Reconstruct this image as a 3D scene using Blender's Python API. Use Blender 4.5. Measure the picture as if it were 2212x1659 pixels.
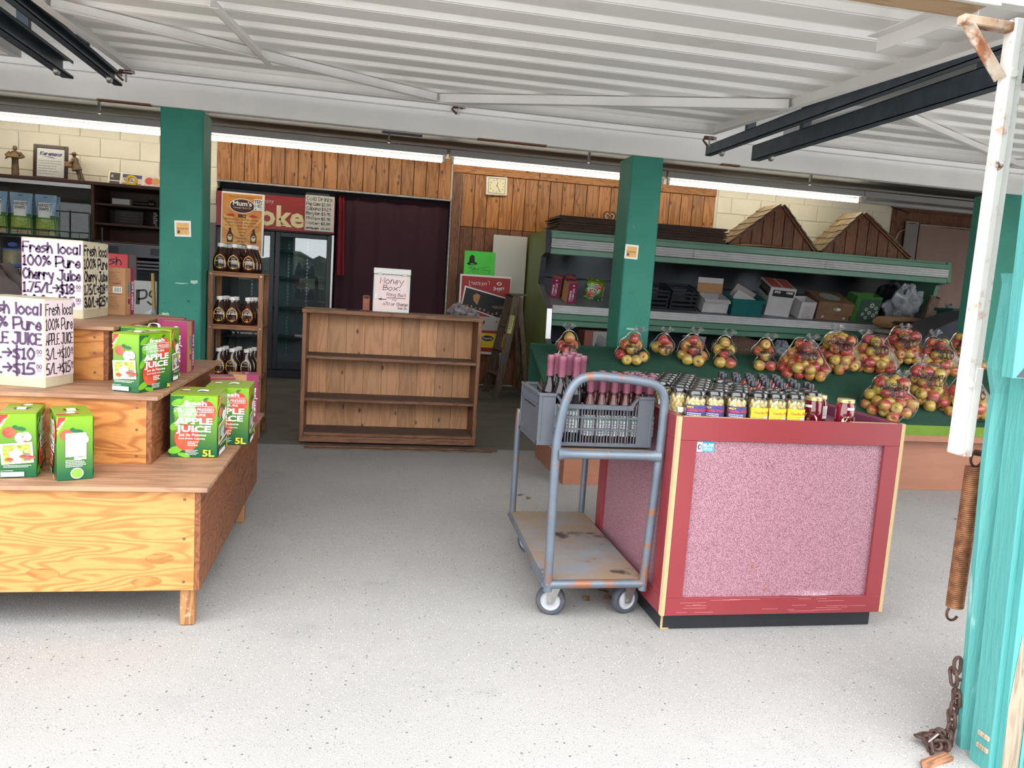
import bpy, bmesh, math, random
from mathutils import Vector, Matrix
for o in list(bpy.data.objects): bpy.data.objects.remove(o, do_unlink=True)
SC = bpy.context.scene
COL = SC.collection
RD = random.Random(11)
PI = math.pi
# ------------------------------------------------------------------ camera
FPX, CAMH = 1668.0, 1.2
_y, _p, _r = math.radians(11.3), math.radians(7.0), math.radians(3.77)
cf = Vector((math.sin(_y)*math.cos(_p), math.cos(_y)*math.cos(_p), -math.sin(_p)))
_r0 = Vector((math.cos(_y), -math.sin(_y), 0)); _u0 = _r0.cross(cf)
cr = _r0*math.cos(_r) + _u0*math.sin(_r)
cu = -_r0*math.sin(_r) + _u0*math.cos(_r)
CAM = Vector((0, 0, CAMH))
cd = bpy.data.cameras.new('camera'); cam = bpy.data.objects.new('camera', cd); COL.objects.link(cam)
m3 = Matrix((cr, cu, -cf)).transposed()
cam.matrix_world = Matrix.Translation(CAM) @ m3.to_4x4()
cd.sensor_fit = 'HORIZONTAL'; cd.sensor_width = 36.0; cd.lens = FPX/2212*36.0
cd.clip_start = 0.05; cd.clip_end = 200
SC.camera = cam
# ------------------------------------------------------------------ overcast daylight
w = bpy.data.worlds.new('overcast_sky'); SC.world = w; w.use_nodes = True
bg = w.node_tree.nodes['Background']
bg.inputs['Color'].default_value = (0.965, 0.985, 1.0, 1); bg.inputs['Strength'].default_value = 2.3
SC.view_settings.view_transform = 'Standard'; SC.view_settings.look = 'None'
SC.view_settings.gamma = 1.0; SC.view_settings.use_curve_mapping = False
SC.view_settings.exposure = 1.25

# ------------------------------------------------------------------ pixel -> place
def ray(x, y): return cf*FPX + cr*(x-1106) - cu*(y-829.5)
def oz(x, y, z=0.0):
    d = ray(x, y); return CAM + d*((z-CAMH)/d.z)
def oy(x, y, Y):
    d = ray(x, y); return CAM + d*(Y/d.y)
def ox(x, y, X):
    d = ray(x, y); return CAM + d*(X/d.x)

# ------------------------------------------------------------------ materials
MATS = {}
def rgb(r, g, b):                       # sRGB 0-255 -> linear
    def f(c):
        c /= 255.0
        return c/12.92 if c <= 0.04045 else ((c+0.055)/1.055)**2.4
    return (f(r), f(g), f(b), 1.0)
def new_mat(name):
    m = bpy.data.materials.new(name); m.use_nodes = True
    nt = m.node_tree; b = nt.nodes['Principled BSDF']
    return m, nt, b
def coords(nt, st, rnd=False):
    tc = nt.nodes.new('ShaderNodeTexCoord'); mp = nt.nodes.new('ShaderNodeMapping')
    mp.inputs['Scale'].default_value = st
    nt.links.new(tc.outputs['Object'], mp.inputs['Vector'])
    if rnd:
        oi = nt.nodes.new('ShaderNodeObjectInfo'); mu = nt.nodes.new('ShaderNodeMath'); mu.operation = 'MULTIPLY'
        mu.inputs[1].default_value = 37.0
        nt.links.new(oi.outputs['Random'], mu.inputs[0])
        cx = nt.nodes.new('ShaderNodeCombineXYZ')
        for i in range(3): nt.links.new(mu.outputs[0], cx.inputs[i])
        nt.links.new(cx.outputs[0], mp.inputs['Location'])
    return mp.outputs['Vector']
def noise(nt, vec, sc, det=4, ro=0.55, dist=0.0):
    n = nt.nodes.new('ShaderNodeTexNoise'); n.inputs['Scale'].default_value = sc
    n.inputs['Detail'].default_value = det; n.inputs['Roughness'].default_value = ro
    n.inputs['Distortion'].default_value = dist
    nt.links.new(vec, n.inputs['Vector']); return n.outputs['Fac']
def maprange(nt, v, a, b, c=0.0, d=1.0):
    n = nt.nodes.new('ShaderNodeMapRange'); n.inputs[1].default_value = a; n.inputs[2].default_value = b
    n.inputs[3].default_value = c; n.inputs[4].default_value = d
    nt.links.new(v, n.inputs[0]); return n.outputs[0]
def mixc(nt, fac, a, b, mode='MIX'):
    n = nt.nodes.new('ShaderNodeMix'); n.data_type = 'RGBA'; n.blend_type = mode
    if isinstance(fac, (int, float)): n.inputs[0].default_value = fac
    else: nt.links.new(fac, n.inputs[0])
    for i, x in ((6, a), (7, b)):
        if isinstance(x, tuple): n.inputs[i].default_value = x
        else: nt.links.new(x, n.inputs[i])
    return n.outputs[2]
def bumpn(nt, b, h, strength, dist=0.01):
    n = nt.nodes.new('ShaderNodeBump'); n.inputs['Strength'].default_value = strength
    n.inputs['Distance'].default_value = dist
    nt.links.new(h, n.inputs['Height']); nt.links.new(n.outputs[0], b.inputs['Normal'])
def mat(name, c, c2=None, sc=6, det=4, rough=0.6, metal=0.0, bump=0.0, bsc=60, st=(1, 1, 1), patch=(), spec=0.5, rnd=False, coat=0.0):
    if name in MATS: return MATS[name]
    m, nt, b = new_mat(name)
    b.inputs['Roughness'].default_value = rough; b.inputs['Metallic'].default_value = metal
    b.inputs['Specular IOR Level'].default_value = spec
    if coat: b.inputs['Coat Weight'].default_value = coat; b.inputs['Coat Roughness'].default_value = 0.08
    b.inputs['Base Color'].default_value = c
    if c2 or patch or bump:
        v = coords(nt, st, rnd); out = c
        if c2: out = mixc(nt, maprange(nt, noise(nt, v, sc, det), 0.3, 0.7), c, c2)
        for (pc, psc, lo, hi) in patch:
            out = mixc(nt, maprange(nt, noise(nt, v, psc, 6, 0.65), lo, hi), out, pc)
        if not isinstance(out, tuple): nt.links.new(out, b.inputs['Base Color'])
        if bump: bumpn(nt, b, noise(nt, v, bsc, 3), bump)
    MATS[name] = m; return m
def wood(name, light, dark, st=(1, 8, 8), sc=2.0, rings=18.0, rough=0.55, rnd=True, knots=None, streak=0.35, weather=None, amt=0.8):
    """plain-sawn wood: contour rings of a stretched noise + fine streaks; grain runs along the axis with the small scale"""
    if name in MATS: return MATS[name]
    m, nt, b = new_mat(name); b.inputs['Roughness'].default_value = rough
    v = coords(nt, st, rnd)
    n = noise(nt, v, sc, 2.5, 0.5, 0.3)
    mu = nt.nodes.new('ShaderNodeMath'); mu.operation = 'MULTIPLY'; mu.inputs[1].default_value = rings*2*PI
    nt.links.new(n, mu.inputs[0])
    si = nt.nodes.new('ShaderNodeMath'); si.operation = 'SINE'; nt.links.new(mu.outputs[0], si.inputs[0])
    band = maprange(nt, si.outputs[0], -0.2, 1.0, 0.0, amt)
    out = mixc(nt, band, light, dark)
    v2 = coords(nt, tuple(s*2.2 for s in st), rnd)
    out = mixc(nt, maprange(nt, noise(nt, v2, sc*7, 3), 0.42, 0.75, 0.0, streak), out, dark)
    v4 = coords(nt, (1, 1, 1), rnd)
    out = mixc(nt, maprange(nt, noise(nt, v4, 3.0, 2), 0.35, 0.75, 0.0, 0.30), out, tuple(x*0.62 for x in light[:3])+(1,))
    if knots:
        v3 = coords(nt, tuple(1.0 if s <= 1.0001 else 2.0 for s in st), rnd)
        vo = nt.nodes.new('ShaderNodeTexVoronoi'); vo.inputs['Scale'].default_value = knots
        nt.links.new(v3, vo.inputs['Vector'])
        out = mixc(nt, maprange(nt, vo.outputs['Distance'], 0.07, 0.16, 0.92, 0.0), out, rgb(70, 40, 22))
    if weather: out = mixc(nt, maprange(nt, noise(nt, v4, weather[1], 6, 0.7), weather[2], weather[3]), out, weather[0])
    if rnd:
        oi = nt.nodes.new('ShaderNodeObjectInfo'); hs = nt.nodes.new('ShaderNodeHueSaturation'); nt.links.new(maprange(nt, oi.outputs['Random'], 0, 1, 0.78, 1.16), hs.inputs['Value']); nt.links.new(out, hs.inputs['Color']); out = hs.outputs[0]
    nt.links.new(out, b.inputs['Base Color'])
    bumpn(nt, b, band, 0.12, 0.004)
    MATS[name] = m; return m
def glass(name, tint=(1, 1, 1, 1), rough=0.03, fres=1.45, extra=0.0, gtint=(1, 1, 1, 1), crinkle=0.0, csc=30):
    """thin clear sheet: straight-through light plus fresnel reflection"""
    if name in MATS: return MATS[name]
    m = bpy.data.materials.new(name); m.use_nodes = True; nt = m.node_tree
    nt.nodes.clear()
    o = nt.nodes.new('ShaderNodeOutputMaterial'); t = nt.nodes.new('ShaderNodeBsdfTransparent'); g = nt.nodes.new('ShaderNodeBsdfGlossy')
    t.inputs['Color'].default_value = tint; g.inputs['Roughness'].default_value = rough; g.inputs['Color'].default_value = gtint
    f = nt.nodes.new('ShaderNodeFresnel'); f.inputs['IOR'].default_value = fres
    mx = nt.nodes.new('ShaderNodeMixShader')
    if extra:
        ad = nt.nodes.new('ShaderNodeMath'); ad.operation = 'ADD'; ad.inputs[1].default_value = extra; ad.use_clamp = True
        nt.links.new(f.outputs[0], ad.inputs[0]); nt.links.new(ad.outputs[0], mx.inputs[0])
    else: nt.links.new(f.outputs[0], mx.inputs[0])
    if crinkle:
        bn = nt.nodes.new('ShaderNodeBump'); bn.inputs['Strength'].default_value = crinkle; bn.inputs['Distance'].default_value = 0.01
        nt.links.new(noise(nt, coords(nt, (1, 1, 1)), csc, 3, 0.6, 1.5), bn.inputs['Height']); nt.links.new(bn.outputs[0], g.inputs['Normal'])
    nt.links.new(t.outputs[0], mx.inputs[1]); nt.links.new(g.outputs[0], mx.inputs[2]); nt.links.new(mx.outputs[0], o.inputs[0])
    MATS[name] = m; return m
def emit(name, c, s):
    m, nt, b = new_mat(name); b.inputs['Emission Color'].default_value = c; b.inputs['Emission Strength'].default_value = s
    b.inputs['Base Color'].default_value = c; MATS[name] = m; return m
def flat(name, r, g, b_, rough=0.5):    # plain printed ink / paint
    return mat('ink_'+name, rgb(r, g, b_), rough=rough)

# ------------------------------------------------------------------ mesh building
class MB:
    def __init__(s): s.v = []; s.f = []; s.m = []
    def add(s, vs, fs, mi=0):
        o = len(s.v); s.v += [tuple(p) for p in vs]
        for q in fs: s.f.append(tuple(i+o for i in q)); s.m.append(mi)
    def box(s, x0, x1, y0, y1, z0, z1, mi=0, ch=0.0, X=None):
        x0, x1 = min(x0, x1), max(x0, x1); y0, y1 = min(y0, y1), max(y0, y1); z0, z1 = min(z0, z1), max(z0, z1)
        ch = min(ch, (x1-x0)*.45, (y1-y0)*.45, (z1-z0)*.45)
        if ch <= 0:
            vs = [(x, y, z) for x in (x0, x1) for y in (y0, y1) for z in (z0, z1)]
            fs = [(0, 1, 3, 2), (4, 6, 7, 5), (0, 4, 5, 1), (2, 3, 7, 6), (0, 2, 6, 4), (1, 5, 7, 3)]
        else:
            B = ((x0, x1), (y0, y1), (z0, z1)); vs = []; idx = {}
            for c in range(8):
                k = ((c >> 2) & 1, (c >> 1) & 1, c & 1)
                for a in range(3):
                    p = [B[i][k[i]] + (0 if i == a else (ch if k[i] == 0 else -ch)) for i in range(3)]
                    idx[(k, a)] = len(vs); vs.append(p)
            fs = []
            def cyc(a, sgn):
                b, c = (a+1) % 3, (a+2) % 3; out = []
                for (i, j) in ((0, 0), (1, 0), (1, 1), (0, 1)):
                    k = [0, 0, 0]; k[a] = sgn; k[b] = i; k[c] = j; out.append(idx[(tuple(k), a)])
                return out if sgn else out[::-1]
            for a in range(3):
                for sg in (0, 1): fs.append(cyc(a, sg))
            for a in range(3):          # edges parallel to axis a
                b, c = (a+1) % 3, (a+2) % 3
                for i in (0, 1):
                    for j in (0, 1):
                        k0 = [0]*3; k0[b] = i; k0[c] = j; k1 = list(k0); k1[a] = 1
                        k0, k1 = tuple(k0), tuple(k1)
                        q = [idx[(k0, b)], idx[(k1, b)], idx[(k1, c)], idx[(k0, c)]]
                        fs.append(q if (i == j) else q[::-1])
            for c in range(8):
                k = ((c >> 2) & 1, (c >> 1) & 1, c & 1)
                q = [idx[(k, 0)], idx[(k, 1)], idx[(k, 2)]]
                fs.append(q if sum(k) % 2 == 1 else q[::-1])
        if X is not None: vs = [X @ Vector(p) for p in vs]
        s.add(vs, fs, mi)
    def extr(s, pts, vec, mi=0, mi_side=None):
        n = len(pts); vec = Vector(vec); a = [Vector(p) for p in pts]
        vs = a + [p+vec for p in a]
        o = len(s.v); s.v += [tuple(p) for p in vs]
        s.f.append(tuple(o+i for i in range(n))[::-1]); s.m.append(mi)
        s.f.append(tuple(o+n+i for i in range(n))); s.m.append(mi)
        ms = mi if mi_side is None else mi_side
        for i in range(n):
            j = (i+1) % n; s.f.append((o+i, o+j, o+n+j, o+n+i)); s.m.append(ms)
    def tube(s, pts, r, n=10, mi=0, closed=False, cap=True):
        P = [Vector(p) for p in pts]; N = len(P)
        rs = r if isinstance(r, (list, tuple)) else [r]*N
        T = []
        for i in range(N):
            if closed: t = P[(i+1) % N]-P[i-1]
            else: t = P[min(i+1, N-1)]-P[max(i-1, 0)]
            T.append(t.normalized() if t.length > 1e-9 else Vector((0, 0, 1)))
        up = Vector((0, 0, 1)) if abs(T[0].z) < 0.9 else Vector((1, 0, 0))
        a = T[0].cross(up).normalized(); o = len(s.v)
        for i in range(N):
            a = (a - T[i]*a.dot(T[i])).normalized(); b = T[i].cross(a)
            for k in range(n):
                th = 2*PI*k/n
                s.v.append(tuple(P[i] + (a*math.cos(th) + b*math.sin(th))*rs[i]))
        for i in range(N if closed else N-1):
            j = (i+1) % N
            for k in range(n):
                l = (k+1) % n
                s.f.append((o+i*n+k, o+i*n+l, o+j*n+l, o+j*n+k)); s.m.append(mi)
        if cap and not closed:
            s.f.append(tuple(o+k for k in range(n))[::-1]); s.m.append(mi)
            s.f.append(tuple(o+(N-1)*n+k for k in range(n))); s.m.append(mi)
    def lathe(s, prof, n=16, mi=0, c=(0, 0, 0), sx=1.0, sy=1.0, X=None, cap=True):
        o = len(s.v); L = len(prof)
        for (r, z) in prof:
            for k in range(n):
                th = 2*PI*k/n
                p = Vector((c[0]+r*sx*math.cos(th), c[1]+r*sy*math.sin(th), c[2]+z))
                s.v.append(tuple(X @ p if X is not None else p))
        for i in range(L-1):
            for k in range(n):
                l = (k+1) % n
                s.f.append((o+i*n+k, o+i*n+l, o+(i+1)*n+l, o+(i+1)*n+k)); s.m.append(mi)
        if cap and prof[0][0] > 1e-6: s.f.append(tuple(o+k for k in range(n))[::-1]); s.m.append(mi)
        if cap and prof[-1][0] > 1e-6: s.f.append(tuple(o+(L-1)*n+k for k in range(n))); s.m.append(mi)
    def grid(s, fn, nu, nv, mi=0, wrap=False):
        o = len(s.v)
        for i in range(nu+1):
            for j in range(nv+1): s.v.append(tuple(fn(i/nu, j/nv)))
        for i in range(nu):
            for j in range(nv):
                a = o+i*(nv+1)+j; s.f.append((a, a+1, a+nv+2, a+nv+1)); s.m.append(mi)
    def bar(s, a, b, wd, ht, mi=0, up=(0, 0, 1), ch=0.0):
        a = Vector(a); b = Vector(b); d = b-a; L = d.length; d.normalize()
        up = Vector(up); x = d.cross(up)
        if x.length < 1e-4: x = d.cross(Vector((0, 1, 0)))
        x.normalize(); z = x.cross(d)
        X = Matrix.Translation(a) @ Matrix((x, d, z)).transposed().to_4x4()
        s.box(-wd/2, wd/2, 0, L, -ht/2, ht/2, mi, ch, X)
    def build(s, name, mats, parent=None, loc=None, rot=None, smooth=None, fix=True):
        me = bpy.data.meshes.new(name); me.from_pydata(s.v, [], s.f)
        if not isinstance(mats, (list, tuple)): mats = [mats]
        for m in mats: me.materials.append(m)
        if len(mats) > 1: me.polygons.foreach_set('material_index', s.m)
        if fix:
            bm = bmesh.new(); bm.from_mesh(me); bmesh.ops.recalc_face_normals(bm, faces=bm.faces); bm.to_mesh(me); bm.free()
        if smooth is not None:
            me.polygons.foreach_set('use_smooth', [True]*len(me.polygons))
            me.set_sharp_from_angle(angle=math.radians(smooth))
        me.update()
        o = bpy.data.objects.new(name, me); COL.objects.link(o)
        if parent is not None: o.parent = parent
        if loc is not None: o.location = loc
        if rot is not None: o.rotation_euler = rot
        return o
def tag(o, label, cat, group=None, kind=None):
    o['label'] = label; o['category'] = cat
    if group: o['group'] = group
    if kind: o['kind'] = kind
    return o
def thing(name, label, cat, loc=(0, 0, 0), rz=0.0, group=None):
    o = bpy.data.objects.new(name, None); COL.objects.link(o); o.empty_display_size = 0.05
    o.location = loc; o.rotation_euler = (0, 0, rz)
    return tag(o, label, cat, group)
def struct(name, mb, mats, label, smooth=None, fix=True):
    o = mb.build(name, mats, smooth=smooth, fix=fix); o['label'] = label; o['category'] = name.split('_')[0]; o['kind'] = 'structure'; return o
KIDS = {}
def copy_tree(root, loc, rz=None, label=None, group=None, skip=(), rot=None):
    r = root.copy(); COL.objects.link(r); r.location = loc
    if rz is not None: r.rotation_euler = (0, 0, rz)
    if rot is not None: r.rotation_euler = rot
    if label: r['label'] = label
    if group: r['group'] = group
    for ch in [o for o in bpy.data.objects if o.parent == root]:
        if ch.name.split('.')[0] in skip: continue
        c = ch.copy(); COL.objects.link(c); c.parent = r
        for g in [o for o in bpy.data.objects if o.parent == ch]:
            d = g.copy(); COL.objects.link(d); d.parent = c
    return r
def inst(o, parent, loc, rot=None, scale=None):
    c = o.copy(); COL.objects.link(c); c.parent = parent; c.location = loc
    if rot is not None: c.rotation_euler = rot
    if scale is not None: c.scale = scale
    return c
def smoothpath(pts, k=6, closed=False):
    P = [Vector(p) for p in pts]; n = len(P); out = []
    if n < 3: return P
    rng = range(n) if closed else range(n-1)
    for i in rng:
        p0 = P[i-1] if (closed or i > 0) else P[0]*2-P[1]
        p1 = P[i]; p2 = P[(i+1) % n]
        p3 = P[(i+2) % n] if (closed or i+2 < n) else P[-1]*2-P[-2]
        for j in range(k):
            t = j/k
            out.append(0.5*((2*p1)+(p2-p0)*t+(2*p0-5*p1+4*p2-p3)*t*t+(3*p1-p0-3*p2+p3)*t*t*t))
    if not closed: out.append(P[-1])
    return out

# ------------------------------------------------------------------ flat print: lettering, labels, pictures
_TC = {}
def font_mesh(sx, bold=0.0):
    key = (sx, bold)
    if key in _TC: return _TC[key]
    c = bpy.data.curves.new('lettering', 'FONT'); c.body = sx; c.size = 1.0; c.offset = bold; c.resolution_u = 2
    o = bpy.data.objects.new('lettering', c); me = bpy.data.meshes.new_from_object(o)
    vs = [(v.co.x, v.co.y) for v in me.vertices]; fs = [tuple(p.vertices) for p in me.polygons]
    bpy.data.objects.remove(o); bpy.data.curves.remove(c); bpy.data.meshes.remove(me)
    if vs:
        x0 = min(v[0] for v in vs); x1 = max(v[0] for v in vs)
    else: x0 = x1 = 0
    _TC[key] = (vs, fs, x0, x1); return _TC[key]
# hand lettering: strokes on a 6-unit cap height; baseline y=3, x-height 7, caps 9; '~' = curved
GL = {
'A': '03 29 43;15 35', 'B': '09 03;~09 39 37 06;~06 46 44 03', 'C': '~48 29 06 23 44', 'D': '09 03;~09 38 46 34 03', 'E': '49 09 03 43;06 36',
'F': '49 09 03;06 36', 'G': '~48 29 06 23 44 45;45 25', 'H': '09 03;49 43;06 46', 'I': '19 13', 'J': '~49 44 23 04;29 59', 'K': '09 03;49 06 43', 'L': '09 03 43',
'M': '03 09 25 49 43', 'N': '03 09 43 49', 'O': '~29 06 23 46!', 'P': '09 03;~09 49 46 05', 'R': '09 03;~09 49 46 06;26 43', 'S': '~48 29 17 36 44 23 04', 'T': '09 49;29 23',
'U': '~09 04 23 44 49', 'W': '09 13 27 33 49', 'X': '09 43;49 03', 'Y': '09 26 49;26 23', 'V': '09 23 49',
'a': '~37 17 05 13 34;37 33', 'b': '09 03;~06 27 35 23 03', 'c': '~36 17 05 13 34', 'd': '39 33;~37 17 05 13 34', 'e': '~05 35 27 16 04 23 34', 'f': '~39 29 18 13;06 36',
'g': '~37 17 05 13 34;~37 32 20 01', 'h': '09 03;~05 17 27 35 33', 'i': '17 13;19 18', 'j': '17 12 00;19 18', 'k': '09 03;37 05 33', 'l': '19 13', 'm': '07 03;~06 17 25 23;~25 37 46 43',
'n': '07 03;~05 17 27 35 33', 'o': '~27 05 23 45!', 'p': '07 00;~06 27 35 23 04', 'r': '07 03;~05 17 36', 's': '~37 17 06 35 24 03', 't': '19 14 23 33;07 37', 'u': '~07 04 13 33 35;37 33',
'v': '07 23 47', 'w': '07 13 26 33 47', 'x': '07 43;47 03', 'y': '07 24;47 20 00', 'z': '07 37 03 33',
'0': '~29 06 23 46!', '1': '08 19 13;03 23', '2': '~08 29 37 15 03;03 43', '3': '~08 29 37 16;~16 45 33 04', '4': '39 33;39 05 45', '5': '49 19 06;~06 36 44 23 03', '6': '~39 15 13 33 35 06',
'7': '09 49 13', '8': '~29 07 26 45 23 04 26 47!', '9': '~47 27 17 39 47 33', '%': '~19 08 17 28!;49 03;~46 35 44 55!', '/': '49 03', '$': '~48 28 07 35 33 04;2a 22', '.': '13 14', '-': '15 35',
'>': '06 56;38 56 34', '<': '56 06;28 06 24', "'": '19 18', '_': '01 51', '=': '12 32;11 31', ',': '13 02'}
HEX = '0123456789ab'
def hand_strokes(sx, slant=0.0, jit=0.0, gap=1.1, rd=None):
    x = 0.0; out = []
    for chh in sx:
        if chh == ' ': x += 2.6; continue
        g = GL.get(chh)
        if g is None: x += 3; continue
        mx = 0
        for st in g.split(';'):
            closed = st.endswith('!'); st = st.rstrip('!'); cur = st.startswith('~'); st = st.lstrip('~')
            pts = []
            for q in st.split():
                px, py = HEX.index(q[0]), HEX.index(q[1])-3
                mx = max(mx, px)
                if jit: px += rd.uniform(-jit, jit); py += rd.uniform(-jit, jit)
                pts.append(Vector((x+px+slant*py, py, 0)))
            if cur: pts = smoothpath(pts, 4, closed)
            if closed: pts = list(pts)+[pts[0]]
            out.append([(p.x/6, p.y/6) for p in pts])
        x += mx+gap
    return out, max(x-gap, 1)/6
class Decal:
    """flat print in a frame: origin o, right u, up v (metres); layer keeps later ink a hair above earlier ink"""
    def __init__(s, o=(0, 0, 0), u=(1, 0, 0), v=(0, 0, 1), off=0.0006, warp=None):
        s.o = Vector(o); s.u = Vector(u).normalized(); s.w = Vector(v).normalized(); s.n = s.u.cross(s.w); s.off = off
        s.V = []; s.F = []; s.M = []; s.mats = []; s.k = 0; s.warp = warp
    def mi(s, m):
        if m not in s.mats: s.mats.append(m)
        return s.mats.index(m)
    def put(s, pts, faces, m):
        i = s.mi(m); o = len(s.V); s.k += 1; h = s.off+0.00025*s.k
        for (a, b) in pts:
            if s.warp: s.V.append(tuple(s.warp(a, b, h)))
            else: s.V.append(tuple(s.o+s.u*a+s.w*b+s.n*h))
        for f in faces: s.F.append(tuple(j+o for j in f)); s.M.append(i)
    def poly(s, pts, m): s.put(pts, [tuple(range(len(pts)))], m)
    def rect(s, a0, a1, b0, b1, m):
        if s.warp:
            n = max(1, int(abs(a1-a0)/0.006)); P = []; F = []
            for i in range(n+1):
                a = a0+(a1-a0)*i/n; P += [(a, b0), (a, b1)]
            for i in range(n): F.append((2*i, 2*i+2, 2*i+3, 2*i+1))
            s.put(P, F, m)
        else: s.poly([(a0, b0), (a1, b0), (a1, b1), (a0, b1)], m)
    def ell(s, a, b, ra, rb, m, n=20, rot=0.0):
        c, q = math.cos(rot), math.sin(rot)
        s.poly([(a+ra*math.cos(2*PI*i/n)*c-rb*math.sin(2*PI*i/n)*q, b+ra*math.cos(2*PI*i/n)*q+rb*math.sin(2*PI*i/n)*c) for i in range(n)], m)
    def frame(s, a0, a1, b0, b1, t, m):
        s.put([(a0, b0), (a1, b0), (a1, b1), (a0, b1), (a0+t, b0+t), (a1-t, b0+t), (a1-t, b1-t), (a0+t, b1-t)], [(0, 1, 5, 4), (1, 2, 6, 5), (2, 3, 7, 6), (3, 0, 4, 7)], m)
    def line(s, pts, wd, m):
        P = [Vector((p[0], p[1])) for p in pts]; L = []; N = len(P)
        for i in range(N):
            t = (P[min(i+1, N-1)]-P[max(i-1, 0)])
            if t.length < 1e-9: t = Vector((1, 0))
            t.normalize(); n = Vector((-t.y, t.x))*wd/2
            e = Vector((0, 0))
            if i == 0: e = -t*wd*0.4
            if i == N-1: e = t*wd*0.4
            L += [tuple(P[i]+n+e), tuple(P[i]-n+e)]
        s.put(L, [(2*i, 2*i+1, 2*i+3, 2*i+2) for i in range(N-1)], m)
    def text(s, tx, a, b, h, m, w=None, align='l', bold=0.0, rot=0.0):
        vs, fs, x0, x1 = font_mesh(tx, bold)
        if not vs: return
        k = h/0.72; kx = k if w is None else w/(x1-x0)
        W = (x1-x0)*kx; sh = {'l': 0, 'c': -W/2, 'r': -W}[align]; c, q = math.cos(rot), math.sin(rot)
        P = []
        for (x, y) in vs:
            X = (x-x0)*kx+sh; Y = y*k; P.append((a+X*c-Y*q, b+X*q+Y*c))
        s.put(P, fs, m)
    def hand(s, tx, a, b, h, m, w=None, wd=None, align='l', slant=0.0, jit=0.12, rot=0.0, seed=1):
        st, W = hand_strokes(tx, slant, jit, rd=random.Random(seed+len(tx))); kx = h if w is None else w/W
        sh = {'l': 0, 'c': -W*kx/2, 'r': -W*kx}[align]; c, q = math.cos(rot), math.sin(rot)
        for pts in st:
            s.line([(a+(p[0]*kx+sh)*c-p[1]*h*q, b+(p[0]*kx+sh)*q+p[1]*h*c) for p in pts], wd or h*0.12, m); s.k -= 1
        s.k += 1
    def lines(s, a0, a1, b0, n, step, h, m, seed=3, ragged=0.3):   # rows of print too small to read
        r = random.Random(seed)
        for i in range(n):
            e = a1-(a1-a0)*ragged*r.random(); x = a0
            while x < e:
                wd = h*r.uniform(1.2, 4.5); s.rect(x, min(x+wd, e), b0-i*step, b0-i*step+h, m); s.k -= 1; x += wd+h*0.7
        s.k += 1
    def build(s, name, parent=None, loc=None, rot=None):
        b = MB(); b.v = s.V; b.f = s.F; b.m = s.M
        return b.build(name, s.mats, parent, loc, rot, fix=False)
INK = {'black': flat('black', 28, 26, 30), 'white': flat('white', 245, 244, 240), 'purple': flat('purple', 70, 45, 80), 'red': flat('red', 205, 50, 50), 'cream': flat('cream', 238, 228, 190),
       'yellow': flat('yellow', 250, 215, 40), 'grey': flat('grey', 120, 120, 122), 'navy': flat('navy', 50, 50, 110), 'brown': flat('brown', 75, 40, 32), 'lgrey': flat('lightgrey', 195, 195, 192)}
# ================================================================== materials of the place
def asphalt():
    m, nt, b = new_mat('asphalt'); b.inputs['Roughness'].default_value = 0.85; b.inputs['Specular IOR Level'].default_value = 0.3
    v = coords(nt, (1, 1, 1))
    base = mixc(nt, maprange(nt, noise(nt, v, 0.9, 5, 0.6), 0.3, 0.72), rgb(172, 169, 166), rgb(150, 148, 147))
    base = mixc(nt, maprange(nt, noise(nt, v, 2.6, 6, 0.7), 0.56, 0.74, 0, 0.55), base, rgb(128, 129, 136))
    fine = noise(nt, v, 330, 2, 0.6)
    base = mixc(nt, maprange(nt, fine, 0.38, 0.62), mixc(nt, 0.45, base, rgb(132, 130, 128)), mixc(nt, 0.30, base, rgb(192, 189, 184)))
    for sc, thr, c, keep in ((48, 0.11, rgb(84, 80, 80), 0.86), (120, 0.18, rgb(212, 207, 198), 0.70), (130, 0.16, rgb(104, 100, 98), 0.74)):
        vo = nt.nodes.new('ShaderNodeTexVoronoi'); vo.inputs['Scale'].default_value = sc; nt.links.new(v, vo.inputs['Vector'])
        sp = nt.nodes.new('ShaderNodeSeparateColor'); nt.links.new(vo.outputs['Color'], sp.inputs[0])
        k = nt.nodes.new('ShaderNodeMath'); k.operation = 'GREATER_THAN'; k.inputs[1].default_value = keep; nt.links.new(sp.outputs[0], k.inputs[0])
        q = nt.nodes.new('ShaderNodeMath'); q.operation = 'MULTIPLY'; nt.links.new(k.outputs[0], q.inputs[0])
        nt.links.new(maprange(nt, vo.outputs['Distance'], thr, thr+0.12, 0.85, 0), q.inputs[1])
        base = mixc(nt, q.outputs[0], base, c)
    nt.links.new(base, b.inputs['Base Color']); bumpn(nt, b, noise(nt, v, 160, 3), 0.5, 0.004)
    return m
M_ASPH = asphalt()
M_SLAB = mat('concrete_slab', rgb(112, 108, 100), rgb(90, 88, 84), sc=2.5, rough=0.7, bump=0.1, bsc=120, patch=((rgb(70, 68, 66), 5, 0.58, 0.75),))
M_WHITE = mat('white_paint', rgb(240, 238, 235), rgb(230, 228, 226), sc=3, rough=0.55, bump=0.06, bsc=40, patch=((rgb(170, 160, 150), 14, 0.70, 0.80),))
M_SHEET = mat('white_steel_sheet', rgb(248, 247, 244), rgb(240, 239, 236), sc=2, rough=0.42, patch=((rgb(205, 198, 188), 1.4, 0.60, 0.85), (rgb(120, 118, 120), 23, 0.74, 0.80)))
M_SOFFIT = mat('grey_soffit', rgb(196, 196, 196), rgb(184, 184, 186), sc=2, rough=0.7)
M_CEILIN = mat('grey_ceiling_sheet', rgb(104, 102, 102), rgb(88, 86, 88), sc=1.2, rough=0.6, patch=((rgb(110, 100, 94), 6, 0.66, 0.8),))
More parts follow.
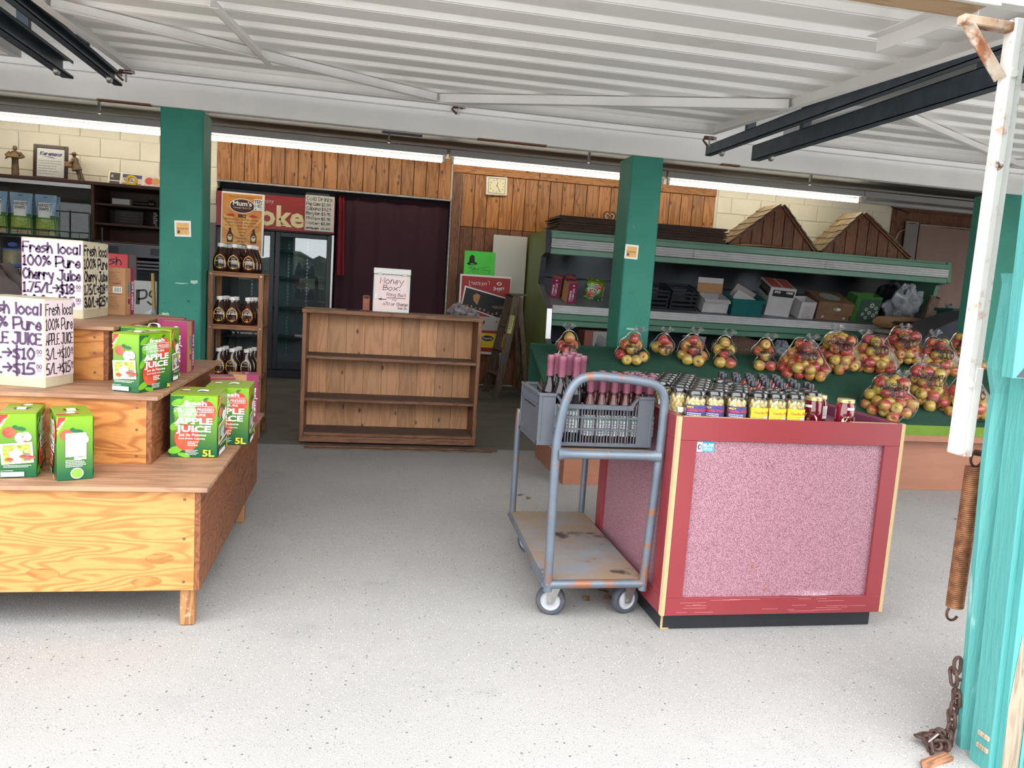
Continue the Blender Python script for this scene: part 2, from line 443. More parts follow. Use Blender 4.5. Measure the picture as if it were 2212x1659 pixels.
M_GREEN = mat('green_column_paint', rgb(58, 136, 118), rgb(50, 126, 110), sc=5, rough=0.6, spec=.3, bump=0.5, bsc=22, patch=((rgb(22, 60, 56), 30, 0.68, 0.74), (rgb(120, 170, 150), 9, 0.73, 0.77)))
M_TURQ = mat('turquoise_paint', rgb(84, 158, 154), rgb(76, 148, 146), sc=5, rough=0.5, bump=0.35, bsc=70, st=(1, 1, 0.12), patch=((rgb(190, 225, 218), 9, 0.66, 0.76), (rgb(150, 128, 104), 4, 0.68, 0.74)))
M_BLOCK = mat('cream_block_paint', rgb(242, 236, 218), rgb(234, 226, 206), sc=4, rough=0.6, bump=0.15, bsc=60, rnd=True)
M_LAV = mat('grey_lower_paint', rgb(160, 155, 158), rgb(146, 142, 146), sc=4, rough=0.6)
M_PLANK = wood('knotty_pine_plank', rgb(184, 124, 66), rgb(134, 78, 36), st=(9, 9, 1), sc=1.2, rings=7, rough=0.45, knots=5.0, streak=0.4, weather=(rgb(92, 50, 24), 7, 0.60, 0.72))
M_PLANK2 = wood('dark_pine_plank', rgb(140, 92, 62), rgb(104, 62, 40), st=(9, 9, 1), sc=1.6, rings=9, rough=0.5, knots=5.5, weather=(rgb(80, 48, 34), 6, 0.6, 0.75))
M_TRACK = mat('dark_green_track_steel', rgb(82, 92, 102), rgb(68, 78, 88), sc=14, rough=0.45, metal=0.2, patch=((rgb(110, 80, 62), 22, 0.72, 0.80),))
M_GALV = mat('galvanised_steel', rgb(190, 188, 184), rgb(150, 148, 146), sc=30, rough=0.35, metal=0.8)
M_RUST = mat('rusty_steel', rgb(112, 74, 56), rgb(70, 46, 40), sc=40, rough=0.75, metal=0.3, bump=0.4, bsc=120)
M_WRUST = mat('white_paint_over_rust', rgb(240, 236, 230), rgb(228, 224, 218), sc=9, rough=0.5, patch=((rgb(196, 130, 90), 9, 0.56, 0.66), (rgb(110, 74, 58), 20, 0.64, 0.70)))
M_FLAKE = mat('flaking_paint_on_rust', rgb(214, 204, 192), rgb(190, 150, 116), sc=16, rough=.7, patch=((rgb(158, 104, 74), 12, .46, .56), (rgb(96, 66, 54), 24, .60, .68)))
M_DARK = mat('dark_recess', rgb(38, 42, 52), rough=0.7)  # one even near-black colour for the recess and other dark backs

# ================================================================== ground, floor
def hdg(u, v):  # unseen hedge behind the camera, added to fill the cooler glass reflection
    X = -22+46*u; k = .5*math.sin(X*1.7)+.35*math.sin(X*3.9+1)+.2*math.sin(X*9.1)
    return (X, -15+.6*math.sin(X*2.3+5*v)-1.4*v, (2.0+.35*k)*v)
b = MB(); b.grid(hdg, 160, 10); o = b.build('added_hedge', mat('hedge_leaves', rgb(84, 96, 74), rgb(48, 56, 44), sc=4, rough=.8, bump=1, bsc=14), fix=False); tag(o, 'leafy hedge added out of view for the cooler glass to mirror', 'hedge')
b = MB(); b.box(-14, 16, -30, 5.58, -0.12, 0.0); struct('floor', b, M_ASPH, 'speckled grey asphalt floor running out to the open front')
b = MB(); b.box(-14, 16, 5.58, 12, -0.12, 0.004); struct('floor_back', b, M_SLAB, 'darker smooth concrete floor behind the bookshelf')
M_STRIP = wood('grey_old_board', rgb(122, 92, 72), rgb(84, 62, 50), st=(1, 9, 9), sc=2, rings=8, weather=(rgb(70, 58, 52), 8, 0.5, 0.7))
b = MB(); b.box(-0.34, 1.02, 5.50, 5.57, 0.0, 0.016, ch=0.004); b.box(-0.36, 0.98, 5.46, 5.502, 0.0, 0.009, ch=0.003)
struct('trim_1', b, M_STRIP, 'worn wooden threshold board on the floor before the bookshelf')

# ================================================================== back wall
wb = MB(); OX0, OX1, OZ = -1.64, 0.985, 2.195
wb.box(-6, OX0, 9.3, 9.5, 0, 2.75); wb.box(OX1, 10, 9.3, 9.5, 0, 2.75); wb.box(OX0, OX1, 9.3, 9.5, OZ, 2.75)
wall_back = struct('wall_back', wb, M_BLOCK, 'back wall of cream painted blocks partly clad in knotty pine')
b = MB(); b.box(-6, OX0-0.002, 9.28, 9.3, 0, 1.72); b.build('dado', M_LAV, wall_back)
blk = MB(); blk.box(-0.1965, 0.1965, -0.012, 0, -0.0965, 0.0965, ch=0.004); bo = None
def block(cx, cz, w=0.4):
    global bo
    if bo is None:
        bo = blk.build('block', M_BLOCK, wall_back, loc=(cx, 9.298, cz)); o = bo
    else: o = inst(bo, wall_back, (cx, 9.298, cz))
    if w != 0.4: o.scale.x = w/0.4
    return o
for r in range(5):
    cz = 1.82+0.2*r; sh = 0.2*(r % 2)
    x = -4.84-sh
    while x < OX0-0.05:
        a, c = x-0.2, min(x+0.2, OX0); 
        if c-a > 0.08: block((a+c)/2, cz, c-a)
        x += 0.4
    x = 4.53-sh
    while x < 6.8:
        a, c = max(x-0.2, 4.34), min(x+0.2, 6.8)
        if c-a > 0.08: block((a+c)/2, cz, c-a)
        x += 0.4
def plank_set(x0, x1, wd, z0, z1, m, yf=9.285, jitter=0.0):
    n = max(1, round((x1-x0)/wd)); wd = (x1-x0)/n; first = None
    for i in range(n):
        if first is None:
            p = MB(); p.box(-wd/2+0.003, wd/2-0.003, 0, 0.011, 0, z1-z0, ch=0.003)
            first = o = p.build('plank', m, wall_back, loc=(x0+wd/2, yf, z0))
        else: o = inst(first, wall_back, (x0+wd*(i+0.5), yf, z0))
        o.location.y += RD.uniform(-0.002, 0.002); o.location.z += RD.uniform(-jitter, jitter)
pb = MB(); pb.box(OX0, OX1-.02, 9.2965, 9.2995, OZ+.005, 2.66); pb.box(1.10, 4.31, 9.2965, 9.2995, .02, 2.52); pb.build('plank_backing', mat('dark_joint', rgb(44, 26, 16), rough=.9), wall_back)
plank_set(OX0, OX1-0.02, 0.146, OZ+0.005, 2.66, M_PLANK)
plank_set(1.10, 4.31, 0.152, 1.90, 2.51, M_PLANK, jitter=0.002)
plank_set(1.10, 4.31, 0.152, 0.02, 1.895, M_PLANK2)
M_PLANKH = wood('pine_board_flat', rgb(190, 128, 68), rgb(136, 80, 38), st=(1, 9, 9), sc=1.6, rings=9, rough=0.45, knots=5.0, weather=(rgb(98, 56, 28), 7, 0.62, 0.74))
for (a, c) in ((0.985, 2.02), (2.03, 4.31)):
    p = MB(); p.box(a, c, 9.270, 9.300, 2.515, 2.605, ch=0.004); p.build('plank', M_PLANKH, wall_back)
for (a, c, z0) in ((0.99, 1.09, 0.0),):
    p = MB(); p.box(a, c, 9.262, 9.300, z0, 2.51, ch=0.004); p.build('jamb', M_PLANK2, wall_back)
p = MB(); p.box(OX0, OX1+0.01, 9.276, 9.302, OZ-0.02, OZ+0.004, ch=0.003); p.box(OX1-0.012, OX1+0.004, 9.27, 9.36, 0, OZ-0.02, ch=0.003)
p.build('opening_edge', M_GALV, wall_back)
# brown panel on the right end of the back wall
M_BPAN = wood('brown_plywood_panel', rgb(124, 82, 64), rgb(96, 58, 46), st=(7, 7, 1), sc=1.2, rings=7)
p = MB(); p.box(6.82, 7.9, 9.265, 9.3, 0, 2.60, ch=0.003); p.box(7.904, 9.4, 9.265, 9.3, 0, 2.60, ch=0.003); p.box(6.86, 9.4, 9.245, 9.267, 2.45, 2.56, ch=0.004)
p.build('brown_panel', M_BPAN, wall_back)
# recess behind the opening
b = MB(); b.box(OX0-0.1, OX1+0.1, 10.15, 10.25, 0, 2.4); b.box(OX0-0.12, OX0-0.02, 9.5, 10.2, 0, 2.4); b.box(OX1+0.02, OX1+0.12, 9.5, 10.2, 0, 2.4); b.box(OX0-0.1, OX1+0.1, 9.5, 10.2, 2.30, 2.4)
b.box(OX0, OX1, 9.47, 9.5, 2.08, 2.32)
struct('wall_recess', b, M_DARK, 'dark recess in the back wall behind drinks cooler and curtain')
# side walls
b = MB(); b.box(-6.2, -6, 1.7, 9.5, 0, 2.8); struct('wall_left', b, M_BLOCK, 'cream painted side wall beyond the juice stand')
b = MB(); b.box(9.6, 9.8, 1.7, 9.5, 0, 2.8); struct('wall_right', b, M_BLOCK, 'cream painted side wall beyond the apple bins')

# ================================================================== ceilings
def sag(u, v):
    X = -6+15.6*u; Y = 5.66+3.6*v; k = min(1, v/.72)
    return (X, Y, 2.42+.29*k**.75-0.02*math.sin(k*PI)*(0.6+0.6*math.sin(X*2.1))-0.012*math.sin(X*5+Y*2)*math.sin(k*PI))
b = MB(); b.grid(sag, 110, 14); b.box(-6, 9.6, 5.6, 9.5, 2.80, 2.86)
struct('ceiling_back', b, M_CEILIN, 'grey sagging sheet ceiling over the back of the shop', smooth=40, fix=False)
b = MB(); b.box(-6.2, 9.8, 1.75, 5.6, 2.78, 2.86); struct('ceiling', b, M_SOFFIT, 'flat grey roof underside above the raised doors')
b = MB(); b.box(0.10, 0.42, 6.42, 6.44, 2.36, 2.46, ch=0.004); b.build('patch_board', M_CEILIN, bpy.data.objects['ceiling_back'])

# header beam on the green columns
b = MB(); b.box(-6, 9.6, 5.56, 5.64, 2.232, 2.395, ch=0.006); b.box(-6, 9.6, 5.60, 5.64, 2.395, 2.78); b.box(-6, 9.6, 5.585, 5.602, 2.40, 2.56, ch=0.004)
beam = struct('trim_2', b, M_WHITE, 'white painted header beam carried by the green columns')
M_BROWNW = mat('bare_brown_wood', rgb(120, 80, 60), rough=0.7)
b = MB()
for (a, c) in ((-1.72, -1.40), (0.75, 1.25), (2.6, 2.75)): b.box(a, c, 5.553, 5.60, 2.226, 2.236, ch=0.002)
b.build('bare_edge', M_BROWNW, beam)

# green columns
def column(x0, x1, y0, y1, label, n):
    b = MB(); b.box(x0, x1, y0, y1, 0, 2.235, ch=0.008)
    return struct(n, b, M_GREEN, label)
col1 = column(-1.345, -1.075, 5.58, 5.86, 'green painted square column beside the sauce bottle rack', 'column')
col2 = column(1.905, 2.15, 5.58, 5.86, 'green painted square column rising behind the sloped apple bin', 'column')
col3 = column(5.06, 5.5, 5.58, 5.86, 'green painted square column at the right end of the apple bin', 'column')
M_CHIP = mat('chipped_paint_patch', rgb(150, 186, 168), rgb(190, 205, 190), sc=30, rough=0.7)
M_SCUFF = mat('dark_scuff', rgb(26, 70, 64), rough=0.7)
for ob, X0, zs in ((col1, -1.345, ((0.20, 1.10, .05, .02), (0.02, 0.87, .05, .02), (0.10, 1.09, .09, .006), (0.08, .835, .12, .008))), (col2, 1.905, ((0.06, .955, .10, .012), (0.12, 0.72, .02, .03), (0.10, .62, .035, .025), (0.03, .515, .16, .012)))):
    d = Decal((X0, 5.58, 0), (1, 0, 0), (0, 0, 1)); r = random.Random(5)
    for (a, z, ww, hh) in zs:
        d.poly([(a+r.uniform(-.005, .005), z), (a+ww*.5, z-hh*.4), (a+ww, z+r.uniform(-.004, .004)), (a+ww*.9, z+hh), (a+ww*.4, z+hh*.8), (a+ww*.1, z+hh*.9)], M_CHIP)
    for i in range(26): a = r.uniform(.02, .22); z = r.uniform(.8, 1.25); d.rect(a, a+r.uniform(.003, .014), z, z+r.uniform(.001, .003), M_SCUFF)
    d.build('chipped_paint', ob)
# small payment stickers on the columns
M_STICK = mat('sticker_orange', rgb(240, 190, 110), rgb(225, 165, 80), sc=20, rough=0.4)
def sticker(p, label, rot=0.0):
    t = thing('payment_sticker', label, 'sticker', p)
    b = MB(); s_ = 0.052
    b.box(-s_, s_, -0.003, 0, -s_*1.02, s_*1.02, ch=0.002); b.build('backing', INK['white'], t, rot=(0, rot, 0))
    d = Decal((0, -0.003, 0)); d.rect(-.040, .040, -.040, .038, M_STICK); d.text('Interac', -.034, -.006, .017, INK['black'], w=.068)
    d.poly([(-.034, -.03), (-.022, -.034), (-.016, -.018), (-.026, -.008), (-.034, -.014)], flat('dkgrey', 70, 60, 50)); d.build('print', t, rot=(0, rot, 0))
p = oy(1364, 544, 5.577); sticker(p, 'white-framed orange Interac sticker on the column behind the apple bin', 0.03)
p = oy(395, 494, 5.577); sticker(p, 'white-framed orange Interac sticker on the column beside the sauce rack', -0.04)

# ================================================================== raised corrugated doors
def zdoor(Y): return 2.315-(5.02-Y)*0.042
def corr_door(name, x0, x1, label, braces):
    Y0, Y1 = 2.25, 5.02; root = bpy.data.objects.new(name, None); COL.objects.link(root); root['label'] = label; root['category'] = 'door'; root['kind'] = 'structure'
    b = MB(); prof = []; y = Y0
    while y < Y1-0.01:
        for (dy, dz) in ((0, 0), (0.075, 0), (0.095, 0.022), (0.155, 0.022), (0.175, 0.0), (0.185, 0.0), (0.190, 0.006), (0.196, 0)):
            if y+dy <= Y1: prof.append((y+dy, zdoor(y+dy)+0.062+dz))
        y += 0.255
    prof.append((Y1, zdoor(Y1)+0.062))
    for i in range(len(prof)-1):
        a, c = prof[i], prof[i+1]
        b.add([(x0, a[0], a[1]), (x1, a[0], a[1]), (x1, c[0], c[1]), (x0, c[0], c[1])], [(0, 1, 2, 3)])
    b.build('corrugated_sheet', M_SHEET, root, fix=False)
    def frame(nm, a, c, inward):
        m = MB(); a, c = Vector(a), Vector(c); iv = Vector(inward)*0.042
        m.extr([a, c, c+Vector((0, 0, .090)), a+Vector((0, 0, .090))], Vector(inward)*-0.003)
        m.extr([a, c, c+iv, a+iv], (0, 0, 0.003)); m.build(nm, M_WHITE, root)
    frame('frame_rail', (x0, Y1, zdoor(Y1)), (x1, Y1, zdoor(Y1)), (0, -1, 0)); frame('frame_rail', (x0, Y0, zdoor(Y0)), (x1, Y0, zdoor(Y0)), (0, 1, 0))
    frame('frame_stile', (x0, Y0, zdoor(Y0)), (x0, Y1, zdoor(Y1)), (1, 0, 0)); frame('frame_stile', (x1, Y0, zdoor(Y0)), (x1, Y1, zdoor(Y1)), (-1, 0, 0))
    for (a, c) in braces:
        A = Vector((a[0], a[1], zdoor(a[1])+0.004)); C = Vector((c[0], c[1], zdoor(c[1])+0.004)); d = (C-A).normalized(); s_ = Vector((-d.y, d.x, 0))
        m = MB(); m.extr([A, C, C+Vector((0, 0, .052)), A+Vector((0, 0, .052))], s_*0.003); m.extr([A, C, C+s_*0.036, A+s_*0.036], (0, 0, .003))
        for t in (0.03, 0.05):
            q = A.lerp(C, 1-t)+Vector((0, 0, .028)); m.tube([q-s_*0.005, q+s_*0.001], 0.007, 8)
        m.build('brace', M_WHITE, root)
    return root
d1 = corr_door('door_1', -1.40, 2.275, 'white corrugated overhead door raised flat above the stands', [((0.40, 4.98), (-1.38, 3.86)), ((0.42, 4.98), (2.25, 4.04)), ((-0.55, 4.52), (-0.66, 3.50))])
corr_door('door_2', 2.78, 6.4, 'white corrugated overhead door raised above the apple bin bay', [((4.6, 4.98), (2.8, 3.9)), ((4.6, 4.98), (6.38, 3.9))])
corr_door('door_3', -5.6, -1.95, 'white corrugated overhead door raised above the left-hand bay', [((-3.8, 4.98), (-5.58, 3.9)), ((-3.8, 4.98), (-1.97, 3.9))])
# wooden bottom rail of the near door, with metal angle and its foil-white face
M_TAN = wood('tan_rail_wood', rgb(206, 176, 142), rgb(180, 146, 110), st=(1, 8, 8), sc=2, rings=6, knots=3)
b = MB(); pe = oy(2140, 22, 2.27)
b.box(-1.4, pe.x-0.03, 2.245, 2.36, pe.z, pe.z+0.038, 0, 0.004); b.box(-1.4, pe.x, 2.225, 2.244, pe.z-0.002, pe.z+0.075, 1, 0.002)
b.build('bottom_rail', [M_TAN, M_WRUST], d1)
A = oz(1892, 112, 2.19); C = oz(2112, 32, 2.17)
b = MB(); d_ = (C-A).normalized(); s_ = Vector((-d_.y, d_.x, 0))
b.extr([A, C, C+Vector((0, 0, .05)), A+Vector((0, 0, .05))], s_*0.004); b.extr([A+Vector((0, 0, .05)), C+Vector((0, 0, .05)), C+Vector((0, 0, .05))-s_*0.045, A+Vector((0, 0, .05))-s_*0.045], (0, 0, .004))
b.build('slotted_angle', M_WHITE, d1)
# door tracks: thing per track
def track(name_label, x, y0, y1, z, hgt, wd):
    t = thing('door_track', name_label, 'track', (x, y1, z))
    b = MB(); L = y0-y1; h = hgt/2
    b.box(-wd/2, -wd/2+.004, 0, L, -h, h); b.box(-wd/2, wd/2, 0, L, h-.004, h); b.box(-wd/2, wd/2, 0, L, -h, -h+.004)
    b.box(wd/2-.004, wd/2, 0, L, h-.016, h); b.box(wd/2-.004, wd/2, 0, L, -h, -h+.016); b.build('channel', M_TRACK, t)
    for y_ in (L-.62, 1.0): b = MB(); b.box(-.027, .027, y_, y_+.04, h, 2.78-z); b.build('hanger', M_TRACK, t)
    b = MB(); b.lathe([(0, -.012), (.022, -.012), (.026, -.006), (.026, .006), (.022, .012), (0, .012)], 14, X=Matrix.Translation((0.01, L-.20, -h-.005)) @ Matrix.Rotation(PI/2, 4, 'Y')); b.build('roller', M_GALV, t, smooth=40)
    return t
track('dark steel track along the right edge of the raised near door', 2.37, 5.30, 2.05, 2.262, 0.07, 0.045)
track('wider dark steel track beyond the raised near door', 2.62, 5.08, 2.05, 2.235, 0.10, 0.06)
track('dark steel track along the left edge of the raised near door', -1.49, 5.20, 2.05, 2.29, 0.07, 0.045)
track('wider dark steel track at the left of the raised near door', -1.74, 5.12, 2.05, 2.30, 0.10, 0.06)
# latches hanging under the beam
def latch(p, label):
    t = thing('door_latch', label, 'latch', p)
    b = MB(); b.box(-.035, .035, -.02, 0, -.01, .012, ch=.003); b.tube([(-.03, -.012, 0), (-.045, -.02, -.02), (-.03, -.02, -.035), (-.01, -.015, -.05)], .007, 8); b.build('hook', M_RUST, t, smooth=40)
    b = MB(); b.tube([(-.01, -.012, .002), (.05, -.012, .002)], .009, 10); b.box(.0, .008, -.02, -.006, -.055, .0); b.build('bolt', M_GALV, t, smooth=40)
latch(oy(990, 232, 5.575), 'small rusty door latch under the middle of the raised door')
latch(Vector((2.24, 5.03, 2.29)), 'small rusty door latch at the corner by the dark tracks')
latch(Vector((-1.40, 5.03, 2.30)), 'small rusty door latch beside the left-hand dark track')
# conduit + fluorescent lights
t = thing('ceiling_conduit', 'thin pale conduit pipe running above the fluorescent lights', 'pipe', (0, 8.15, 2.60))
b = MB(); b.tube([(-5.9, 0, 0), (9.5, 0, 0)], .013, 10); b.build('pipe', mat('cream_pipe', rgb(165, 160, 152), rough=.5), t, smooth=40)
b = MB()
for X in (-2.5, 0.2, 2.3, 4.9): b.box(X-.01, X+.01, -.018, .018, -.018, .1)
b.build('clamp', M_GALV, t)
M_TUBE = emit('lit_fluorescent_tube', (1.0, 0.91, 0.74, 1), 7.5)
M_TUBEOFF = mat('unlit_tube', rgb(190, 192, 196), rough=.2); M_BAT = mat('light_batten_enamel', rgb(180, 180, 180), rough=.4)
def light(x0, x1, label, lit=True):
    t = thing('fluorescent_light', label, 'light', (x0, 8.6, 2.53))
    L = x1-x0; b = MB(); b.box(-.03, L+.03, -.055, .13, .045, .115, ch=.004); b.build('batten', M_BAT, t)
    b = MB(); b.tube([(.02, 0, 0), (L-.02, 0, 0)], .024, 12); b.build('tube', M_TUBE if lit else M_TUBEOFF, t, smooth=40)
    for X in (0.0, L):
        b = MB(); b.box(X-.018, X+.018, -.016, .016, -.022, .05, ch=.003); b.build('socket', M_BAT, t)
    b = MB()
    for X in (L*.2, L*.8): b.box(X-.006, X+.006, .03, .04, .12, .16)
    b.build('bracket', M_GALV, t)
light(-4.05, -1.66, 'lit fluorescent tube light above the brown wall cabinet')
light(-1.60, 0.80, 'lit fluorescent tube light above the drinks cooler and dark curtain')
light(0.90, 3.31, 'lit fluorescent tube light above the wall clock')
light(3.39, 5.84, 'lit fluorescent tube light above the small shingled gables')
light(5.91, 8.3, 'unlit fluorescent tube light above the pink curtain', False)

# ================================================================== right front post, strut, spring, chain
def lean(z): return 1.692-.042*z          # the old post leans a little
b = MB(); L0, L1 = lean(0), lean(2.75)
b.extr([(L0, 1.635, 0), (L0, 1.70, 0), (L1, 1.70, 2.75), (L1, 1.635, 2.75)], (.60, 0, 0))
post = struct('wall_front', b, M_TURQ, 'turquoise painted leaning timber post framing the open front')
M_GREYW = wood('bare_grey_wood', rgb(176, 160, 140), rgb(128, 112, 96), st=(9, 9, 1), sc=2, rings=8)
zb_ = 1.065
b = MB(); b.extr([(1.556, 1.600, zb_), (2.2, 1.600, zb_), (2.2, 1.600, 2.7), (1.500, 1.600, 2.7)], (0, .033, 0)); b.build('cladding_board', M_TURQ, post)
d = Decal((0, 1.600, 0), (1, 0, 0), (0, 0, 1)); d.poly([(1.566, zb_+.002), (1.70, zb_+.002), (1.70, zb_+.11), (1.62, zb_+.085), (1.598, zb_+.065), (1.588, zb_+.03)], flat('charred', 58, 58, 66)); d.build('scorch_mark', post)
for (o0, o1) in ((.02, .075), (.079, .30), (.304, .58)):
    b = MB(); b.extr([(lean(0)+o0, 1.617, 0), (lean(0)+o1, 1.617, 0), (lean(zb_)+o1, 1.617, zb_), (lean(zb_)+o0, 1.617, zb_)], (0, .0175, 0)); b.build('front_board', M_TURQ, post)
d = Decal((0, 1.617, 0), (1, 0, 0), (0, 0, 1)); x_ = lean(0)+.02
d.poly([(x_+.001, .003), (x_+.053, .003), (x_+.050, .12), (x_+.043, .20), (x_+.030, .26), (x_+.018, .33), (x_+.004, .40), (x_-.006, .2)], M_GREYW); d.poly([(x_+.07, .003), (x_+.20, .003), (x_+.14, .05), (x_+.11, .07), (x_+.09, .16), (x_+.066, .12)], M_GREYW); d.build('bare_wood_patch', post)
for z_ in (.05, .085): b = MB(); b.box(lean(0)-.008, lean(0)+.004, 1.640, 1.680, z_, z_+.014, ch=.002); b.build('splinter', M_GREYW, post)
# bent steel strip on the back corner of the post
pl = [(2172, 590), (2175, 612), (2160, 700), (2141, 795), (2149, 850), (2139, 905), (2128, 1000), (2110, 1200), (2092, 1400), (2078, 1560), (2072, 1640)]
P3 = [oy(x, y, 1.745) for x, y in pl]
b = MB()
for i in range(len(P3)-1):
    a, c = P3[i], P3[i+1]
    b.add([a, c, (c.x+.034, 1.725, c.z), (a.x+.034, 1.725, a.z)], [(0, 1, 2, 3)]); b.add([a, c, (c.x+.004, 1.765, c.z), (a.x+.004, 1.765, a.z)], [(0, 1, 2, 3)])
b.add([P3[-1], (P3[-1].x, P3[-1].y, 0), (P3[-1].x+.034, 1.725, 0), (P3[-1].x+.034, 1.725, P3[-1].z)], [(0, 1, 2, 3)])
b.add([P3[-1], (P3[-1].x, P3[-1].y, 0), (P3[-1].x+.004, 1.765, 0), (P3[-1].x+.004, 1.765, P3[-1].z)], [(0, 1, 2, 3)])
o = b.build('steel_edge_strip', M_TURQ, post, fix=False)
# white door arm
SY = 1.85; pt = oy(2190, 60, SY); pb = oy(2082, 980, SY); sx = (pt.x+pb.x)/2
arm = thing('steel_strut', 'white rust-edged steel strut hanging beside the turquoise post', 'strut', (sx, SY, pb.z))
H = pt.z-pb.z
b = MB(); b.box(-.026, -.0015, -.02, .02, 0, H+.02, ch=.003); b.box(.0015, .022, -.014, .024, .24, H+.02, ch=.003); b.build('channel', M_WRUST, arm)
b = MB(); b.box(.0005, .027, -.018, .027, -.006, .245, ch=.003); b.build('sleeve', M_WRUST, arm)
for z in (.20, H-.12): b = MB(); b.lathe([(0, -.006), (.009, -.006), (.011, 0), (.011, .004)], 10, X=Matrix.Translation((-.016, -.022, z)) @ Matrix.Rotation(PI/2, 4, 'X')); b.build('bolt_head', M_WRUST, arm, smooth=40)
A = oy(2163, 168, SY)-Vector((sx, SY, pb.z)); C = oy(2088, 40, SY)-Vector((sx, SY, pb.z))
b = MB(); b.bar(A, C, .005, .030, up=(0, 1, 0)); b.bar(A+Vector((-.010, .0, -.005)), C+Vector((-.010, 0, -.005)), .022, .005, up=(0, 1, 0)); b.build('diagonal_brace', M_FLAKE, arm)
b = MB(); E1 = oy(2075, 42, SY)-Vector((sx, SY, pb.z)); E2 = oy(2190, 62, SY)-Vector((sx, SY, pb.z)); b.bar(E1, E2, .030, .024, ch=.003); b.build('top_bracket', M_FLAKE, arm)
# spring
sp0 = oy(2098, 1000, SY+.02); sp1 = oy(2090, 1325, SY+.02); r = .0215
spring = thing('coil_spring', 'long rusty coil spring hanging below the white door arm', 'spring', (sp0.x+.012, SY+.02, sp1.z))
Ls = sp0.z-sp1.z; turns = 72; pts = []
for i in range(turns*14+1):
    a = 2*PI*i/14; pts.append((r*math.cos(a), r*math.sin(a), .02+(Ls-.03)*i/(turns*14)))
b = MB(); b.tube(pts, .0031, 6); b.build('coil', mat('rusty_spring', rgb(168, 118, 80), rgb(104, 64, 44), sc=35, rough=.55, metal=.4), spring, smooth=60)
b = MB(); b.tube([(r*.9*math.cos(a)+.004, 0, Ls+.012+r*math.sin(a)*1.05) for a in [2*PI*i/20 for i in range(20)]], .0038, 8, closed=True); b.build('top_hook', M_RUST, spring, smooth=60)
b = MB(); b.tube([(r*.9*math.cos(a)-.004, 0, .002+r*math.sin(a)) for a in [PI*.75+PI*1.1*i/14 for i in range(15)]], .0038, 8); b.build('bottom_hook', M_RUST, spring, smooth=60)
b = MB(); b.tube([(.0, .004, Ls+.03), (.09, -.005, Ls+.02)], .009, 10); b.build('anchor_rod', M_RUST, spring, smooth=40)
# chain
M_CHAIN = mat('chain_rust', rgb(104, 78, 68), rgb(66, 50, 48), sc=60, rough=.7, metal=.4, bump=.3, bsc=200)
ch0 = oy(2071, 1440, 1.75); chain = thing('chain', 'rusty chain hanging down the post into a heap on the asphalt', 'chain', (ch0.x, ch0.y, 0))
lk = MB(); lp = []
for i in range(16):
    a = 2*PI*i/16; lp.append((.0125*math.cos(a), 0, .0125*math.sin(a)+(.0125 if math.sin(a) >= 0 else -.0125)))
lk.tube(lp, .0047, 8, closed=True); lko = None
def link(p, rot):
    global lko
    if lko is None: lko = lk.build('link', M_CHAIN, chain, p, rot, smooth=60)
    else: inst(lko, chain, p, rot)
path = [(2068, 1438), (2060, 1462), (2071, 1486), (2066, 1508), (2061, 1530), (2056, 1553), (2053, 1578), (2048, 1602), (2044, 1622)]
for i, (x, y) in enumerate(path):
    q = oy(x, y, 1.765)-Vector(chain.location); q.z = max(q.z, .02); link(q, (0, RD.uniform(-.1, .3), (PI/2 if i % 2 else 0.15)))
for i in range(11):
    q = oz(2008+RD.uniform(-14, 34), 1606+RD.uniform(-8, 10), .012)-Vector(chain.location); q.z = .014+.016*RD.random()
    link(q, (RD.uniform(0, 3), RD.uniform(0, 3), RD.uniform(0, 3)))
b = MB(); q = oz(2016, 1595, .04)-Vector(chain.location); b.tube([q+Vector((-.014, 0, -.01)), q+Vector((.014, 0, .012))], .003, 8); b.build('ring', M_GALV, chain, smooth=50)
p = oz(2018, 1648, 0)
sc_ = thing('wood_offcut', 'broken strip of brown wood lying on the asphalt by the chain', 'wood', p, .30)
b = MB(); b.extr([(-.07, -.012, 0), (.06, -.016, 0), (.065, .012, 0), (-.04, .014, 0)], (0, 0, .012)); b.build('strip', wood('offcut_wood', rgb(168, 122, 92), rgb(110, 70, 50), st=(1, 9, 9), sc=3, rings=8), sc_)
def bw(b, name, mats, parent, **k):          # build in world coordinates under an unrotated parent
    o = b.build(name, mats, parent, **k); o.location = -Vector(parent.location); return o
def dw(d, name, parent):
    o = d.build(name, parent); o.location = -Vector(parent.location); return o
# ================================================================== plywood tiers with juice
M_PLYF = wood('plywood_golden', rgb(200, 146, 84), rgb(164, 106, 52), st=(1, 5.0, 5.0), sc=1.25, rings=24, rough=.45, rnd=False, streak=.45, amt=.8)
M_PLYS = wood('plywood_brown', rgb(140, 84, 48), rgb(92, 50, 30), st=(4, 1, 4), sc=1.6, rings=20, rough=.5, rnd=False)
M_PLY2 = wood('plywood_amber', rgb(206, 140, 74), rgb(152, 86, 40), st=(1, 4.5, 4.5), sc=1.7, rings=12, rough=.45, rnd=False, weather=(rgb(150, 88, 44), 5, .6, .66))
M_PLYT = wood('plywood_worn_top', rgb(176, 134, 104), rgb(140, 100, 76), st=(1, 6, 6), sc=1.6, rings=6, rough=.6, rnd=False, weather=(rgb(120, 100, 90), 6, .55, .75))
M_LEGW = wood('weathered_leg', rgb(170, 122, 76), rgb(112, 72, 44), st=(9, 9, 1), sc=2, rings=6, weather=(rgb(190, 165, 135), 9, .6, .7))
M_SCREW = mat('screw_head', rgb(130, 100, 80), rough=.4, metal=.6)
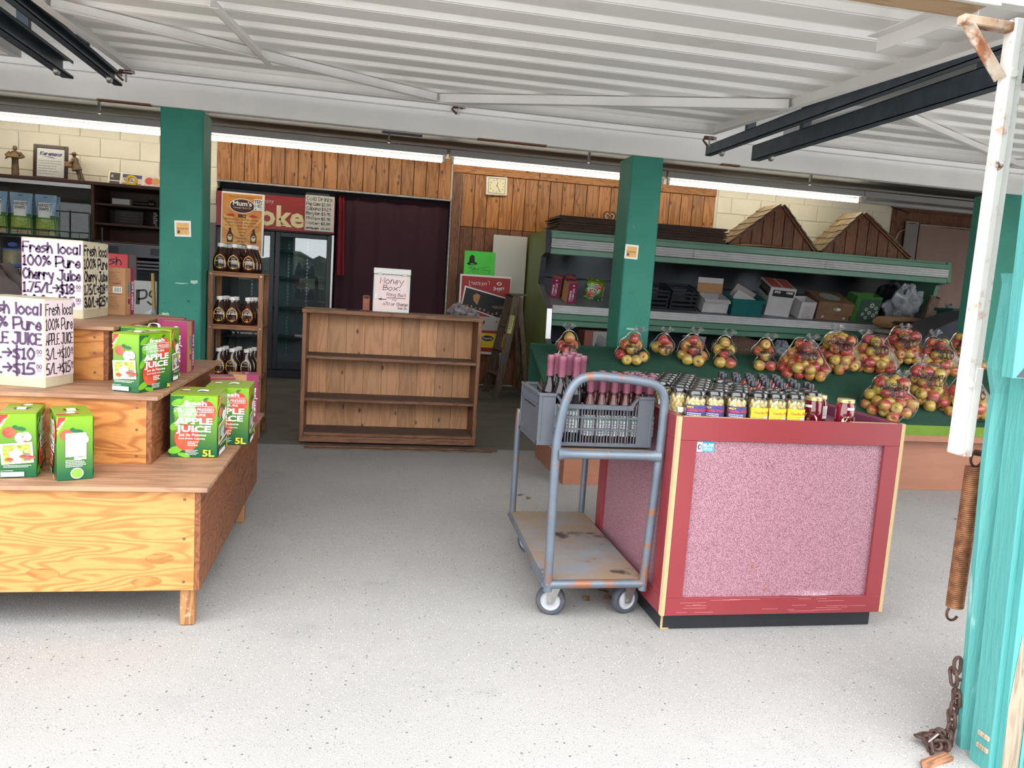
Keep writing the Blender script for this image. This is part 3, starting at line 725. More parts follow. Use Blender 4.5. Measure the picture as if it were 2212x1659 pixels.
def tier(name, label, X0, X1, Y0, Y1, z0, z1, mf, legs):
    t = thing(name, label, 'display stand', ((X0+X1)/2, (Y0+Y1)/2, 0 if legs else z0))
    zb = z0; th = .018
    b = MB(); b.box(X0, X1-th, Y0, Y0+th, zb, z1-.015, ch=.001); bw(b, 'front_panel', mf, t)
    b = MB(); b.box(X1-th+.0005, X1, Y0+.0, Y1, zb, z1-.015, ch=.001); bw(b, 'side_panel', M_PLYS, t)
    b = MB(); b.box(X0, X1-th, Y1-th, Y1, zb, z1-.015); b.box(X0, X0+th, Y0+th, Y1-th, zb, z1-.015); bw(b, 'back_panel', M_PLYS, t)
    b = MB(); b.box(X0-.02, X1+.025, Y0-.025, Y1+.02, z1-.015, z1, ch=.0015); bw(b, 'top', M_PLYT, t)
    b = MB()
    for z in (zb+.03, (zb+z1)/2, z1-.045):
        for X in (X1-.05, X0+.6):
            b.lathe([(0, -.001), (.0055, -.001), (.005, .0012), (0, .0016)], 8, X=Matrix.Translation((X, Y0, z)) @ Matrix.Rotation(PI/2, 4, 'X'))
    o = bw(b, 'screw', M_SCREW, t); o['kind'] = 'stuff'
    if legs:
        for (lx, ly) in ((X1-.066, Y0+.02), (X1-.066, Y1-.28), (X0+.02, Y0+.02), (X0+.02, Y1-.28)):
            b = MB(); b.box(lx, lx+.046, ly, ly+.05, 0, z1-.02, ch=.005); bw(b, 'leg', M_LEGW, t)
    return t
Z1, Z2, Z3 = .490, .740, .953
tier('plywood_display_table', 'low golden plywood display table on short legs', -2.9, -.495, 2.62, 4.05, .133, Z1, M_PLYF, True)
tbl = bpy.data.objects['plywood_display_table']
M_PLUG = wood('plywood_plug', rgb(190, 132, 70), rgb(150, 94, 44), st=(1, 4.0, 4.0), sc=2.4, rings=14, rough=.45, rnd=False)
for (x, z, ra, rb_, rot) in ((-.62, .245, .045, .020, .1), (-.97, .195, .050, .018, -.1), (-.66, .165, .048, .019, .15), (-1.5, .30, .05, .02, 0)):
    D = Decal((-2.9, 2.62, 0), (1, 0, 0), (0, 0, 1), off=.0002); x += 2.9; n = 18; P = [(x+ra*math.copysign(abs(math.cos(2*PI*i/n))**1.5, math.cos(2*PI*i/n)), z+rb_*math.sin(2*PI*i/n)+ra*math.cos(2*PI*i/n)*rot*.3) for i in range(n)]
    D.poly(P, flat('plug_joint', 132, 88, 48)); D.poly([((p[0]-x)*.97+x, (p[1]-z)*.95+z) for p in P], M_PLUG); dw(D, 'plywood_plug', tbl)
tier('plywood_riser', 'wide amber plywood riser standing on the low display table', -2.7, -.720, 2.912, 4.12, Z1, Z2, M_PLY2, False)
tier('plywood_riser', 'narrow upper plywood riser under the cherry juice price sign', -2.5, -.965, 3.256, 4.18, Z2, Z3, M_PLY2, False)

# ---- hand-lettered price boxes
M_CART = mat('old_white_carton', rgb(196, 186, 158), rgb(176, 162, 134), sc=8, rough=.7)
M_PAPER = mat('pinkish_sign_paper', rgb(222, 206, 214), rgb(216, 192, 200), sc=2.5, rough=.6)
M_PAPERY = mat('yellowed_sign_paper', rgb(206, 194, 160), rgb(212, 208, 194), sc=3, rough=.6)
M_PINKT = mat('pink_tape', rgb(226, 160, 172), rough=.5)
def sign_box(label, corner, w, dp, h, rz, rows, side_paper):
    t = thing('price_sign_box', label, 'sign', corner, rz, 'hand-lettered price boxes')     # origin: right front bottom corner
    b = MB(); b.box(-w, 0, 0, dp, 0, h, ch=.003); b.build('carton', M_CART, t)
    for nm, D, W, pm, ink, sd in (('front_sign', Decal((-w, 0, 0), (1, 0, 0), (0, 0, 1)), w, M_PAPER, INK['purple'], 1), ('side_sign', Decal((0, 0, 0), (0, 1, 0), (0, 0, 1)), dp, side_paper, INK['black'], 2)):
        D.rect(.002, W-.002, h*.12, h*.985, pm)
        if nm == 'front_sign': D.rect(.002, .012, h*.12, h*.985, M_PINKT); D.rect(W-.03, W-.004, h*.12, h*.98, mat('pale_pink_tape', rgb(226, 192, 196), rough=.5))
        n = len(rows)
        for i, row in enumerate(rows):
            hh = h*.122; yb = h*(.985-.028)-(i+1)*h*.83/n+h*.028
            D.hand(row, W*.03, yb, hh, ink, w=W*(.82 if '$' in row else .92), wd=W*(.033 if sd == 1 else .027), seed=i+sd*10)
            if '$' in row: D.hand('00', W*.885, yb+hh*.55, hh*.36, ink, w=W*.075, wd=W*.010, seed=i); D.rect(W*.885, W*.965, yb+hh*.40, yb+hh*.44, ink); D.rect(W*.895, W*.955, yb+hh*.28, yb+hh*.32, ink)
        D.build(nm, t)
    d = Decal((0, 0, h), (1, 0, 0), (0, 1, 0)); d.rect(-w*.45, -w*.2, dp*.1, dp*.5, INK['lgrey']); d.build('tape', t)
    return t
sign_box('pink hand-lettered cherry juice price box on the upper riser', (-1.156, 3.565, Z3), .236, .325, .330, 0, ['Fresh local', '100% Pure', 'Cherry Juice', "1.75/L>$18", "3.0/L>$25"], M_PAPERY)
sign_box('pink hand-lettered apple juice price box on the wide riser', (-1.093, 2.985, Z2), .255, .165, .318, -.24, ['Fresh local', '100% Pure', 'APPLE JUICE', '3/L>$10', '5/L>$15'], M_PAPER)

# ---- apple juice boxes
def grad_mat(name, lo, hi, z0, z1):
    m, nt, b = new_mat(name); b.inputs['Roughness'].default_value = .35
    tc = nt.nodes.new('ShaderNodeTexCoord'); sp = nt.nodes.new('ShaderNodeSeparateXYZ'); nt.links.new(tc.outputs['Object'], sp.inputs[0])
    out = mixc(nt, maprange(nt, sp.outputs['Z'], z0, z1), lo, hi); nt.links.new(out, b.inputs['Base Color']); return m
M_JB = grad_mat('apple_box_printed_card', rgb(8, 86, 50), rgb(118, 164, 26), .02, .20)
M_JTOP = mat('lime_box_top', rgb(132, 158, 30), rgb(120, 148, 26), sc=6, rough=.35)
M_APR = mat('printed_apple_red', rgb(190, 50, 42), rgb(210, 104, 70), sc=22, rough=.35)
M_LEAF = flat('leaf_dark', 24, 96, 44); M_LEAF2 = flat('leaf_light', 112, 180, 40); M_FOL = mat('printed_foliage', rgb(96, 124, 40), rgb(190, 190, 90), sc=90, rough=.4)
M_SKIN = flat('print_skin', 214, 160, 130); M_SHIRT = flat('print_shirt', 190, 206, 236); M_BASK = flat('print_basket', 150, 92, 50); M_LIME = flat('print_lime', 120, 206, 60)
def art_face(D, W, H, size):
    D.poly([(0, H*.98), (0, H*.45), (W*.10, H*.55), (W*.08, H*.75), (W*.2, H*.9), (W*.3, H*.98)], M_LEAF)
    for (a, q, ra, rb, rot) in ((.14, .88, .13, .05, .5), (.22, .72, .16, .09, -.3), (.1, .5, .12, .06, .8), (.12, .12, .16, .06, .3), (.30, .04, .14, .035, -.2), (.38, .92, .10, .03, .3)):
        D.ell(W*a, H*q, W*ra, H*rb, M_LEAF2 if (a*100) % 2 < 1 else M_LEAF, 10, rot)
    D.ell(W*.74, H*.73, W*.225, H*.19, M_APR, 22); D.ell(W*.36, H*.32, W*.27, H*.215, M_APR, 22); D.ell(W*.36, H*.72, W*.2, H*.16, mat('printed_apple_green', rgb(110, 180, 90), rgb(190, 220, 170), sc=40, rough=.35), 18)
    D.poly([(W*.68, H*.90), (W*.76, H*.93), (W*.82, H*.97), (W*.72, H*.96)], M_LEAF)
    wk = INK['white']
    D.text('fresh', W*.53, H*.845, H*.068, wk, w=W*.48, align='c', bold=.03)
    D.rect(W*.08, W*.92, H*.822, H*.828, wk); D.text('ORCHARD PRESSED', W*.5, H*.752, H*.05, wk, w=W*.84, align='c', bold=.004); D.rect(W*.08, W*.92, H*.732, H*.738, wk)
    D.text('100% PURE', W*.5, H*.675, H*.036, wk, w=W*.5, align='c', bold=.01)
    D.text('APPLE', W*.5, H*.545, H*.098, wk, w=W*.80, align='c', bold=.035)
    D.text('JUICE', W*.5, H*.420, H*.098, wk, w=W*.74, align='c', bold=.035)
    for (x0, x1, yy) in ((.10, .27, .545), (.28, .37, .545), (.44, .53, .545), (.12, .22, .515), (.50, .60, .420)): D.rect(W*x0, W*x1, H*yy, H*(yy+.016), wk)
    D.text('Jus de Pomme', W*.48, H*.352, H*.042, wk, w=W*.58, align='c', bold=.015); D.text('from British Columbia', W*.47, H*.300, H*.026, wk, w=W*.56, align='c', bold=.01)
    D.lines(W*.38, W*.62, H*.25, 3, H*.028, H*.014, wk, 4); D.lines(W*.34, W*.62, H*.12, 4, H*.022, H*.008, wk, 8)
    D.text(size, W*.95, H*.03, H*.105 if size == '5L' else H*.06, INK['yellow'], w=W*(.25 if size == '5L' else .12), align='r', bold=.03)
def top_side(D, W, H):
    D.poly([(0, H*.985), (W*.30, H*.985), (W*.0, H*.72)], flat('banner_yellow', 230, 226, 60)); D.poly([(W*.03, H*.985), (W*.26, H*.985), (0, H*.755), (0, H*.86)], INK['red'])
    D.text('Bag-in-Box', W*.035, H*.795, H*.03, INK['white'], w=W*.30, bold=.02, rot=1.0)
    D.ell(W*.27, H*.71, W*.19, H*.085, M_APR, 18); D.ell(W*.42, H*.79, W*.07, H*.03, M_LEAF, 10, .4); D.ell(W*.57, H*.765, W*.15, H*.03, M_LEAF, 10, -.15)
    D.ell(W*.60, H*.62, W*.17, H*.083, M_APR, 16); D.ell(W*.56, H*.625, W*.145, H*.08, INK['white'], 16); D.ell(W*.74, H*.645, W*.12, H*.075, INK['white'], 14, .5); D.ell(W*.63, H*.64, W*.02, H*.012, INK['brown'], 6)
def photo_face(D, W, H, size):
    top_side(D, W, H)
    def q(a, b_): c, s_ = math.cos(.07), math.sin(.07); x, y = (a-.45)*W, (b_-.38)*H; return (W*.47+x*c-y*s_, H*.385+x*s_+y*c)
    D.poly([q(.02, .22), q(.88, .22), q(.88, .54), q(.02, .54)], INK['white']); D.poly([q(.08, .245), q(.82, .245), q(.82, .515), q(.08, .515)], M_FOL)
    D.poly([q(.30, .25), q(.56, .25), q(.60, .40), q(.50, .44), q(.36, .44), q(.24, .40)], M_SHIRT); D.ell(*q(.43, .47), W*.055, H*.032, M_SKIN, 10)
    D.poly([q(.62, .26), q(.80, .26), q(.78, .37), q(.64, .38)], flat('print_child', 120, 110, 130)); D.ell(*q(.70, .405), W*.05, H*.025, M_SKIN, 10)
    for (a, c) in ((.14, .29), (.52, .32), (.72, .30)): D.ell(*q(a+.1, c), W*.12, H*.024, M_BASK, 10); D.ell(*q(a+.1, c+.018), W*.10, H*.014, INK['red'], 8)
    D.lines(W*.12, W*.92, H*.195, 2, H*.022, H*.008, INK['white'], 3); D.lines(W*.04, W*.45, H*.118, 1, .01, H*.007, INK['white'], 5)
    D.rect(W*.04, W*.66, H*.03, H*.10, INK['white'])
    if size == '5L': D.text('5L', W*.95, H*.05, H*.06, INK['yellow'], w=W*.18, align='r', bold=.03)
def label_face(D, W, H, size):
    top_side(D, W, H); D.rect(W*.23, W*.80, H*.37, H*.74, INK['white']); D.rect(W*.46, W*.80, H*.325, H*.36, INK['white'])
    D.lines(W*.23, W*.80, H*.31, 5, H*.024, H*.010, INK['white'], 6); D.ell(W*.54, H*.11, W*.18, H*.085, INK['white'], 22); D.ell(W*.54, H*.11, W*.155, H*.074, M_LIME, 22)
def make_juice(size, a, c, h, label, loc, rz, raised=False):
    """narrow faces (width a) look along y: photo at -y, label at +y; wide art faces (width c) look along x"""
    t = thing('apple_juice_box', label, 'juice box', loc, rz, 'apple juice boxes on the plywood tiers')
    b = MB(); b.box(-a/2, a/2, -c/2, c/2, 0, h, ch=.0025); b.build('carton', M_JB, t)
    b = MB(); b.box(-a/2-.001, a/2+.001, -c/2-.001, c/2+.001, h+.0005, h+.0025, ch=.0008); lid = b.build('lid', M_JTOP, t)
    d = Decal((0, 0, h+.0025), (1, 0, 0), (0, 1, 0)); d.poly([(-.02, -.035), (.02, -.035), (.02, -.012), (.028, 0), (-.028, 0), (-.02, -.012)], flat('slot_dark', 70, 74, 30))
    d.ell(-.005, .055, .012, .018, M_APR, 10); d.ell(.008, .05, .014, .016, INK['white'], 10); d.poly([(a/2, c/2-.03), (a/2, c/2-.012), (a/2-.03, c/2-.001), (a/2-.05, c/2-.001)], INK['red']); d.build('lid_print', lid)
    b = MB(); hh_ = .016 if raised else .004; HP = smoothpath([(0, -.034, h+.001), (0, -.030, h+hh_*.8+.001), (0, -.014, h+hh_+.002), (0, .002, h+hh_*.8+.001), (0, .006, h+.001)], 3)
    for i_ in range(len(HP)-1): b.bar(HP[i_], HP[i_+1], .026, .0012, up=(0, 0, 1))
    b.build('handle', INK['white'], t)
    for nm, D, W, fn in (('photo_print', Decal((-a/2, -c/2, 0), (1, 0, 0), (0, 0, 1)), a, photo_face), ('label_print', Decal((a/2, c/2, 0), (-1, 0, 0), (0, 0, 1)), a, label_face),
                         ('art_print', Decal((a/2, -c/2, 0), (0, 1, 0), (0, 0, 1)), c, art_face), ('art_print', Decal((-a/2, c/2, 0), (0, -1, 0), (0, 0, 1)), c, art_face)):
        fn(D, W, h, size); D.build(nm, t)
    return t
a3, c3, h3 = .104, .192, .212
def corner(cx, cy, rz, dx, dy):      # centre of a box whose local corner (dx,dy) sits at (cx,cy)
    return (cx-(dx*math.cos(rz)-dy*math.sin(rz)), cy-(dx*math.sin(rz)+dy*math.cos(rz)))
jr = -.34; q = corner(-.775, 2.955, jr, a3/2, -c3/2)
J3 = make_juice('3L', a3, c3, h3, 'green three-litre apple juice box at the corner of the wide riser', (q[0], q[1], Z2), jr)
q = (-.832, 3.335); make_juice('3L', a3, c3, h3, 'green apple juice box with white handle, behind another on the wide riser', (q[0], q[1], Z2), 1.50, True)
jr = .22; q = corner(-1.017, 2.705, jr, a3/2, -c3/2); copy_tree(J3, (q[0], q[1], Z1), jr, 'apple juice box showing the orchard picture side on the low table')
jr = PI+.44; q = corner(-.940, 2.655, jr, a3/2, c3/2); copy_tree(J3, (q[0], q[1], Z1), jr, 'apple juice box showing a blank white label on the low table')
a5, c5, h5 = .205, .170, .238
J5 = make_juice('5L', .205, .168, h5, 'large five-litre apple juice box facing front on the low table', (-.602, 3.135, Z1), PI/2)
copy_tree(J5, (-.525, 3.375, Z1), PI/2+.03, 'large five-litre apple juice box half hidden behind its twin')

# ---- cherry juice cartons
M_KRAFT = mat('kraft_card', rgb(186, 142, 100), rgb(172, 128, 88), sc=10, rough=.7); M_MAG = flat('magenta', 142, 34, 84); M_CHERRY = flat('cherry', 150, 20, 60); M_TEAL = flat('tealleaf', 70, 140, 160)
def cherry(label, loc, rz, front):
    w_, d_, h_ = .105, .135, .225
    t = thing('cherry_juice_box', label, 'juice box', loc, rz, 'cherry juice cartons')
    b = MB(); b.box(-w_/2, w_/2, -d_/2, d_/2, 0, h_, ch=.002); b.build('carton', M_KRAFT, t)
    d = Decal((w_/2, -d_/2, 0), (0, 1, 0), (0, 0, 1)); d.rect(d_*.62, d_, 0, h_, M_MAG); d.text('CHERRY JUICE', d_*.93, h_*.10, d_*.20, INK['white'], w=h_*.62, rot=PI/2, bold=.02)
    d.ell(d_*.45, h_*.58, d_*.10, h_*.13, M_TEAL, 12); d.line([(d_*.45, h_*.46), (d_*.42, h_*.36)], .002, M_CHERRY); d.ell(d_*.42, h_*.29, d_*.17, h_*.09, INK['white'], 14); d.ell(d_*.42, h_*.29, d_*.15, h_*.08, M_CHERRY, 14); d.build('side_print', t)
    d = Decal((-w_/2, -d_/2, 0), (1, 0, 0), (0, 0, 1))
    if front:
        d.rect(0, w_, 0, h_, M_MAG); d.text('PREMIUM', w_*.40, h_*.18, w_*.20, INK['white'], w=h_*.44, rot=PI/2, bold=.02); d.text('CHERRY JUICE', w_*.72, h_*.18, w_*.22, INK['white'], w=h_*.55, rot=PI/2, bold=.02)
        d.ell(w_*.55, h_*.87, w_*.1, h_*.035, INK['white'], 10); d.lines(w_*.2, w_*.8, h_*.14, 2, h_*.05, h_*.012, INK['white'], 2)
    else:
        d.lines(w_*.12, w_*.85, h_*.90, 10, h_*.032, h_*.007, INK['brown'], 4); d.rect(w_*.5, w_*.85, h_*.66, h_*.675, M_MAG); d.rect(w_*.12, w_*.9, h_*.44, h_*.45, M_MAG); d.rect(w_*.5, w_*.88, h_*.47, h_*.60, INK['white'])
        for i in range(9): x = w_*(.54+.034*i); d.rect(x, x+w_*(.010+.008*(i % 3)), h_*.485, h_*.585, flat('barcode', 60, 110, 90)); d.k -= 1
        d.k += 1; d.lines(w_*.2, w_*.8, h_*.38, 8, h_*.035, h_*.006, INK['brown'], 9)
    d.build('front_print' if front else 'back_print', t)
    d = Decal((-w_/2, -d_/2, h_), (1, 0, 0), (0, 1, 0)); d.rect(0, w_, d_*.45, d_, M_MAG); d.text('CHERRY', w_*.1, d_*.55, d_*.12, INK['white'], w=w_*.7); d.build('top_print', t)
    return t
cherry('brown cherry juice carton showing its printed back, beside the cherry price box', (-1.163, 4.06, Z3), -.03, False)
CJ = cherry('magenta cherry juice carton standing at the edge of the wide riser', (-.795, 3.65, Z2), 0, True)
copy_tree(CJ, (-.86, 3.82, Z2), .1, 'cherry juice carton tucked behind the magenta one on the wide riser')
copy_tree(CJ, (-.62, 3.72, Z1), .25, 'cherry juice carton on the low table behind the five-litre boxes')
copy_tree(CJ, (-.545, 3.86, Z1), -1.45, 'cherry juice carton at the far edge of the low table')

# ================================================================== stock cart with crate of bottles
M_PIPE = mat('blue_grey_pipe', rgb(108, 118, 130), rgb(92, 102, 114), sc=8, rough=.4, metal=.3, patch=((rgb(138, 92, 66), 9, .56, .64), (rgb(190, 190, 192), 24, .68, .76)))
M_DECK = mat('worn_grey_deck', rgb(140, 146, 152), rgb(120, 124, 130), sc=5, rough=.6, patch=((rgb(146, 122, 100), 3.0, .36, .56), (rgb(64, 52, 46), 5, .60, .68)))
YF, YR, SH, SR = 2.60, 3.46, .034, .010
cart = thing('stock_cart', 'blue-grey tubular steel stock cart with a worn deck', 'cart', (.90, 3.02, 0))
hp = [(.700, .125), (.694, .60), (.700, .72), (.716, .82), (.748, .888), (.80, .912), (.90, .911), (1.0, .902), (1.052, .888), (1.080, .852), (1.085, .78), (1.082, .62), (1.062, .125)]
b = MB(); b.tube(smoothpath([(x, YF, z) for x, z in hp], 5), .0165, 14); bw(b, 'handle', M_PIPE, cart, smooth=50)
hr = [(.700+SH, .125), (.700+SH, .60), (.712+SH, .640), (.75+SH, .655), (1.01+SR, .655), (1.048+SR, .640), (1.060+SR, .60), (1.060+SR, .125)]
b = MB(); b.tube(smoothpath([(x, YR, z) for x, z in hr], 5), .0145, 12); bw(b, 'rear_frame', M_PIPE, cart, smooth=50)
b = MB(); b.tube([(.70, YF, .632), (.72, YF, .632), (.745, YF, .632), (1.03, YF, .632), (1.06, YF, .632), (1.082, YF, .632)], [.026, .021, .0165, .0165, .021, .026], 12); bw(b, 'cross_bar', M_PIPE, cart, smooth=60)
b = MB()
for X, s_ in ((.712, SH), (1.064, SR)): b.tube([(X, YF, .632), (X+s_, YR, .640)], .012, 10)
b.add([(.71, YF+.01, .643), (1.07, YF+.01, .643), (1.06+SR, YR-.01, .645), (.71+SH, YR-.01, .645)], [(0, 1, 2, 3)]); bw(b, 'upper_shelf', M_DECK, cart, smooth=50)
b = MB(); b.extr([(.69, YF+.012, .150), (1.066, YF+.012, .150), (1.068+SR, YR+.0, .150), (.69+SH, YR, .150)], (0, 0, .014)); bw(b, 'deck', M_DECK, cart)
b = MB(); b.tube([(.69, YF, .150), (1.068, YF, .150)], .0165, 12); b.tube([(.69, YF, .148), (.69+SH, YR, .148)], .013, 10); b.tube([(1.068, YF, .148), (1.068+SR, YR, .148)], .013, 10); b.tube([(.69+SH, YR, .148), (1.068+SR, YR, .148)], .013, 10); bw(b, 'deck_frame', M_PIPE, cart, smooth=50)
M_TYRE = mat('dark_blue_tyre', rgb(48, 56, 74), rgb(80, 80, 82), sc=20, rough=.7); M_HUB = mat('grey_hub', rgb(176, 178, 184), rgb(160, 160, 166), sc=9, rough=.5)
def caster(cx, cy, ang):
    b = MB(); X = Matrix.Translation((cx, cy, .056)) @ Matrix.Rotation(ang, 4, 'Z') @ Matrix.Rotation(PI/2, 4, 'X')
    b.lathe([(.036, -.014), (.050, -.016), (.0555, -.010), (.0565, 0), (.0555, .010), (.050, .016), (.036, .014)], 26, X=X, cap=False); w_ = bw(b, 'wheel', M_TYRE, cart, smooth=50)
    b = MB(); b.lathe([(0, -.012), (.012, -.014), (.030, -.010), (.0375, -.0145), (.0375, .0145), (.030, .010), (.012, .014), (0, .012)], 22, X=X); o = b.build('hub', M_HUB, w_, smooth=40)
    Z = Matrix.Translation((cx, cy, 0)) @ Matrix.Rotation(ang, 4, 'Z'); b = MB()
    for s_ in (-1, 1):
        b.extr([Z @ Vector((-.012, s_*.020, .045)), Z @ Vector((.012, s_*.020, .045)), Z @ Vector((.040, s_*.020, .125)), Z @ Vector((-.016, s_*.020, .125))], Z.to_3x3() @ Vector((0, .003*s_, 0)))
    b.box(-.022, .046, -.026, .026, .122, .136, X=Z); b.tube([Z @ Vector((0, -.027, .056)), Z @ Vector((0, .027, .056))], .007, 8); bw(b, 'caster_fork', M_GALV, cart, smooth=35)
caster(.738, 2.685, -.35); caster(1.030, 2.685, .30); caster(.790, 3.36, -1.1); caster(1.025, 3.37, .4)
# crate
M_CRATE = mat('grey_crate_plastic', rgb(80, 84, 92), rgb(70, 74, 82), sc=6, rough=.5, patch=((rgb(140, 138, 134), 14, .64, .76),))
CX0, CX1, CY0, CY1, CZ = .634, 1.062, 2.645, 2.96, .652
crate = thing('bottle_crate', 'dark grey slatted plastic crate on the stock cart', 'crate', ((CX0+CX1)/2, (CY0+CY1)/2, CZ))
TZ = .842; LZ = .806
b = MB(); b.box(CX0+.01, CX1-.01, CY0+.01, CY1-.01, CZ, CZ+.008, ch=.002); b.box(CX0-.003, CX1+.003, CY0-.003, CY0+.012, CZ, CZ+.014, ch=.002); b.box(CX0-.003, CX1+.003, CY1-.012, CY1+.003, CZ, CZ+.014); b.box(CX0-.003, CX0+.012, CY0, CY1, CZ, CZ+.014); b.box(CX1-.012, CX1+.003, CY0, CY1, CZ, CZ+.014); bw(b, 'base', M_CRATE, crate)
for X, s_ in ((CX0, 1), (CX1, -1)):
    for Y, q_ in ((CY0, 1), (CY1, -1)):
        b = MB(); b.box(X, X+s_*.058, Y, Y+q_*.005, CZ+.01, TZ); b.box(X, X+s_*.005, Y, Y+q_*.05, CZ+.01, TZ); b.box(X-s_*.004, X+s_*.064, Y-q_*.005, Y+q_*.008, TZ-.012, TZ, ch=.002); b.box(X-s_*.003, X+s_*.01, Y-q_*.003, Y+q_*.01, CZ+.01, TZ, ch=.002); bw(b, 'corner_post', M_CRATE, crate)
for Y, q_, nm in ((CY0, 1, 'front'), (CY1, -1, 'back')):
    b = MB(); n = 27
    for i in range(n):
        x = CX0+.066+(CX1-CX0-.132)*i/(n-1); b.box(x-.0019, x+.0019, Y, Y+q_*.006, CZ+.012, LZ)
    for z in (CZ+.060, CZ+.104): b.box(CX0+.058, CX1-.058, Y-q_*.003, Y+q_*.004, z, z+.006)
    bw(b, 'slat_grille', M_CRATE, crate)
    b = MB(); b.box(CX0+.075, CX1-.075, Y-q_*.006, Y+q_*.009, LZ-.018, LZ, ch=.002)
    for s0, x in ((1, CX0+.06), (-1, CX1-.06)): b.extr([(x, Y-q_*.005, TZ-.012), (x, Y-q_*.005, TZ), (x+s0*.03, Y-q_*.005, LZ), (x+s0*.03, Y-q_*.005, LZ-.018)], (0, q_*.013, 0))
    for i in range(5): x = CX0+.1+(CX1-CX0-.2)*i/4; b.box(x-.0015, x+.0015, Y-q_*.008, Y, CZ+.012, LZ)
    bw(b, 'rim', M_CRATE, crate)
for X, s_ in ((CX0, 1), (CX1, -1)):
    b = MB(); b.box(X, X+s_*.005, CY0+.05, CY1-.05, CZ+.01, CZ+.125); bw(b, 'end_panel', M_CRATE, crate)
    b = MB(); b.box(X-s_*.006, X+s_*.009, CY0+.01, CY1-.01, TZ-.012, TZ, ch=.002); b.box(X-s_*.004, X+s_*.006, CY0+.01, CY1-.01, TZ-.055, TZ-.045)
    for i in range(6): y = CY0+.05+(CY1-CY0-.1)*i/5; b.box(X-s_*.005, X+s_*.004, y-.0015, y+.0015, TZ-.05, TZ)
    bw(b, 'end_rim', M_CRATE, crate)
# bottles in the crate
M_BGLASS = mat('dark_bottle_glass', rgb(20, 14, 20), rough=.10, spec=.5); M_BGLASS2 = mat('wine_red_bottle', rgb(52, 22, 24), rgb(80, 34, 30), sc=12, rough=.10, spec=.5)
M_CAPS = mat('mauve_capsule', rgb(118, 64, 82), rgb(106, 56, 74), sc=30, rough=.35); M_LABW = mat('white_bottle_label', rgb(236, 238, 234), rough=.6)
def bottle(r, hb, hn, H, gm, label, group):
    t = thing('juice_bottle', label, 'bottle', (0, 0, 0), 0, group)
    b = MB(); b.lathe([(0, .004), (r*.8, 0), (r, .004), (r, hb), (r*.93, hb+.014), (r*.66, hb+.034), (r*.42, hb+.050), (.0128, hb+.066), (.0122, hn)], 18); b.build('glass', gm, t, smooth=50)
    b = MB(); b.lathe([(.0136, hn-.004), (.0136, H-.022), (.0146, H-.020), (.0146, H-.004), (.0136, H), (0, H)], 16); b.build('capsule', M_CAPS, t, smooth=40)
    d = Decal(warp=lambda a_, b_, h_: ((r+h_+.0003)*math.cos(a_/r-PI/2), (r+h_+.0003)*math.sin(a_/r-PI/2), b_)); d.rect(-r*1.35, r*1.35, hb*.22, hb*.80, M_LABW); d.rect(-r*.8, r*.9, hb*.66, hb*.74, flat('label_green', 90, 170, 120)); d.lines(-r, r*1.1, hb*.56, 5, hb*.07, hb*.022, INK['grey'], 3); d.build('label', t)
    return t
BZ = CZ+.0085
BT = bottle(.0275, .175, .240, .312, M_BGLASS, 'tall dark bottle with long mauve capsule standing in the crate', 'tall bottles in the crate')
BS = bottle(.0232, .130, .192, .250, M_BGLASS2, 'short reddish bottle with mauve capsule standing in the crate', 'short bottles in the crate')
tall = [(oy(px, 765, y).x, y) for px, y in ((1192, 2.722), (1217, 2.688), (1248, 2.690), (1205, 2.790), (1231, 2.762), (1261, 2.752), (1222, 2.850), (1250, 2.832), (1238, 2.905))]
short = [(oy(px, 810, y).x, y) for y, ps in ((2.684, (1278, 1304, 1330, 1356, 1382, 1407)), (2.738, (1289, 1315, 1341, 1367, 1392)), (2.790, (1286, 1311, 1336, 1361, 1386, 1410)), (2.842, (1300, 1326, 1352, 1377))) for px in ps]
for i, (x, y) in enumerate(tall):
    if i == 0: BT.location = (x, y, BZ); BT.rotation_euler = (0, 0, .2)
    else: copy_tree(BT, (x, y, BZ), RD.uniform(-.8, .8))
for i, (x, y) in enumerate(short):
    if i == 0: BS.location = (x, y, BZ)
    else: copy_tree(BS, (x, y, BZ), RD.uniform(-.7, .7))

# ================================================================== red counter with jars
M_RED = mat('red_laminate', rgb(138, 52, 58), rgb(130, 46, 52), sc=4, rough=.35, patch=((rgb(214, 150, 150), 26, .74, .78),))
def speckle():
    m, nt, b = new_mat('pink_speckled_laminate'); b.inputs['Roughness'].default_value = .45
    v = coords(nt, (1, 1, 1)); out = mixc(nt, maprange(nt, noise(nt, v, 270, 2, .6), .40, .60), rgb(116, 72, 88), rgb(170, 126, 138))
    out = mixc(nt, maprange(nt, noise(nt, v, 400, 2), .60, .70), out, rgb(204, 170, 176)); nt.links.new(out, b.inputs['Base Color']); return m
M_PINK = speckle(); M_KICK = mat('black_kickboard', rgb(34, 36, 42), rgb(26, 28, 34), sc=8, rough=.4, patch=((rgb(110, 112, 118), 12, .70, .78),))
def plyedge():
    m, nt, b = new_mat('plywood_edge'); b.inputs['Roughness'].default_value = .7
    v = coords(nt, (1, 1, 1)); wv = nt.nodes.new('ShaderNodeTexWave'); wv.inputs['Scale'].default_value = 70; wv.bands_direction = 'X'; wv.inputs['Distortion'].default_value = .3; nt.links.new(v, wv.inputs['Vector'])
    nt.links.new(mixc(nt, wv.outputs['Fac'], rgb(206, 184, 142), rgb(150, 118, 78)), b.inputs['Base Color']); return m
M_PLYE = plyedge()
KX0, KX1, KY0, KY1, KZ0, KZ1 = 1.100, 2.002, 2.500, 3.320, .066, .797
ctr = thing('counter', 'red-framed counter with pink speckled panels and black kickboard', 'counter', ((KX0+KX1)/2, (KY0+KY1)/2, 0))
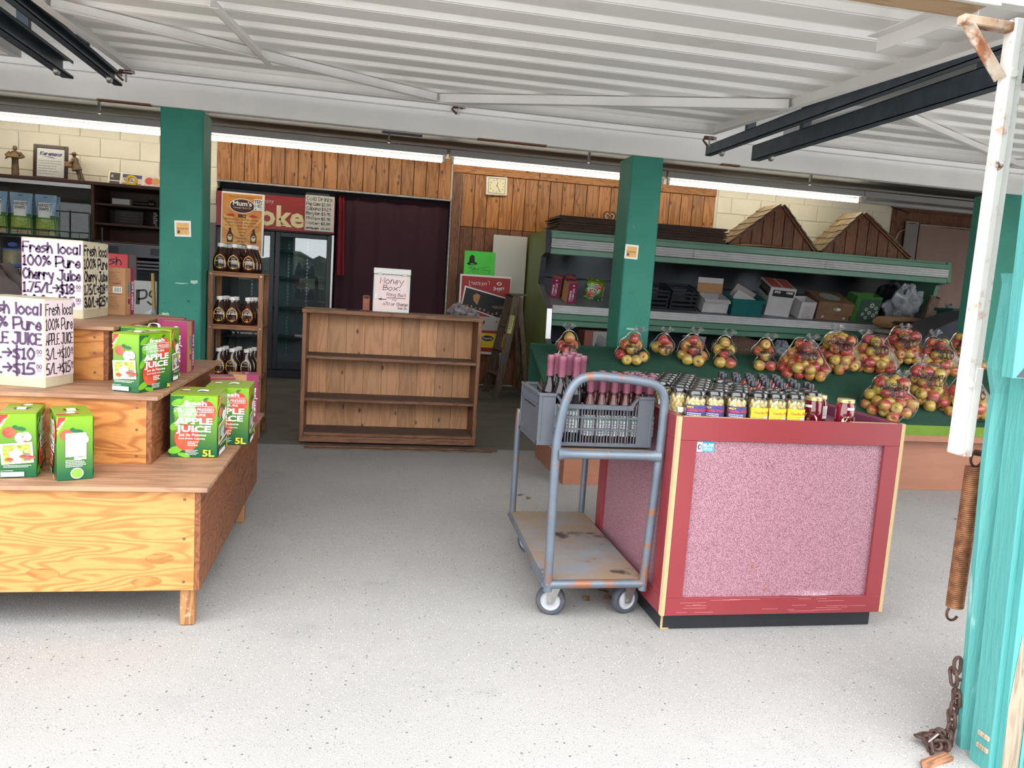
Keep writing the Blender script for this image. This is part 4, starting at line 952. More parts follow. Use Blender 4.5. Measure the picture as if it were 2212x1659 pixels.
b = MB(); b.box(KX0+.018, KX1-.025, KY0+.035, KY1-.03, 0, KZ0, ch=.002); bw(b, 'kickboard', M_KICK, ctr)
b = MB(); b.box(KX0+.018, KX0+.026, KY0+.0335, KY0+.036, .001, KZ0); b.box(KX0+.02, KX0+.05, KY0+.0338, KY0+.036, .001, .006); bw(b, 'kickboard_edge', M_PLYE, ctr)
def frame_side(nm, X, W, off):        # X maps (u along face, depth outwards, z) to world
    pass
b = MB(); b.box(KX0+.02, KX1-.02, KY0+.012, KY0+.020, KZ0+.01, KZ1-.03); bw(b, 'front_panel', M_PINK, ctr)
st = .062
for nm, x0, x1, z0, z1 in (('front_stile', KX0+.016, KX0+.016+st, KZ0+.066, KZ1-.084), ('front_stile', KX1-.016-st, KX1-.016, KZ0+.066, KZ1-.084), ('front_rail', KX0+.016, KX1-.016, KZ1-.084, KZ1), ('front_rail', KX0+.016, KX1-.016, KZ0, KZ0+.066)):
    b = MB(); b.box(x0+.0003, x1-.0003, KY0, KY0+.012, z0+.0003, z1-.0003, ch=.001); bw(b, nm, M_RED, ctr)
for x0, x1 in ((KX0, KX0+.0155), (KX1-.0155, KX1)):
    b = MB(); b.box(x0, x1, KY0, KY0+.02, KZ0, KZ1, ch=.0008); bw(b, 'plywood_edge', M_PLYE, ctr)
# buckled laminate along the bottom of the panel
def buck(u, v):
    x = KX0+.45+.30*u; return (x, KY0+.011-.010*math.sin(u*PI)**2*(1-v)**2, KZ0+.068+.022*v)
b = MB(); b.grid(buck, 20, 4); bw(b, 'lifted_laminate', M_PINK, ctr, smooth=60, fix=False)
for X, s_, nm in ((KX0, 1, 'left'), (KX1, -1, 'right')):
    b = MB(); b.box(X+s_*.012, X+s_*.018, KY0+.02, KY1, KZ0, KZ1-.03); bw(b, 'side_panel', M_PINK, ctr)
    for (n2, y0, y1, z0, z1) in (('side_stile', KY0+.02, KY0+.095, KZ0+.066, KZ1-.084), ('side_stile', KY1-.07, KY1, KZ0+.066, KZ1-.084), ('side_rail', KY0+.02, KY1, KZ1-.084, KZ1), ('side_rail', KY0+.02, KY1, KZ0, KZ0+.066)):
        b = MB(); b.box(X, X+s_*.0118, y0+.0003, y1-.0003, z0+.0003, z1-.0003, ch=.001); bw(b, n2, M_RED, ctr)
b = MB(); b.box(KX0, KX1, KY1-.001, KY1+.01, KZ0, KZ1); bw(b, 'back_panel', M_RED, ctr)
M_TRAY = mat('purple_tray_laminate', rgb(128, 66, 92), rgb(110, 52, 78), sc=160, rough=.5)
b = MB(); b.box(KX0+.018, KX1-.018, KY0+.02, KY1-.001, KZ1-.045, KZ1-.040); b.box(KX1-.034, KX1-.018, KY0+.02, KY1, KZ1-.04, KZ1-.002); b.box(KX0+.012, KX0+.03, KY0+.02, KY1, KZ1-.04, KZ1-.002); b.box(KX0+.03, KX1-.034, KY1-.02, KY1, KZ1-.04, KZ1-.002); bw(b, 'tray', M_TRAY, ctr)
b = MB(); b.box(KX0+.02, KX0+.30, KY0+.004, KY0+.020, KZ1-.006, KZ1+.0006); b.box(KX1-.22, KX1-.03, KY0+.004, KY0+.018, KZ1-.006, KZ1+.0006); bw(b, 'bare_edge', M_PLYE, ctr)
d = Decal((KX0, KY0+.012, 0), (1, 0, 0), (0, 0, 1)); x0 = .083; zt = KZ1-.09
d.rect(x0, x0+.066, zt-.036, zt, flat('belpar_blue', 40, 150, 200)); d.rect(x0+.001, x0+.021, zt-.035, zt-.001, INK['white']); d.ell(x0+.011, zt-.018, .008, .010, flat('belpar_dk', 30, 50, 110), 12); d.ell(x0+.012, zt-.018, .004, .006, INK['white'], 10)
d.text('BEL-PAR', x0+.024, zt-.017, .012, INK['white'], w=.040, bold=.02); d.lines(x0+.025, x0+.063, zt-.024, 2, .006, .003, INK['white'], 2, .1); dw(d, 'maker_sticker', ctr)
d = Decal((KX0, KY0+.012, 0), (1, 0, 0), (0, 0, 1)); r_ = random.Random(9)
for i in range(16): x = .36+r_.uniform(0, .05); z = KZ1-.185+r_.uniform(0, .03); d.line([(x, z), (x+r_.uniform(-.006, .006), z+r_.uniform(-.003, .006))], .0012, INK['brown']); d.k -= 1
for (x, z) in ((.185, .10), (.41, .16), (.345, .25)): d.ell(x, z, .004, .009, M_BASK, 8, -.4)
dw(d, 'smudges', ctr)
d = Decal((KX0, KY0, 0), (1, 0, 0), (0, 0, 1))
for i in range(22): x = r_.uniform(.05, .85); z = KZ0+r_.uniform(.01, .06); d.line([(x, z), (x+r_.uniform(.02, .12), z+r_.uniform(-.001, .001))], .0008, flat('scratch', 220, 150, 152)); d.k -= 1
dw(d, 'scratches', ctr)
# jars
JZ = KZ1-.0398
M_JGL = glass('jar_glass', (.97, .98, .95, 1), .03); M_BLID = mat('black_glossy_lid', rgb(24, 24, 27), rough=.12, spec=.8, coat=.6); M_GLID = mat('gold_lid', rgb(216, 196, 140), rough=.25, metal=.7)
M_CLOVE = mat('garlic_clove', rgb(238, 222, 178), rgb(222, 200, 146), sc=30, rough=.4, rnd=False); M_BRINE = mat('yellow_brine', rgb(196, 176, 104), rgb(180, 158, 84), sc=12, rough=.25)
def garlic_jar(lab):
    R, H = .0385, .125
    t = thing('pickle_jar', '', 'jar', (0, 0, 0), 0, 'pickled garlic jars on the counter')
    b = MB(); b.lathe([(0, .001), (R*.88, 0), (R, .006), (R, H*.76), (R*.97, H*.80), (R*.84, H*.85), (R*.84, H*.88)], 22); b.build('glass', M_JGL, t, smooth=50)
    b = MB(); b.lathe([(R*.87, H*.865), (R*.90, H*.87), (R*.90, H*.965), (R*.86, H*.99), (R*.78, H*.985), (R*.74, H*.995), (0, H)], 22); b.build('lid', M_BLID, t, smooth=35)
    b = MB(); rr = random.Random(3); b.lathe([(0, .003), (R*.80, .003), (R*.80, H*.74), (0, H*.74)], 16, 1)
    for lay in range(7):
        for k in range(10):
            a = 2*PI*k/10+lay*.33+rr.uniform(-.12, .12); z = .012+lay*.0128+rr.uniform(-.003, .003); p_ = Vector((R*.80*math.cos(a), R*.80*math.sin(a), z))
            X = Matrix.Translation(p_) @ Matrix.Rotation(a, 4, 'Z') @ Matrix.Rotation(rr.uniform(-1.2, 1.2), 4, 'X')
            b.lathe([(0, -.0115), (.0050, -.006), (.0066, 0), (.0048, .007), (0, .0125)], 6, 0, sx=.8, sy=1.15, X=X)
    o = b.build('garlic', [M_CLOVE, M_BRINE], t, smooth=70); o['kind'] = 'stuff'
    d = Decal(warp=lambda a_, b_, h_: ((R+h_)*math.cos(a_/R-PI/2), (R+h_)*math.sin(a_/R-PI/2), b_)); W = R*1.25
    if lab == 'spicy':
        d.rect(-W, W, H*.04, H*.60, flat('label_purple', 66, 58, 120)); d.rect(W*.25, W, H*.04, H*.26, INK['white']); d.text('SPICY', -W*.9, H*.505, H*.055, INK['yellow'], w=W*.55, bold=.02); d.text('Garlic Pickle', -W*.9, H*.42, H*.075, INK['red'], w=W*1.75, bold=.03)
        d.lines(-W*.85, W*.3, H*.35, 3, H*.05, H*.018, INK['white'], 3); d.lines(-W*.85, W*.1, H*.17, 3, H*.04, H*.014, INK['white'], 5)
    elif lab == 'mild':
        d.rect(-W, W, H*.04, H*.58, INK['yellow']); d.rect(W*.0, W, H*.04, H*.34, INK['white']); d.text('Mild', -W*.9, H*.49, H*.06, M_LIME, w=W*.5, bold=.02); d.text('Garlic Pickle', -W*.75, H*.41, H*.075, INK['red'], w=W*1.65, bold=.02)
        d.lines(-W*.85, W*.85, H*.33, 5, H*.055, H*.014, INK['grey'], 6)
    else: d.rect(-W*.5, -W*.1, H*.30, H*.45, INK['white'])
    d.build('label', t); return t
JS, JM, JP = garlic_jar('spicy'), garlic_jar('mild'), garlic_jar('plain')
L_S = 'black-lidded garlic pickle jar with a purple spicy label, front row on the counter'; L_M = 'black-lidded garlic pickle jar with a yellow mild label, front row on the counter'; L_P = 'black-lidded jar of pickled garlic packed behind the labelled front row'
used = {}
def place(proto, loc, rz, label, group=None):
    if proto.name not in used:
        used[proto.name] = 1; proto.location = loc; proto.rotation_euler = (0, 0, rz); proto['label'] = label
        if group: proto['group'] = group
        return proto
    return copy_tree(proto, loc, rz, label, group)
fx = [oy(x, 870, 2.585).x for x in (1502, 1543, 1590, 1638, 1676, 1718)]
for i, x in enumerate(fx):
    place(JS if i < 3 else JM, (x, 2.585+.004*(i % 2), JZ), RD.uniform(-.25, .3), L_S if i < 3 else L_M)
place(JP, (KX0+.063, 2.656, JZ), .2, L_P)
jx = [fx[0]-.07+.0815*i for i in range(5)]
for j in range(1, 8):
    for i, x in enumerate(jx):
        xx = x+(.04 if j % 2 else 0); yy = 2.592+.0800*j
        if (j >= 6 and i > 3) or yy > 3.24 or xx < KX0+.062 or (j == 1 and i == 0) or (j == 4 and i == 4): continue
        place(JP, (xx, yy, JZ), RD.uniform(-2, 2), L_P)
for j in range(1, 3):
    for i in range(3):
        place(JP, (jx[4]+.125+.081*i+(.0 if j % 2 else .03)-.02, 2.592+.082*j, JZ), RD.uniform(-2, 2), L_P)
# one orange jar among them
t = thing('relish_jar', 'black-lidded jar of orange relish among the garlic jars', 'jar', (jx[4]+.045, 2.592+.32, JZ))
b = MB(); b.lathe([(0, .001), (.034, 0), (.0385, .006), (.0385, .095), (.033, .107)], 20); b.build('glass', mat('orange_relish', rgb(226, 110, 40), rgb(200, 80, 30), sc=40, rough=.1, coat=.5), t, smooth=50)
b = MB(); b.lathe([(.036, .104), (.0365, .120), (.034, .124), (0, .125)], 20); b.build('lid', M_BLID, t, smooth=35)
# flasks with black caps
M_SAUCE = mat('red_sauce_glass', rgb(150, 50, 38), rgb(120, 36, 30), sc=14, rough=.06, coat=.5); M_CAP = mat('black_plastic_cap', rgb(30, 34, 44), rough=.3)
FL = thing('sauce_flask', 'slim red sauce flask with ribbed black cap behind the garlic jars', 'bottle', (0, 0, 0), 0, 'black-capped sauce flasks on the counter')
b = MB(); b.lathe([(0, .001), (.026, 0), (.029, .004), (.029, .082), (.024, .098), (.012, .110), (.0115, .118)], 14, sx=1.05, sy=.62); b.build('glass', M_SAUCE, FL, smooth=45)
b = MB(); b.lathe([(.0125, .113), (.0145, .114), (.0145, .134), (.0130, .137), (0, .137)], 14); b.build('cap', M_CAP, FL, smooth=35)
d = Decal((0, -.0183, 0)); d.rect(-.022, .022, .02, .07, flat('flask_label', 225, 205, 190)); d.build('label', FL)
for j in range(6):
    for i in range(5):
        x = jx[4]+.115+.064*i+(.02 if j % 2 else 0); y = 2.86+.066*j
        if x > KX1-.07: continue
        place(FL, (x, y, JZ), RD.uniform(-.15, .15), FL['label'])
# red preserve jars with gold lids
M_RJ = mat('red_preserve', rgb(120, 18, 36), rgb(84, 10, 26), sc=16, rough=.06, coat=.6, st=(1, 1, .2))
def redjar(label, loc, rz, kind, s_=1.0):
    t = thing('preserve_jar', label, 'jar', loc, rz); R, H = .0345*s_, .116
    b = MB(); b.lathe([(0, .001), (R*.9, 0), (R, .006), (R, H*.78), (R*.82, H*.87), (R*.82, H*.9)], 20); b.build('glass', M_RJ, t, smooth=50)
    b = MB(); b.lathe([(R*.88, H*.87), (R*.92, H*.88), (R*.92, H*.975), (R*.86, H), (0, H*.995)], 20); b.build('lid', M_GLID, t, smooth=35)
    d = Decal(warp=lambda a_, b_, h_: ((R+h_)*math.cos(a_/R-PI/2), (R+h_)*math.sin(a_/R-PI/2), b_))
    if kind == 'oval':
        d.ell(0, H*.30, R*.95, H*.17, INK['cream'], 24); d.text('PRESERVES', 0, H*.37, H*.05, INK['brown'], w=R*1.1, align='c'); d.ell(0, H*.27, R*.16, H*.07, M_BASK, 8); d.lines(-R*.5, R*.5, H*.17, 2, H*.03, H*.012, INK['brown'], 2); d.rect(-R*.5, R*.3, H*.66, H*.74, INK['white'])
    else: d.rect(-R*.75, R*.75, H*.24, H*.66, INK['white']); d.lines(-R*.6, R*.6, H*.6, 6, H*.05, H*.015, INK['grey'], 2)
    d.build('label', t)
xs = [oy(x, 880, 2.60).x for x in (1762, 1785, 1821)]
redjar('gold-lidded jar of dark red preserve, oval label turned aside', (xs[0], 2.615, JZ), -1.0, 'oval'); redjar('gold-lidded jar of dark red preserve with a white paper label', (xs[1]+.012, 2.672, JZ), .1, 'paper', .95); redjar('gold-lidded jar of dark red preserve with oval label facing out', (xs[2], 2.585, JZ), .1, 'oval')
# ================================================================== bookshelf and money box
M_SHO = wood('bookshelf_oak', rgb(134, 92, 66), rgb(98, 62, 42), st=(1, 8, 8), sc=2, rings=7, rough=.6, rnd=False, weather=(rgb(84, 66, 56), 7, .55, .75))
M_SHV = wood('bookshelf_side', rgb(138, 94, 66), rgb(98, 62, 42), st=(8, 8, 1), sc=2, rings=7, rough=.6, rnd=False)
M_SHB = wood('bookshelf_pine_back', rgb(196, 146, 104), rgb(160, 108, 70), st=(7, 7, 1), sc=1.4, rings=6, rough=.55, rnd=True, knots=6.5, streak=.25, amt=.5)
M_SHT = mat('dusty_shelf_top', rgb(112, 90, 80), rgb(96, 76, 68), sc=5, rough=.8)
SX0, SX1, SY0, SY1, SZ = -.405, .872, 5.62, 5.93, .972
bs = thing('bookshelf', 'empty low wooden bookshelf with knotty pine back', 'bookshelf', ((SX0+SX1)/2, (SY0+SY1)/2, 0))
for X in (SX0, SX1-.028): b = MB(); b.box(X, X+.028, SY0, SY1, .016, SZ-.02, ch=.003); bw(b, 'side_panel', M_SHV, bs)
b = MB(); b.box(SX0-.006, SX1+.006, SY0-.008, SY1, SZ-.030, SZ, ch=.004); bw(b, 'top', M_SHO, bs)
for z in (.640, .335):
    b = MB(); b.box(SX0+.028, SX1-.028, SY0+.004, SY1-.02, z-.022, z, 0, .003); b.box(SX0+.03, SX1-.03, SY0+.014, SY1-.02, z, z+.0008, 1); bw(b, 'shelf', [M_SHO, M_SHT], bs)
b = MB(); b.box(SX0+.028, SX1-.028, SY0-.012, SY1-.02, .066, .088, 0, .003); b.box(SX0+.03, SX1-.03, SY0+.0, SY1-.02, .088, .0888, 1); bw(b, 'bottom_shelf', [M_SHO, M_SHT], bs)
b = MB(); b.box(SX0, SX1, SY0-.004, SY0+.02, .018, .066, ch=.003); bw(b, 'plinth', M_SHO, bs)
n = 9; wd = (SX1-SX0-.056)/n
for i in range(n): b = MB(); b.box(SX0+.028+wd*i+.0006, SX0+.028+wd*(i+1)-.0006, SY1-.02, SY1-.006, .06, SZ-.03, ch=.001); bw(b, 'back_board', M_SHB, bs)
mb_ = thing('money_box', 'white metal money box with pink handwritten notice on the bookshelf', 'box', (.208, 5.74, SZ))
b = MB(); b.box(-.132, .132, 0, .16, 0, .272, ch=.004); b.build('body', mat('white_enamel', rgb(226, 226, 220), rgb(212, 212, 206), sc=5, rough=.35), mb_)
b = MB(); b.box(-.134, .134, -.004, .165, .275, .318, ch=.004); b.build('lid', mat('white_enamel_lid', rgb(228, 228, 222), rough=.35), mb_)
b = MB()
for x in (-.09, .09): b.box(x-.018, x+.018, -.006, .0, .268, .282, ch=.002)
b.build('hinge', M_GALV, mb_)
d = Decal((-.132, 0, 0)); pk = mat('pink_notice_paper', rgb(246, 208, 206), rgb(240, 224, 224), sc=14, rough=.4); d.rect(.014, .255, .02, .150, pk); d.rect(.018, .24, .150, .262, pk)
d.hand('Money', .045, .207, .044, INK['black'], w=.165, wd=.0042, slant=.15); d.hand('Box.', .068, .160, .036, INK['black'], w=.12, wd=.0042, slant=.1)
d.hand('Ring Bell', .098, .118, .022, INK['black'], w=.135, wd=.0026); d.rect(.098, .235, .104, .108, INK['black']); d.hand('For', .14, .086, .012, INK['black'], w=.032, wd=.0022)
d.hand('<', .04, .082, .022, INK['black'], w=.055, wd=.005, jit=0); d.hand('ATM or Change', .072, .050, .024, INK['black'], w=.178, wd=.0026, slant=.1); d.hand('Thank you', .178, .026, .014, INK['black'], w=.07, wd=.002, slant=.15); d.build('notice', mb_)
b = MB(); b.lathe([(0, 0), (.017, 0), (.016, .008), (.010, .012), (0, .012)], 16, sx=.85, sy=1.7, X=Matrix.Translation((-.112, 0, .115)) @ Matrix.Rotation(PI/2, 4, 'X')); b.lathe([(0, .010), (.008, .010), (.007, .016), (0, .016)], 12, X=Matrix.Translation((-.112, 0, .115)) @ Matrix.Rotation(PI/2, 4, 'X')); b.build('bell_button', INK['white'], mb_, smooth=40)
t = thing('small_tin', 'narrow orange-brown slotted tin beside the money box', 'tin', (.030, 5.80, SZ)); b = MB(); b.box(-.026, .026, 0, .09, 0, .112, ch=.004); b.build('body', mat('orange_tin', rgb(168, 88, 52), rgb(150, 74, 44), sc=20, rough=.4), t)
d = Decal((-.026, 0, 0)); d.rect(.008, .044, .088, .106, INK['black']); d.rect(.008, .044, .01, .06, mat('tin_panel', rgb(150, 80, 52), rough=.4)); d.build('slot', t)
t = thing('black_pen', 'short black pen lying on the bookshelf near the tin', 'pen', (-.06, 5.70, SZ+.005), .3); b = MB(); b.tube([(-.05, 0, 0), (.035, 0, 0), (.05, 0, 0)], [.005, .005, .001], 8); b.build('barrel', M_CAP, t, smooth=40)

# ================================================================== sauce rack
M_RK = wood('rack_pine', rgb(150, 102, 66), rgb(108, 68, 42), st=(8, 8, 1), sc=2, rings=6, rnd=True); M_RKH = wood('rack_pine_flat', rgb(156, 106, 68), rgb(110, 70, 42), st=(1, 8, 8), sc=2, rings=6, rnd=True)
RX0, RX1, RY0, RY1 = -1.062, -.690, 5.745, 6.10
rack = thing('bottle_rack', 'tall narrow open wooden rack holding sauce bottles', 'rack', ((RX0+RX1)/2, (RY0+RY1)/2, 0)); pw = .034
RZ = (1.190, .818, .448, .100)
for X in (RX0, RX1-pw):
    for Y in (RY0, RY1-pw): b = MB(); b.box(X, X+pw, Y, Y+pw, .004, RZ[0]-.001, ch=.003); bw(b, 'post', M_RK, rack)
for z in RZ:
    b = MB(); b.box(RX0+pw, RX1-pw, RY0+.004, RY0+.024, z-.034, z-.012, ch=.002); b.box(RX0+pw, RX1-pw, RY1-.024, RY1-.004, z-.034, z-.012, ch=.002); b.box(RX0+.002, RX1-.002, RY0+.002, RY1-.002, z-.012, z, ch=.002); bw(b, 'shelf', M_RKH, rack)
b = MB()
for z in RZ:
    for X in (RX0+pw/2, RX1-pw/2): b.lathe([(0, -.002), (.007, -.002), (.006, .001)], 10, X=Matrix.Translation((X, RY0, z-.02)) @ Matrix.Rotation(PI/2, 4, 'X'))
o = bw(b, 'screw', M_GALV, rack); o['kind'] = 'stuff'
M_SCE = mat('brown_sauce_bottle', rgb(58, 24, 18), rgb(48, 18, 14), sc=6, rough=.08, coat=.5)
def sauce(col, dark, label):
    t = thing('sauce_bottle', label, 'bottle', (0, 0, 0), 0, 'barbecue sauce bottles on the rack')
    prof = [(0, .002), (.040, 0), (.047, .006), (.050, .030), (.0505, .070), (.046, .098), (.034, .128), (.023, .152), (.0185, .166), (.018, .180)]
    b = MB(); b.lathe(prof, 20, sx=1.0, sy=.60); b.build('body', M_SCE, t, smooth=50)
    b = MB(); b.lathe([(.0205, .172), (.021, .174), (.021, .194), (.019, .197), (0, .197)], 16); b.build('cap', INK['white'], t, smooth=35)
    def wp(a_, z_, h_):
        R = .047 if z_ < .09 else .047-(z_-.09)*.33
        th = max(-1.2, min(1.2, a_/.047)); return (R*1.02*math.sin(th)*1.02, -(R*.62*math.cos(th)+h_+.0012), z_)
    d = Decal(warp=wp); c_ = flat(col[0], *col[1])
    d.poly([(-.041, .064), (-.038, .044), (-.018, .026), (0, .019), (.018, .026), (.038, .044), (.041, .064), (.037, .086), (.027, .106), (0, .122), (-.027, .106), (-.037, .086)], c_)
    d.poly([(-.040, .068), (.040, .068), (.040, .078), (-.040, .078)], flat('sauceband', 44, 24, 18)); d.ell(0, .095, .018, .010, INK['brown'], 14); d.text("Mum's", 0, .0915, .008, INK['white'], w=.026, align='c'); d.text('HOT SAUCE', 0, .070, .007, INK['cream'], w=.07, align='c', bold=.02)
    d.ell(0, .040, .009, .004, flat(dark[0], *dark[1]), 10); d.lines(-.018, .018, .055, 2, .006, .002, INK['brown'], 3); d.build('label', t); return t
G1 = sauce(('sauce_gold', (222, 186, 50)), ('sauce_g', (70, 110, 50)), 'brown sauce bottle with white cap and gold label with green spot'); G2 = sauce(('sauce_tan', (226, 194, 96)), ('sauce_b', (80, 60, 40)), 'brown sauce bottle with white cap and pale tan label'); G3 = sauce(('sauce_orange', (232, 160, 50)), ('sauce_o', (200, 90, 50)), 'brown sauce bottle with white cap and orange label'); G4 = sauce(('sauce_white', (222, 218, 196)), ('sauce_k', (80, 30, 40)), 'brown sauce bottle with white cap and off-white label')
for si, z in enumerate(RZ):
    xs_ = (-.995, -.905, -.803) if si != 3 else (-.79,)
    for ci, X in enumerate(xs_):
        pr_ = (G1, G2, G3)[ci] if si < 2 else ((G1, G1, G4)[ci] if si == 2 else G2)
        for k in range(3 if si != 1 or ci != 1 else 2): place(pr_, (X+.012*k+RD.uniform(-.004, .004), RY0+.075+.088*k, z), RD.uniform(-.12, .12), pr_['label'])

# ================================================================== drinks cooler in the recess
M_BLK = mat('black_cooler_enamel', rgb(34, 38, 48), rough=.35); M_INT = mat('cooler_liner', rgb(136, 146, 152), rough=.45); M_ALU = mat('aluminium', rgb(186, 186, 188), rough=.3, metal=.85); M_COKE = mat('faded_red_sign', rgb(158, 48, 46), rgb(146, 44, 46), sc=5, rough=.35)
FX0, FX1, FY0, FY1, FZ1 = -1.622, -.345, 9.19, 9.95, 2.095
fr = thing('drinks_cooler', 'black two-door glass drinks cooler with a red lettered top', 'cooler', ((FX0+FX1)/2, (FY0+FY1)/2, 0))
b = MB(); b.box(FX0, FX1, FY0+.03, FY1, .004, .10, ch=.004); b.box(FX0, FX0+.05, FY0+.03, FY1, .10, FZ1); b.box(FX1-.04, FX1, FY0+.03, FY1, .10, FZ1); b.box(FX0, FX1, FY0+.03, FY1, FZ1-.42, FZ1); b.box(FX0+.05, FX1-.04, FY1-.04, FY1, .1, FZ1-.4); bw(b, 'cabinet', M_BLK, fr)
b = MB(); b.box(FX0+.05, FX1-.04, FY1-.05, FY1-.041, .1, FZ1-.42); b.box(FX0+.05, FX0+.056, FY0+.06, FY1-.05, .1, FZ1-.42); b.box(FX1-.046, FX1-.04, FY0+.06, FY1-.05, .1, FZ1-.42); b.box(FX0+.05, FX1-.04, FY0+.06, FY1-.05, .10, .106); b.box(-1.02, -.94, FY1-.06, FY1-.05, .1, FZ1-.42); bw(b, 'liner', M_INT, fr)
for z in (.45, .80, 1.15, 1.45):
    b = MB(); b.box(FX0+.06, FX1-.05, FY0+.15, FY1-.06, z, z+.008); b.box(FX0+.06, FX1-.05, FY0+.14, FY0+.15, z-.006, z+.018); bw(b, 'wire_shelf', M_BLK, fr)
b = MB()
for X in (FX0+.3, -1.05, -.68, -.9): 
    for k in range(34): b.box(X-.008, X+.008, FY1-.062, FY1-.054, .2+k*.042, .222+k*.042)
bw(b, 'shelf_standard', M_ALU, fr)
xm = oy(592, 600, FY0).x
for (x0, x1) in ((FX0+.01, xm-.004), (xm+.004, FX1-.028)):
    b = MB(); f_ = .05; b.box(x0, x0+f_, FY0, FY0+.03, .11, FZ1-.43, ch=.004); b.box(x1-f_, x1, FY0, FY0+.03, .11, FZ1-.43, ch=.004); b.box(x0+f_, x1-f_, FY0, FY0+.03, .11, .21, ch=.004); b.box(x0+f_, x1-f_, FY0, FY0+.03, FZ1-.48, FZ1-.43, ch=.004); dr = bw(b, 'door', M_BLK, fr)
    b = MB(); b.box(x0+f_, x1-f_, FY0+.012, FY0+.016, .21, FZ1-.48); b.build('pane', glass('cooler_glass', (.80, .86, .88, 1), .01, 1.5, .03), dr)
b = MB(); b.box(FX1-.026, FX1+.002, FY0-.004, FY0+.03, .10, FZ1-.42, ch=.003); bw(b, 'aluminium_edge', M_ALU, fr)
b = MB(); b.box(FX0, FX1, FY0-.012, FY0+.03, FZ1-.41, FZ1-.03, ch=.004); bw(b, 'sign_panel', M_COKE, fr)
d = Decal((FX0, FY0-.012, 0)); SZ0 = FZ1-.41; W_ = FX1-FX0
d.text('Enjoy', .47, SZ0+.295, .042, flat('faded_white', 200, 180, 176), w=.14, bold=.004); ck = flat('coke_cream', 222, 208, 160)
d.text('C', .26, SZ0+.05, .235, ck, w=.20, bold=.02); d.text('oke', .452, SZ0+.05, .225, ck, w=.49, bold=.03)
for (a0, a1, z) in ((.655, .74, .05), (.755, .80, .05)): d.rect(a0, a1, SZ0+z, SZ0+z+.012, ck)
dw(d, 'sign_lettering', fr)
# posters on it
M_ORG = mat('poster_orange', rgb(226, 154, 66), rgb(214, 136, 52), sc=5, rough=.3); M_RAY = flat('poster_ray', 238, 186, 108)
pp = thing('sauce_poster', "orange Mum's barbecue sauce poster in a white frame on the drinks cooler", 'poster', (-1.345, 9.155, 1.385), 0); PW, PH = .455, .675
b = MB(); b.box(-PW/2, PW/2, 0, .018, 0, PH, ch=.004); b.build('frame', INK['white'], pp, rot=(0, .012, 0))
d = Decal((-PW/2, 0, 0)); d.rect(.018, PW-.018, .018, PH-.018, M_ORG)
for i in range(14):
    a = 2*PI*i/14; cx, cz = PW*.5, PH*.25; q_ = lambda A: (max(.02, min(PW-.02, cx+math.cos(A)*.5)), max(.02, min(PH-.25, cz+math.sin(A)*.5)))
    d.poly([(cx, cz), q_(a), q_(a+.2)], M_RAY); d.k -= 1
d.k += 1
d.text('"Saves you the everything"', PW*.5, PH-.055, .016, INK['brown'], w=.28, align='c'); d.ell(PW*.5, PH*.785, .135, .080, INK['white'], 26); d.ell(PW*.5, PH*.785, .128, .073, flat('mums_brown', 70, 34, 34), 26); d.text("Mum's", PW*.5, PH*.79, .05, INK['white'], w=.20, align='c', bold=.03); d.text('Okanagan Sauce Co.', PW*.5, PH*.745, .02, INK['cream'], w=.19, align='c'); 
d.text('BBQ', PW*.5, PH*.60, .036, INK['black'], w=.085, align='c', bold=.04)
for sx_ in (-1, 1): d.poly([(PW*.5+sx_*.07, PH*.615), (PW*.5+sx_*.10, PH*.655), (PW*.5+sx_*.15, PH*.64), (PW*.5+sx_*.17, PH*.62), (PW*.5+sx_*.12, PH*.61)], INK['red'])
for i, tx in enumerate(('Basting ribs, chicken, wings,', 'steaks, lamb, fish, pork.', 'or use as a veggie dip or dressing', 'meatloaf', 'turkey', 'eggs', 'meatballs', 'burgers', 'etc.')): d.text(tx, PW*.5, PH*.555-i*.034, .018, INK['brown'], w=min(.36, .0125*len(tx)), align='c')
for sx_ in (-1, 1):
    x = PW*.5+sx_*.125; d.poly([(x-.03, .13), (x+.03, .13), (x+.034, .20), (x+.014, .25), (x+.012, .285), (x-.012, .285), (x-.014, .25), (x-.034, .20)], INK['brown']); d.ell(x, .18, .024, .034, INK['cream'], 14); d.ell(x, .196, .016, .008, INK['brown'], 10)
d.lines(.05, PW-.05, .10, 3, .026, .010, INK['brown'], 2)
d.rect(PW-.105, PW-.005, PH-.185, PH-.058, INK['white']); d.hand('TRY', PW-.098, PH-.105, .034, INK['black'], w=.082, wd=.007); d.hand('ME', PW-.092, PH-.148, .034, INK['black'], w=.07, wd=.007); d.ell(PW-.085, PH-.170, .008, .006, INK['black'], 8); d.line([(PW-.045, PH-.172), (PW-.02, PH-.166), (PW-.03, PH-.176)], .003, INK['black']); d.build('poster_print', pp)
cs = thing('price_list_sign', 'white hand-lettered cold drinks price list on the drinks cooler', 'sign', (-.512, 9.158, 1.705), 0); b = MB(); b.box(-.16, .16, 0, .006, 0, .395, ch=.002); b.build('card', mat('grey_white_card', rgb(206, 204, 196), rgb(194, 192, 186), sc=8, rough=.5), cs)
d = Decal((-.16, 0, 0))
for i, (tx, pr_, hh) in enumerate((('Cold Drinks', '', .045), ('Pop Cans', '$2.00', .034), ('Cabana', '$4.29', .034), ('Boylan', '$3.95', .034), ('Phillips', '$2.95', .028), ('Water', '$2.00', .026), ('Sparkling Apple', '10.00', .018))):
    z = .335-i*.052; d.hand(tx, .014, z, hh, INK['black'], w=.28 if i == 0 else (.15 if i < 6 else .14), wd=.0052 if i < 4 else .0036, seed=i)
    if pr_: d.hand(pr_, .18, z, hh*.95, INK['black'], w=.10, wd=.0045, seed=i+3)
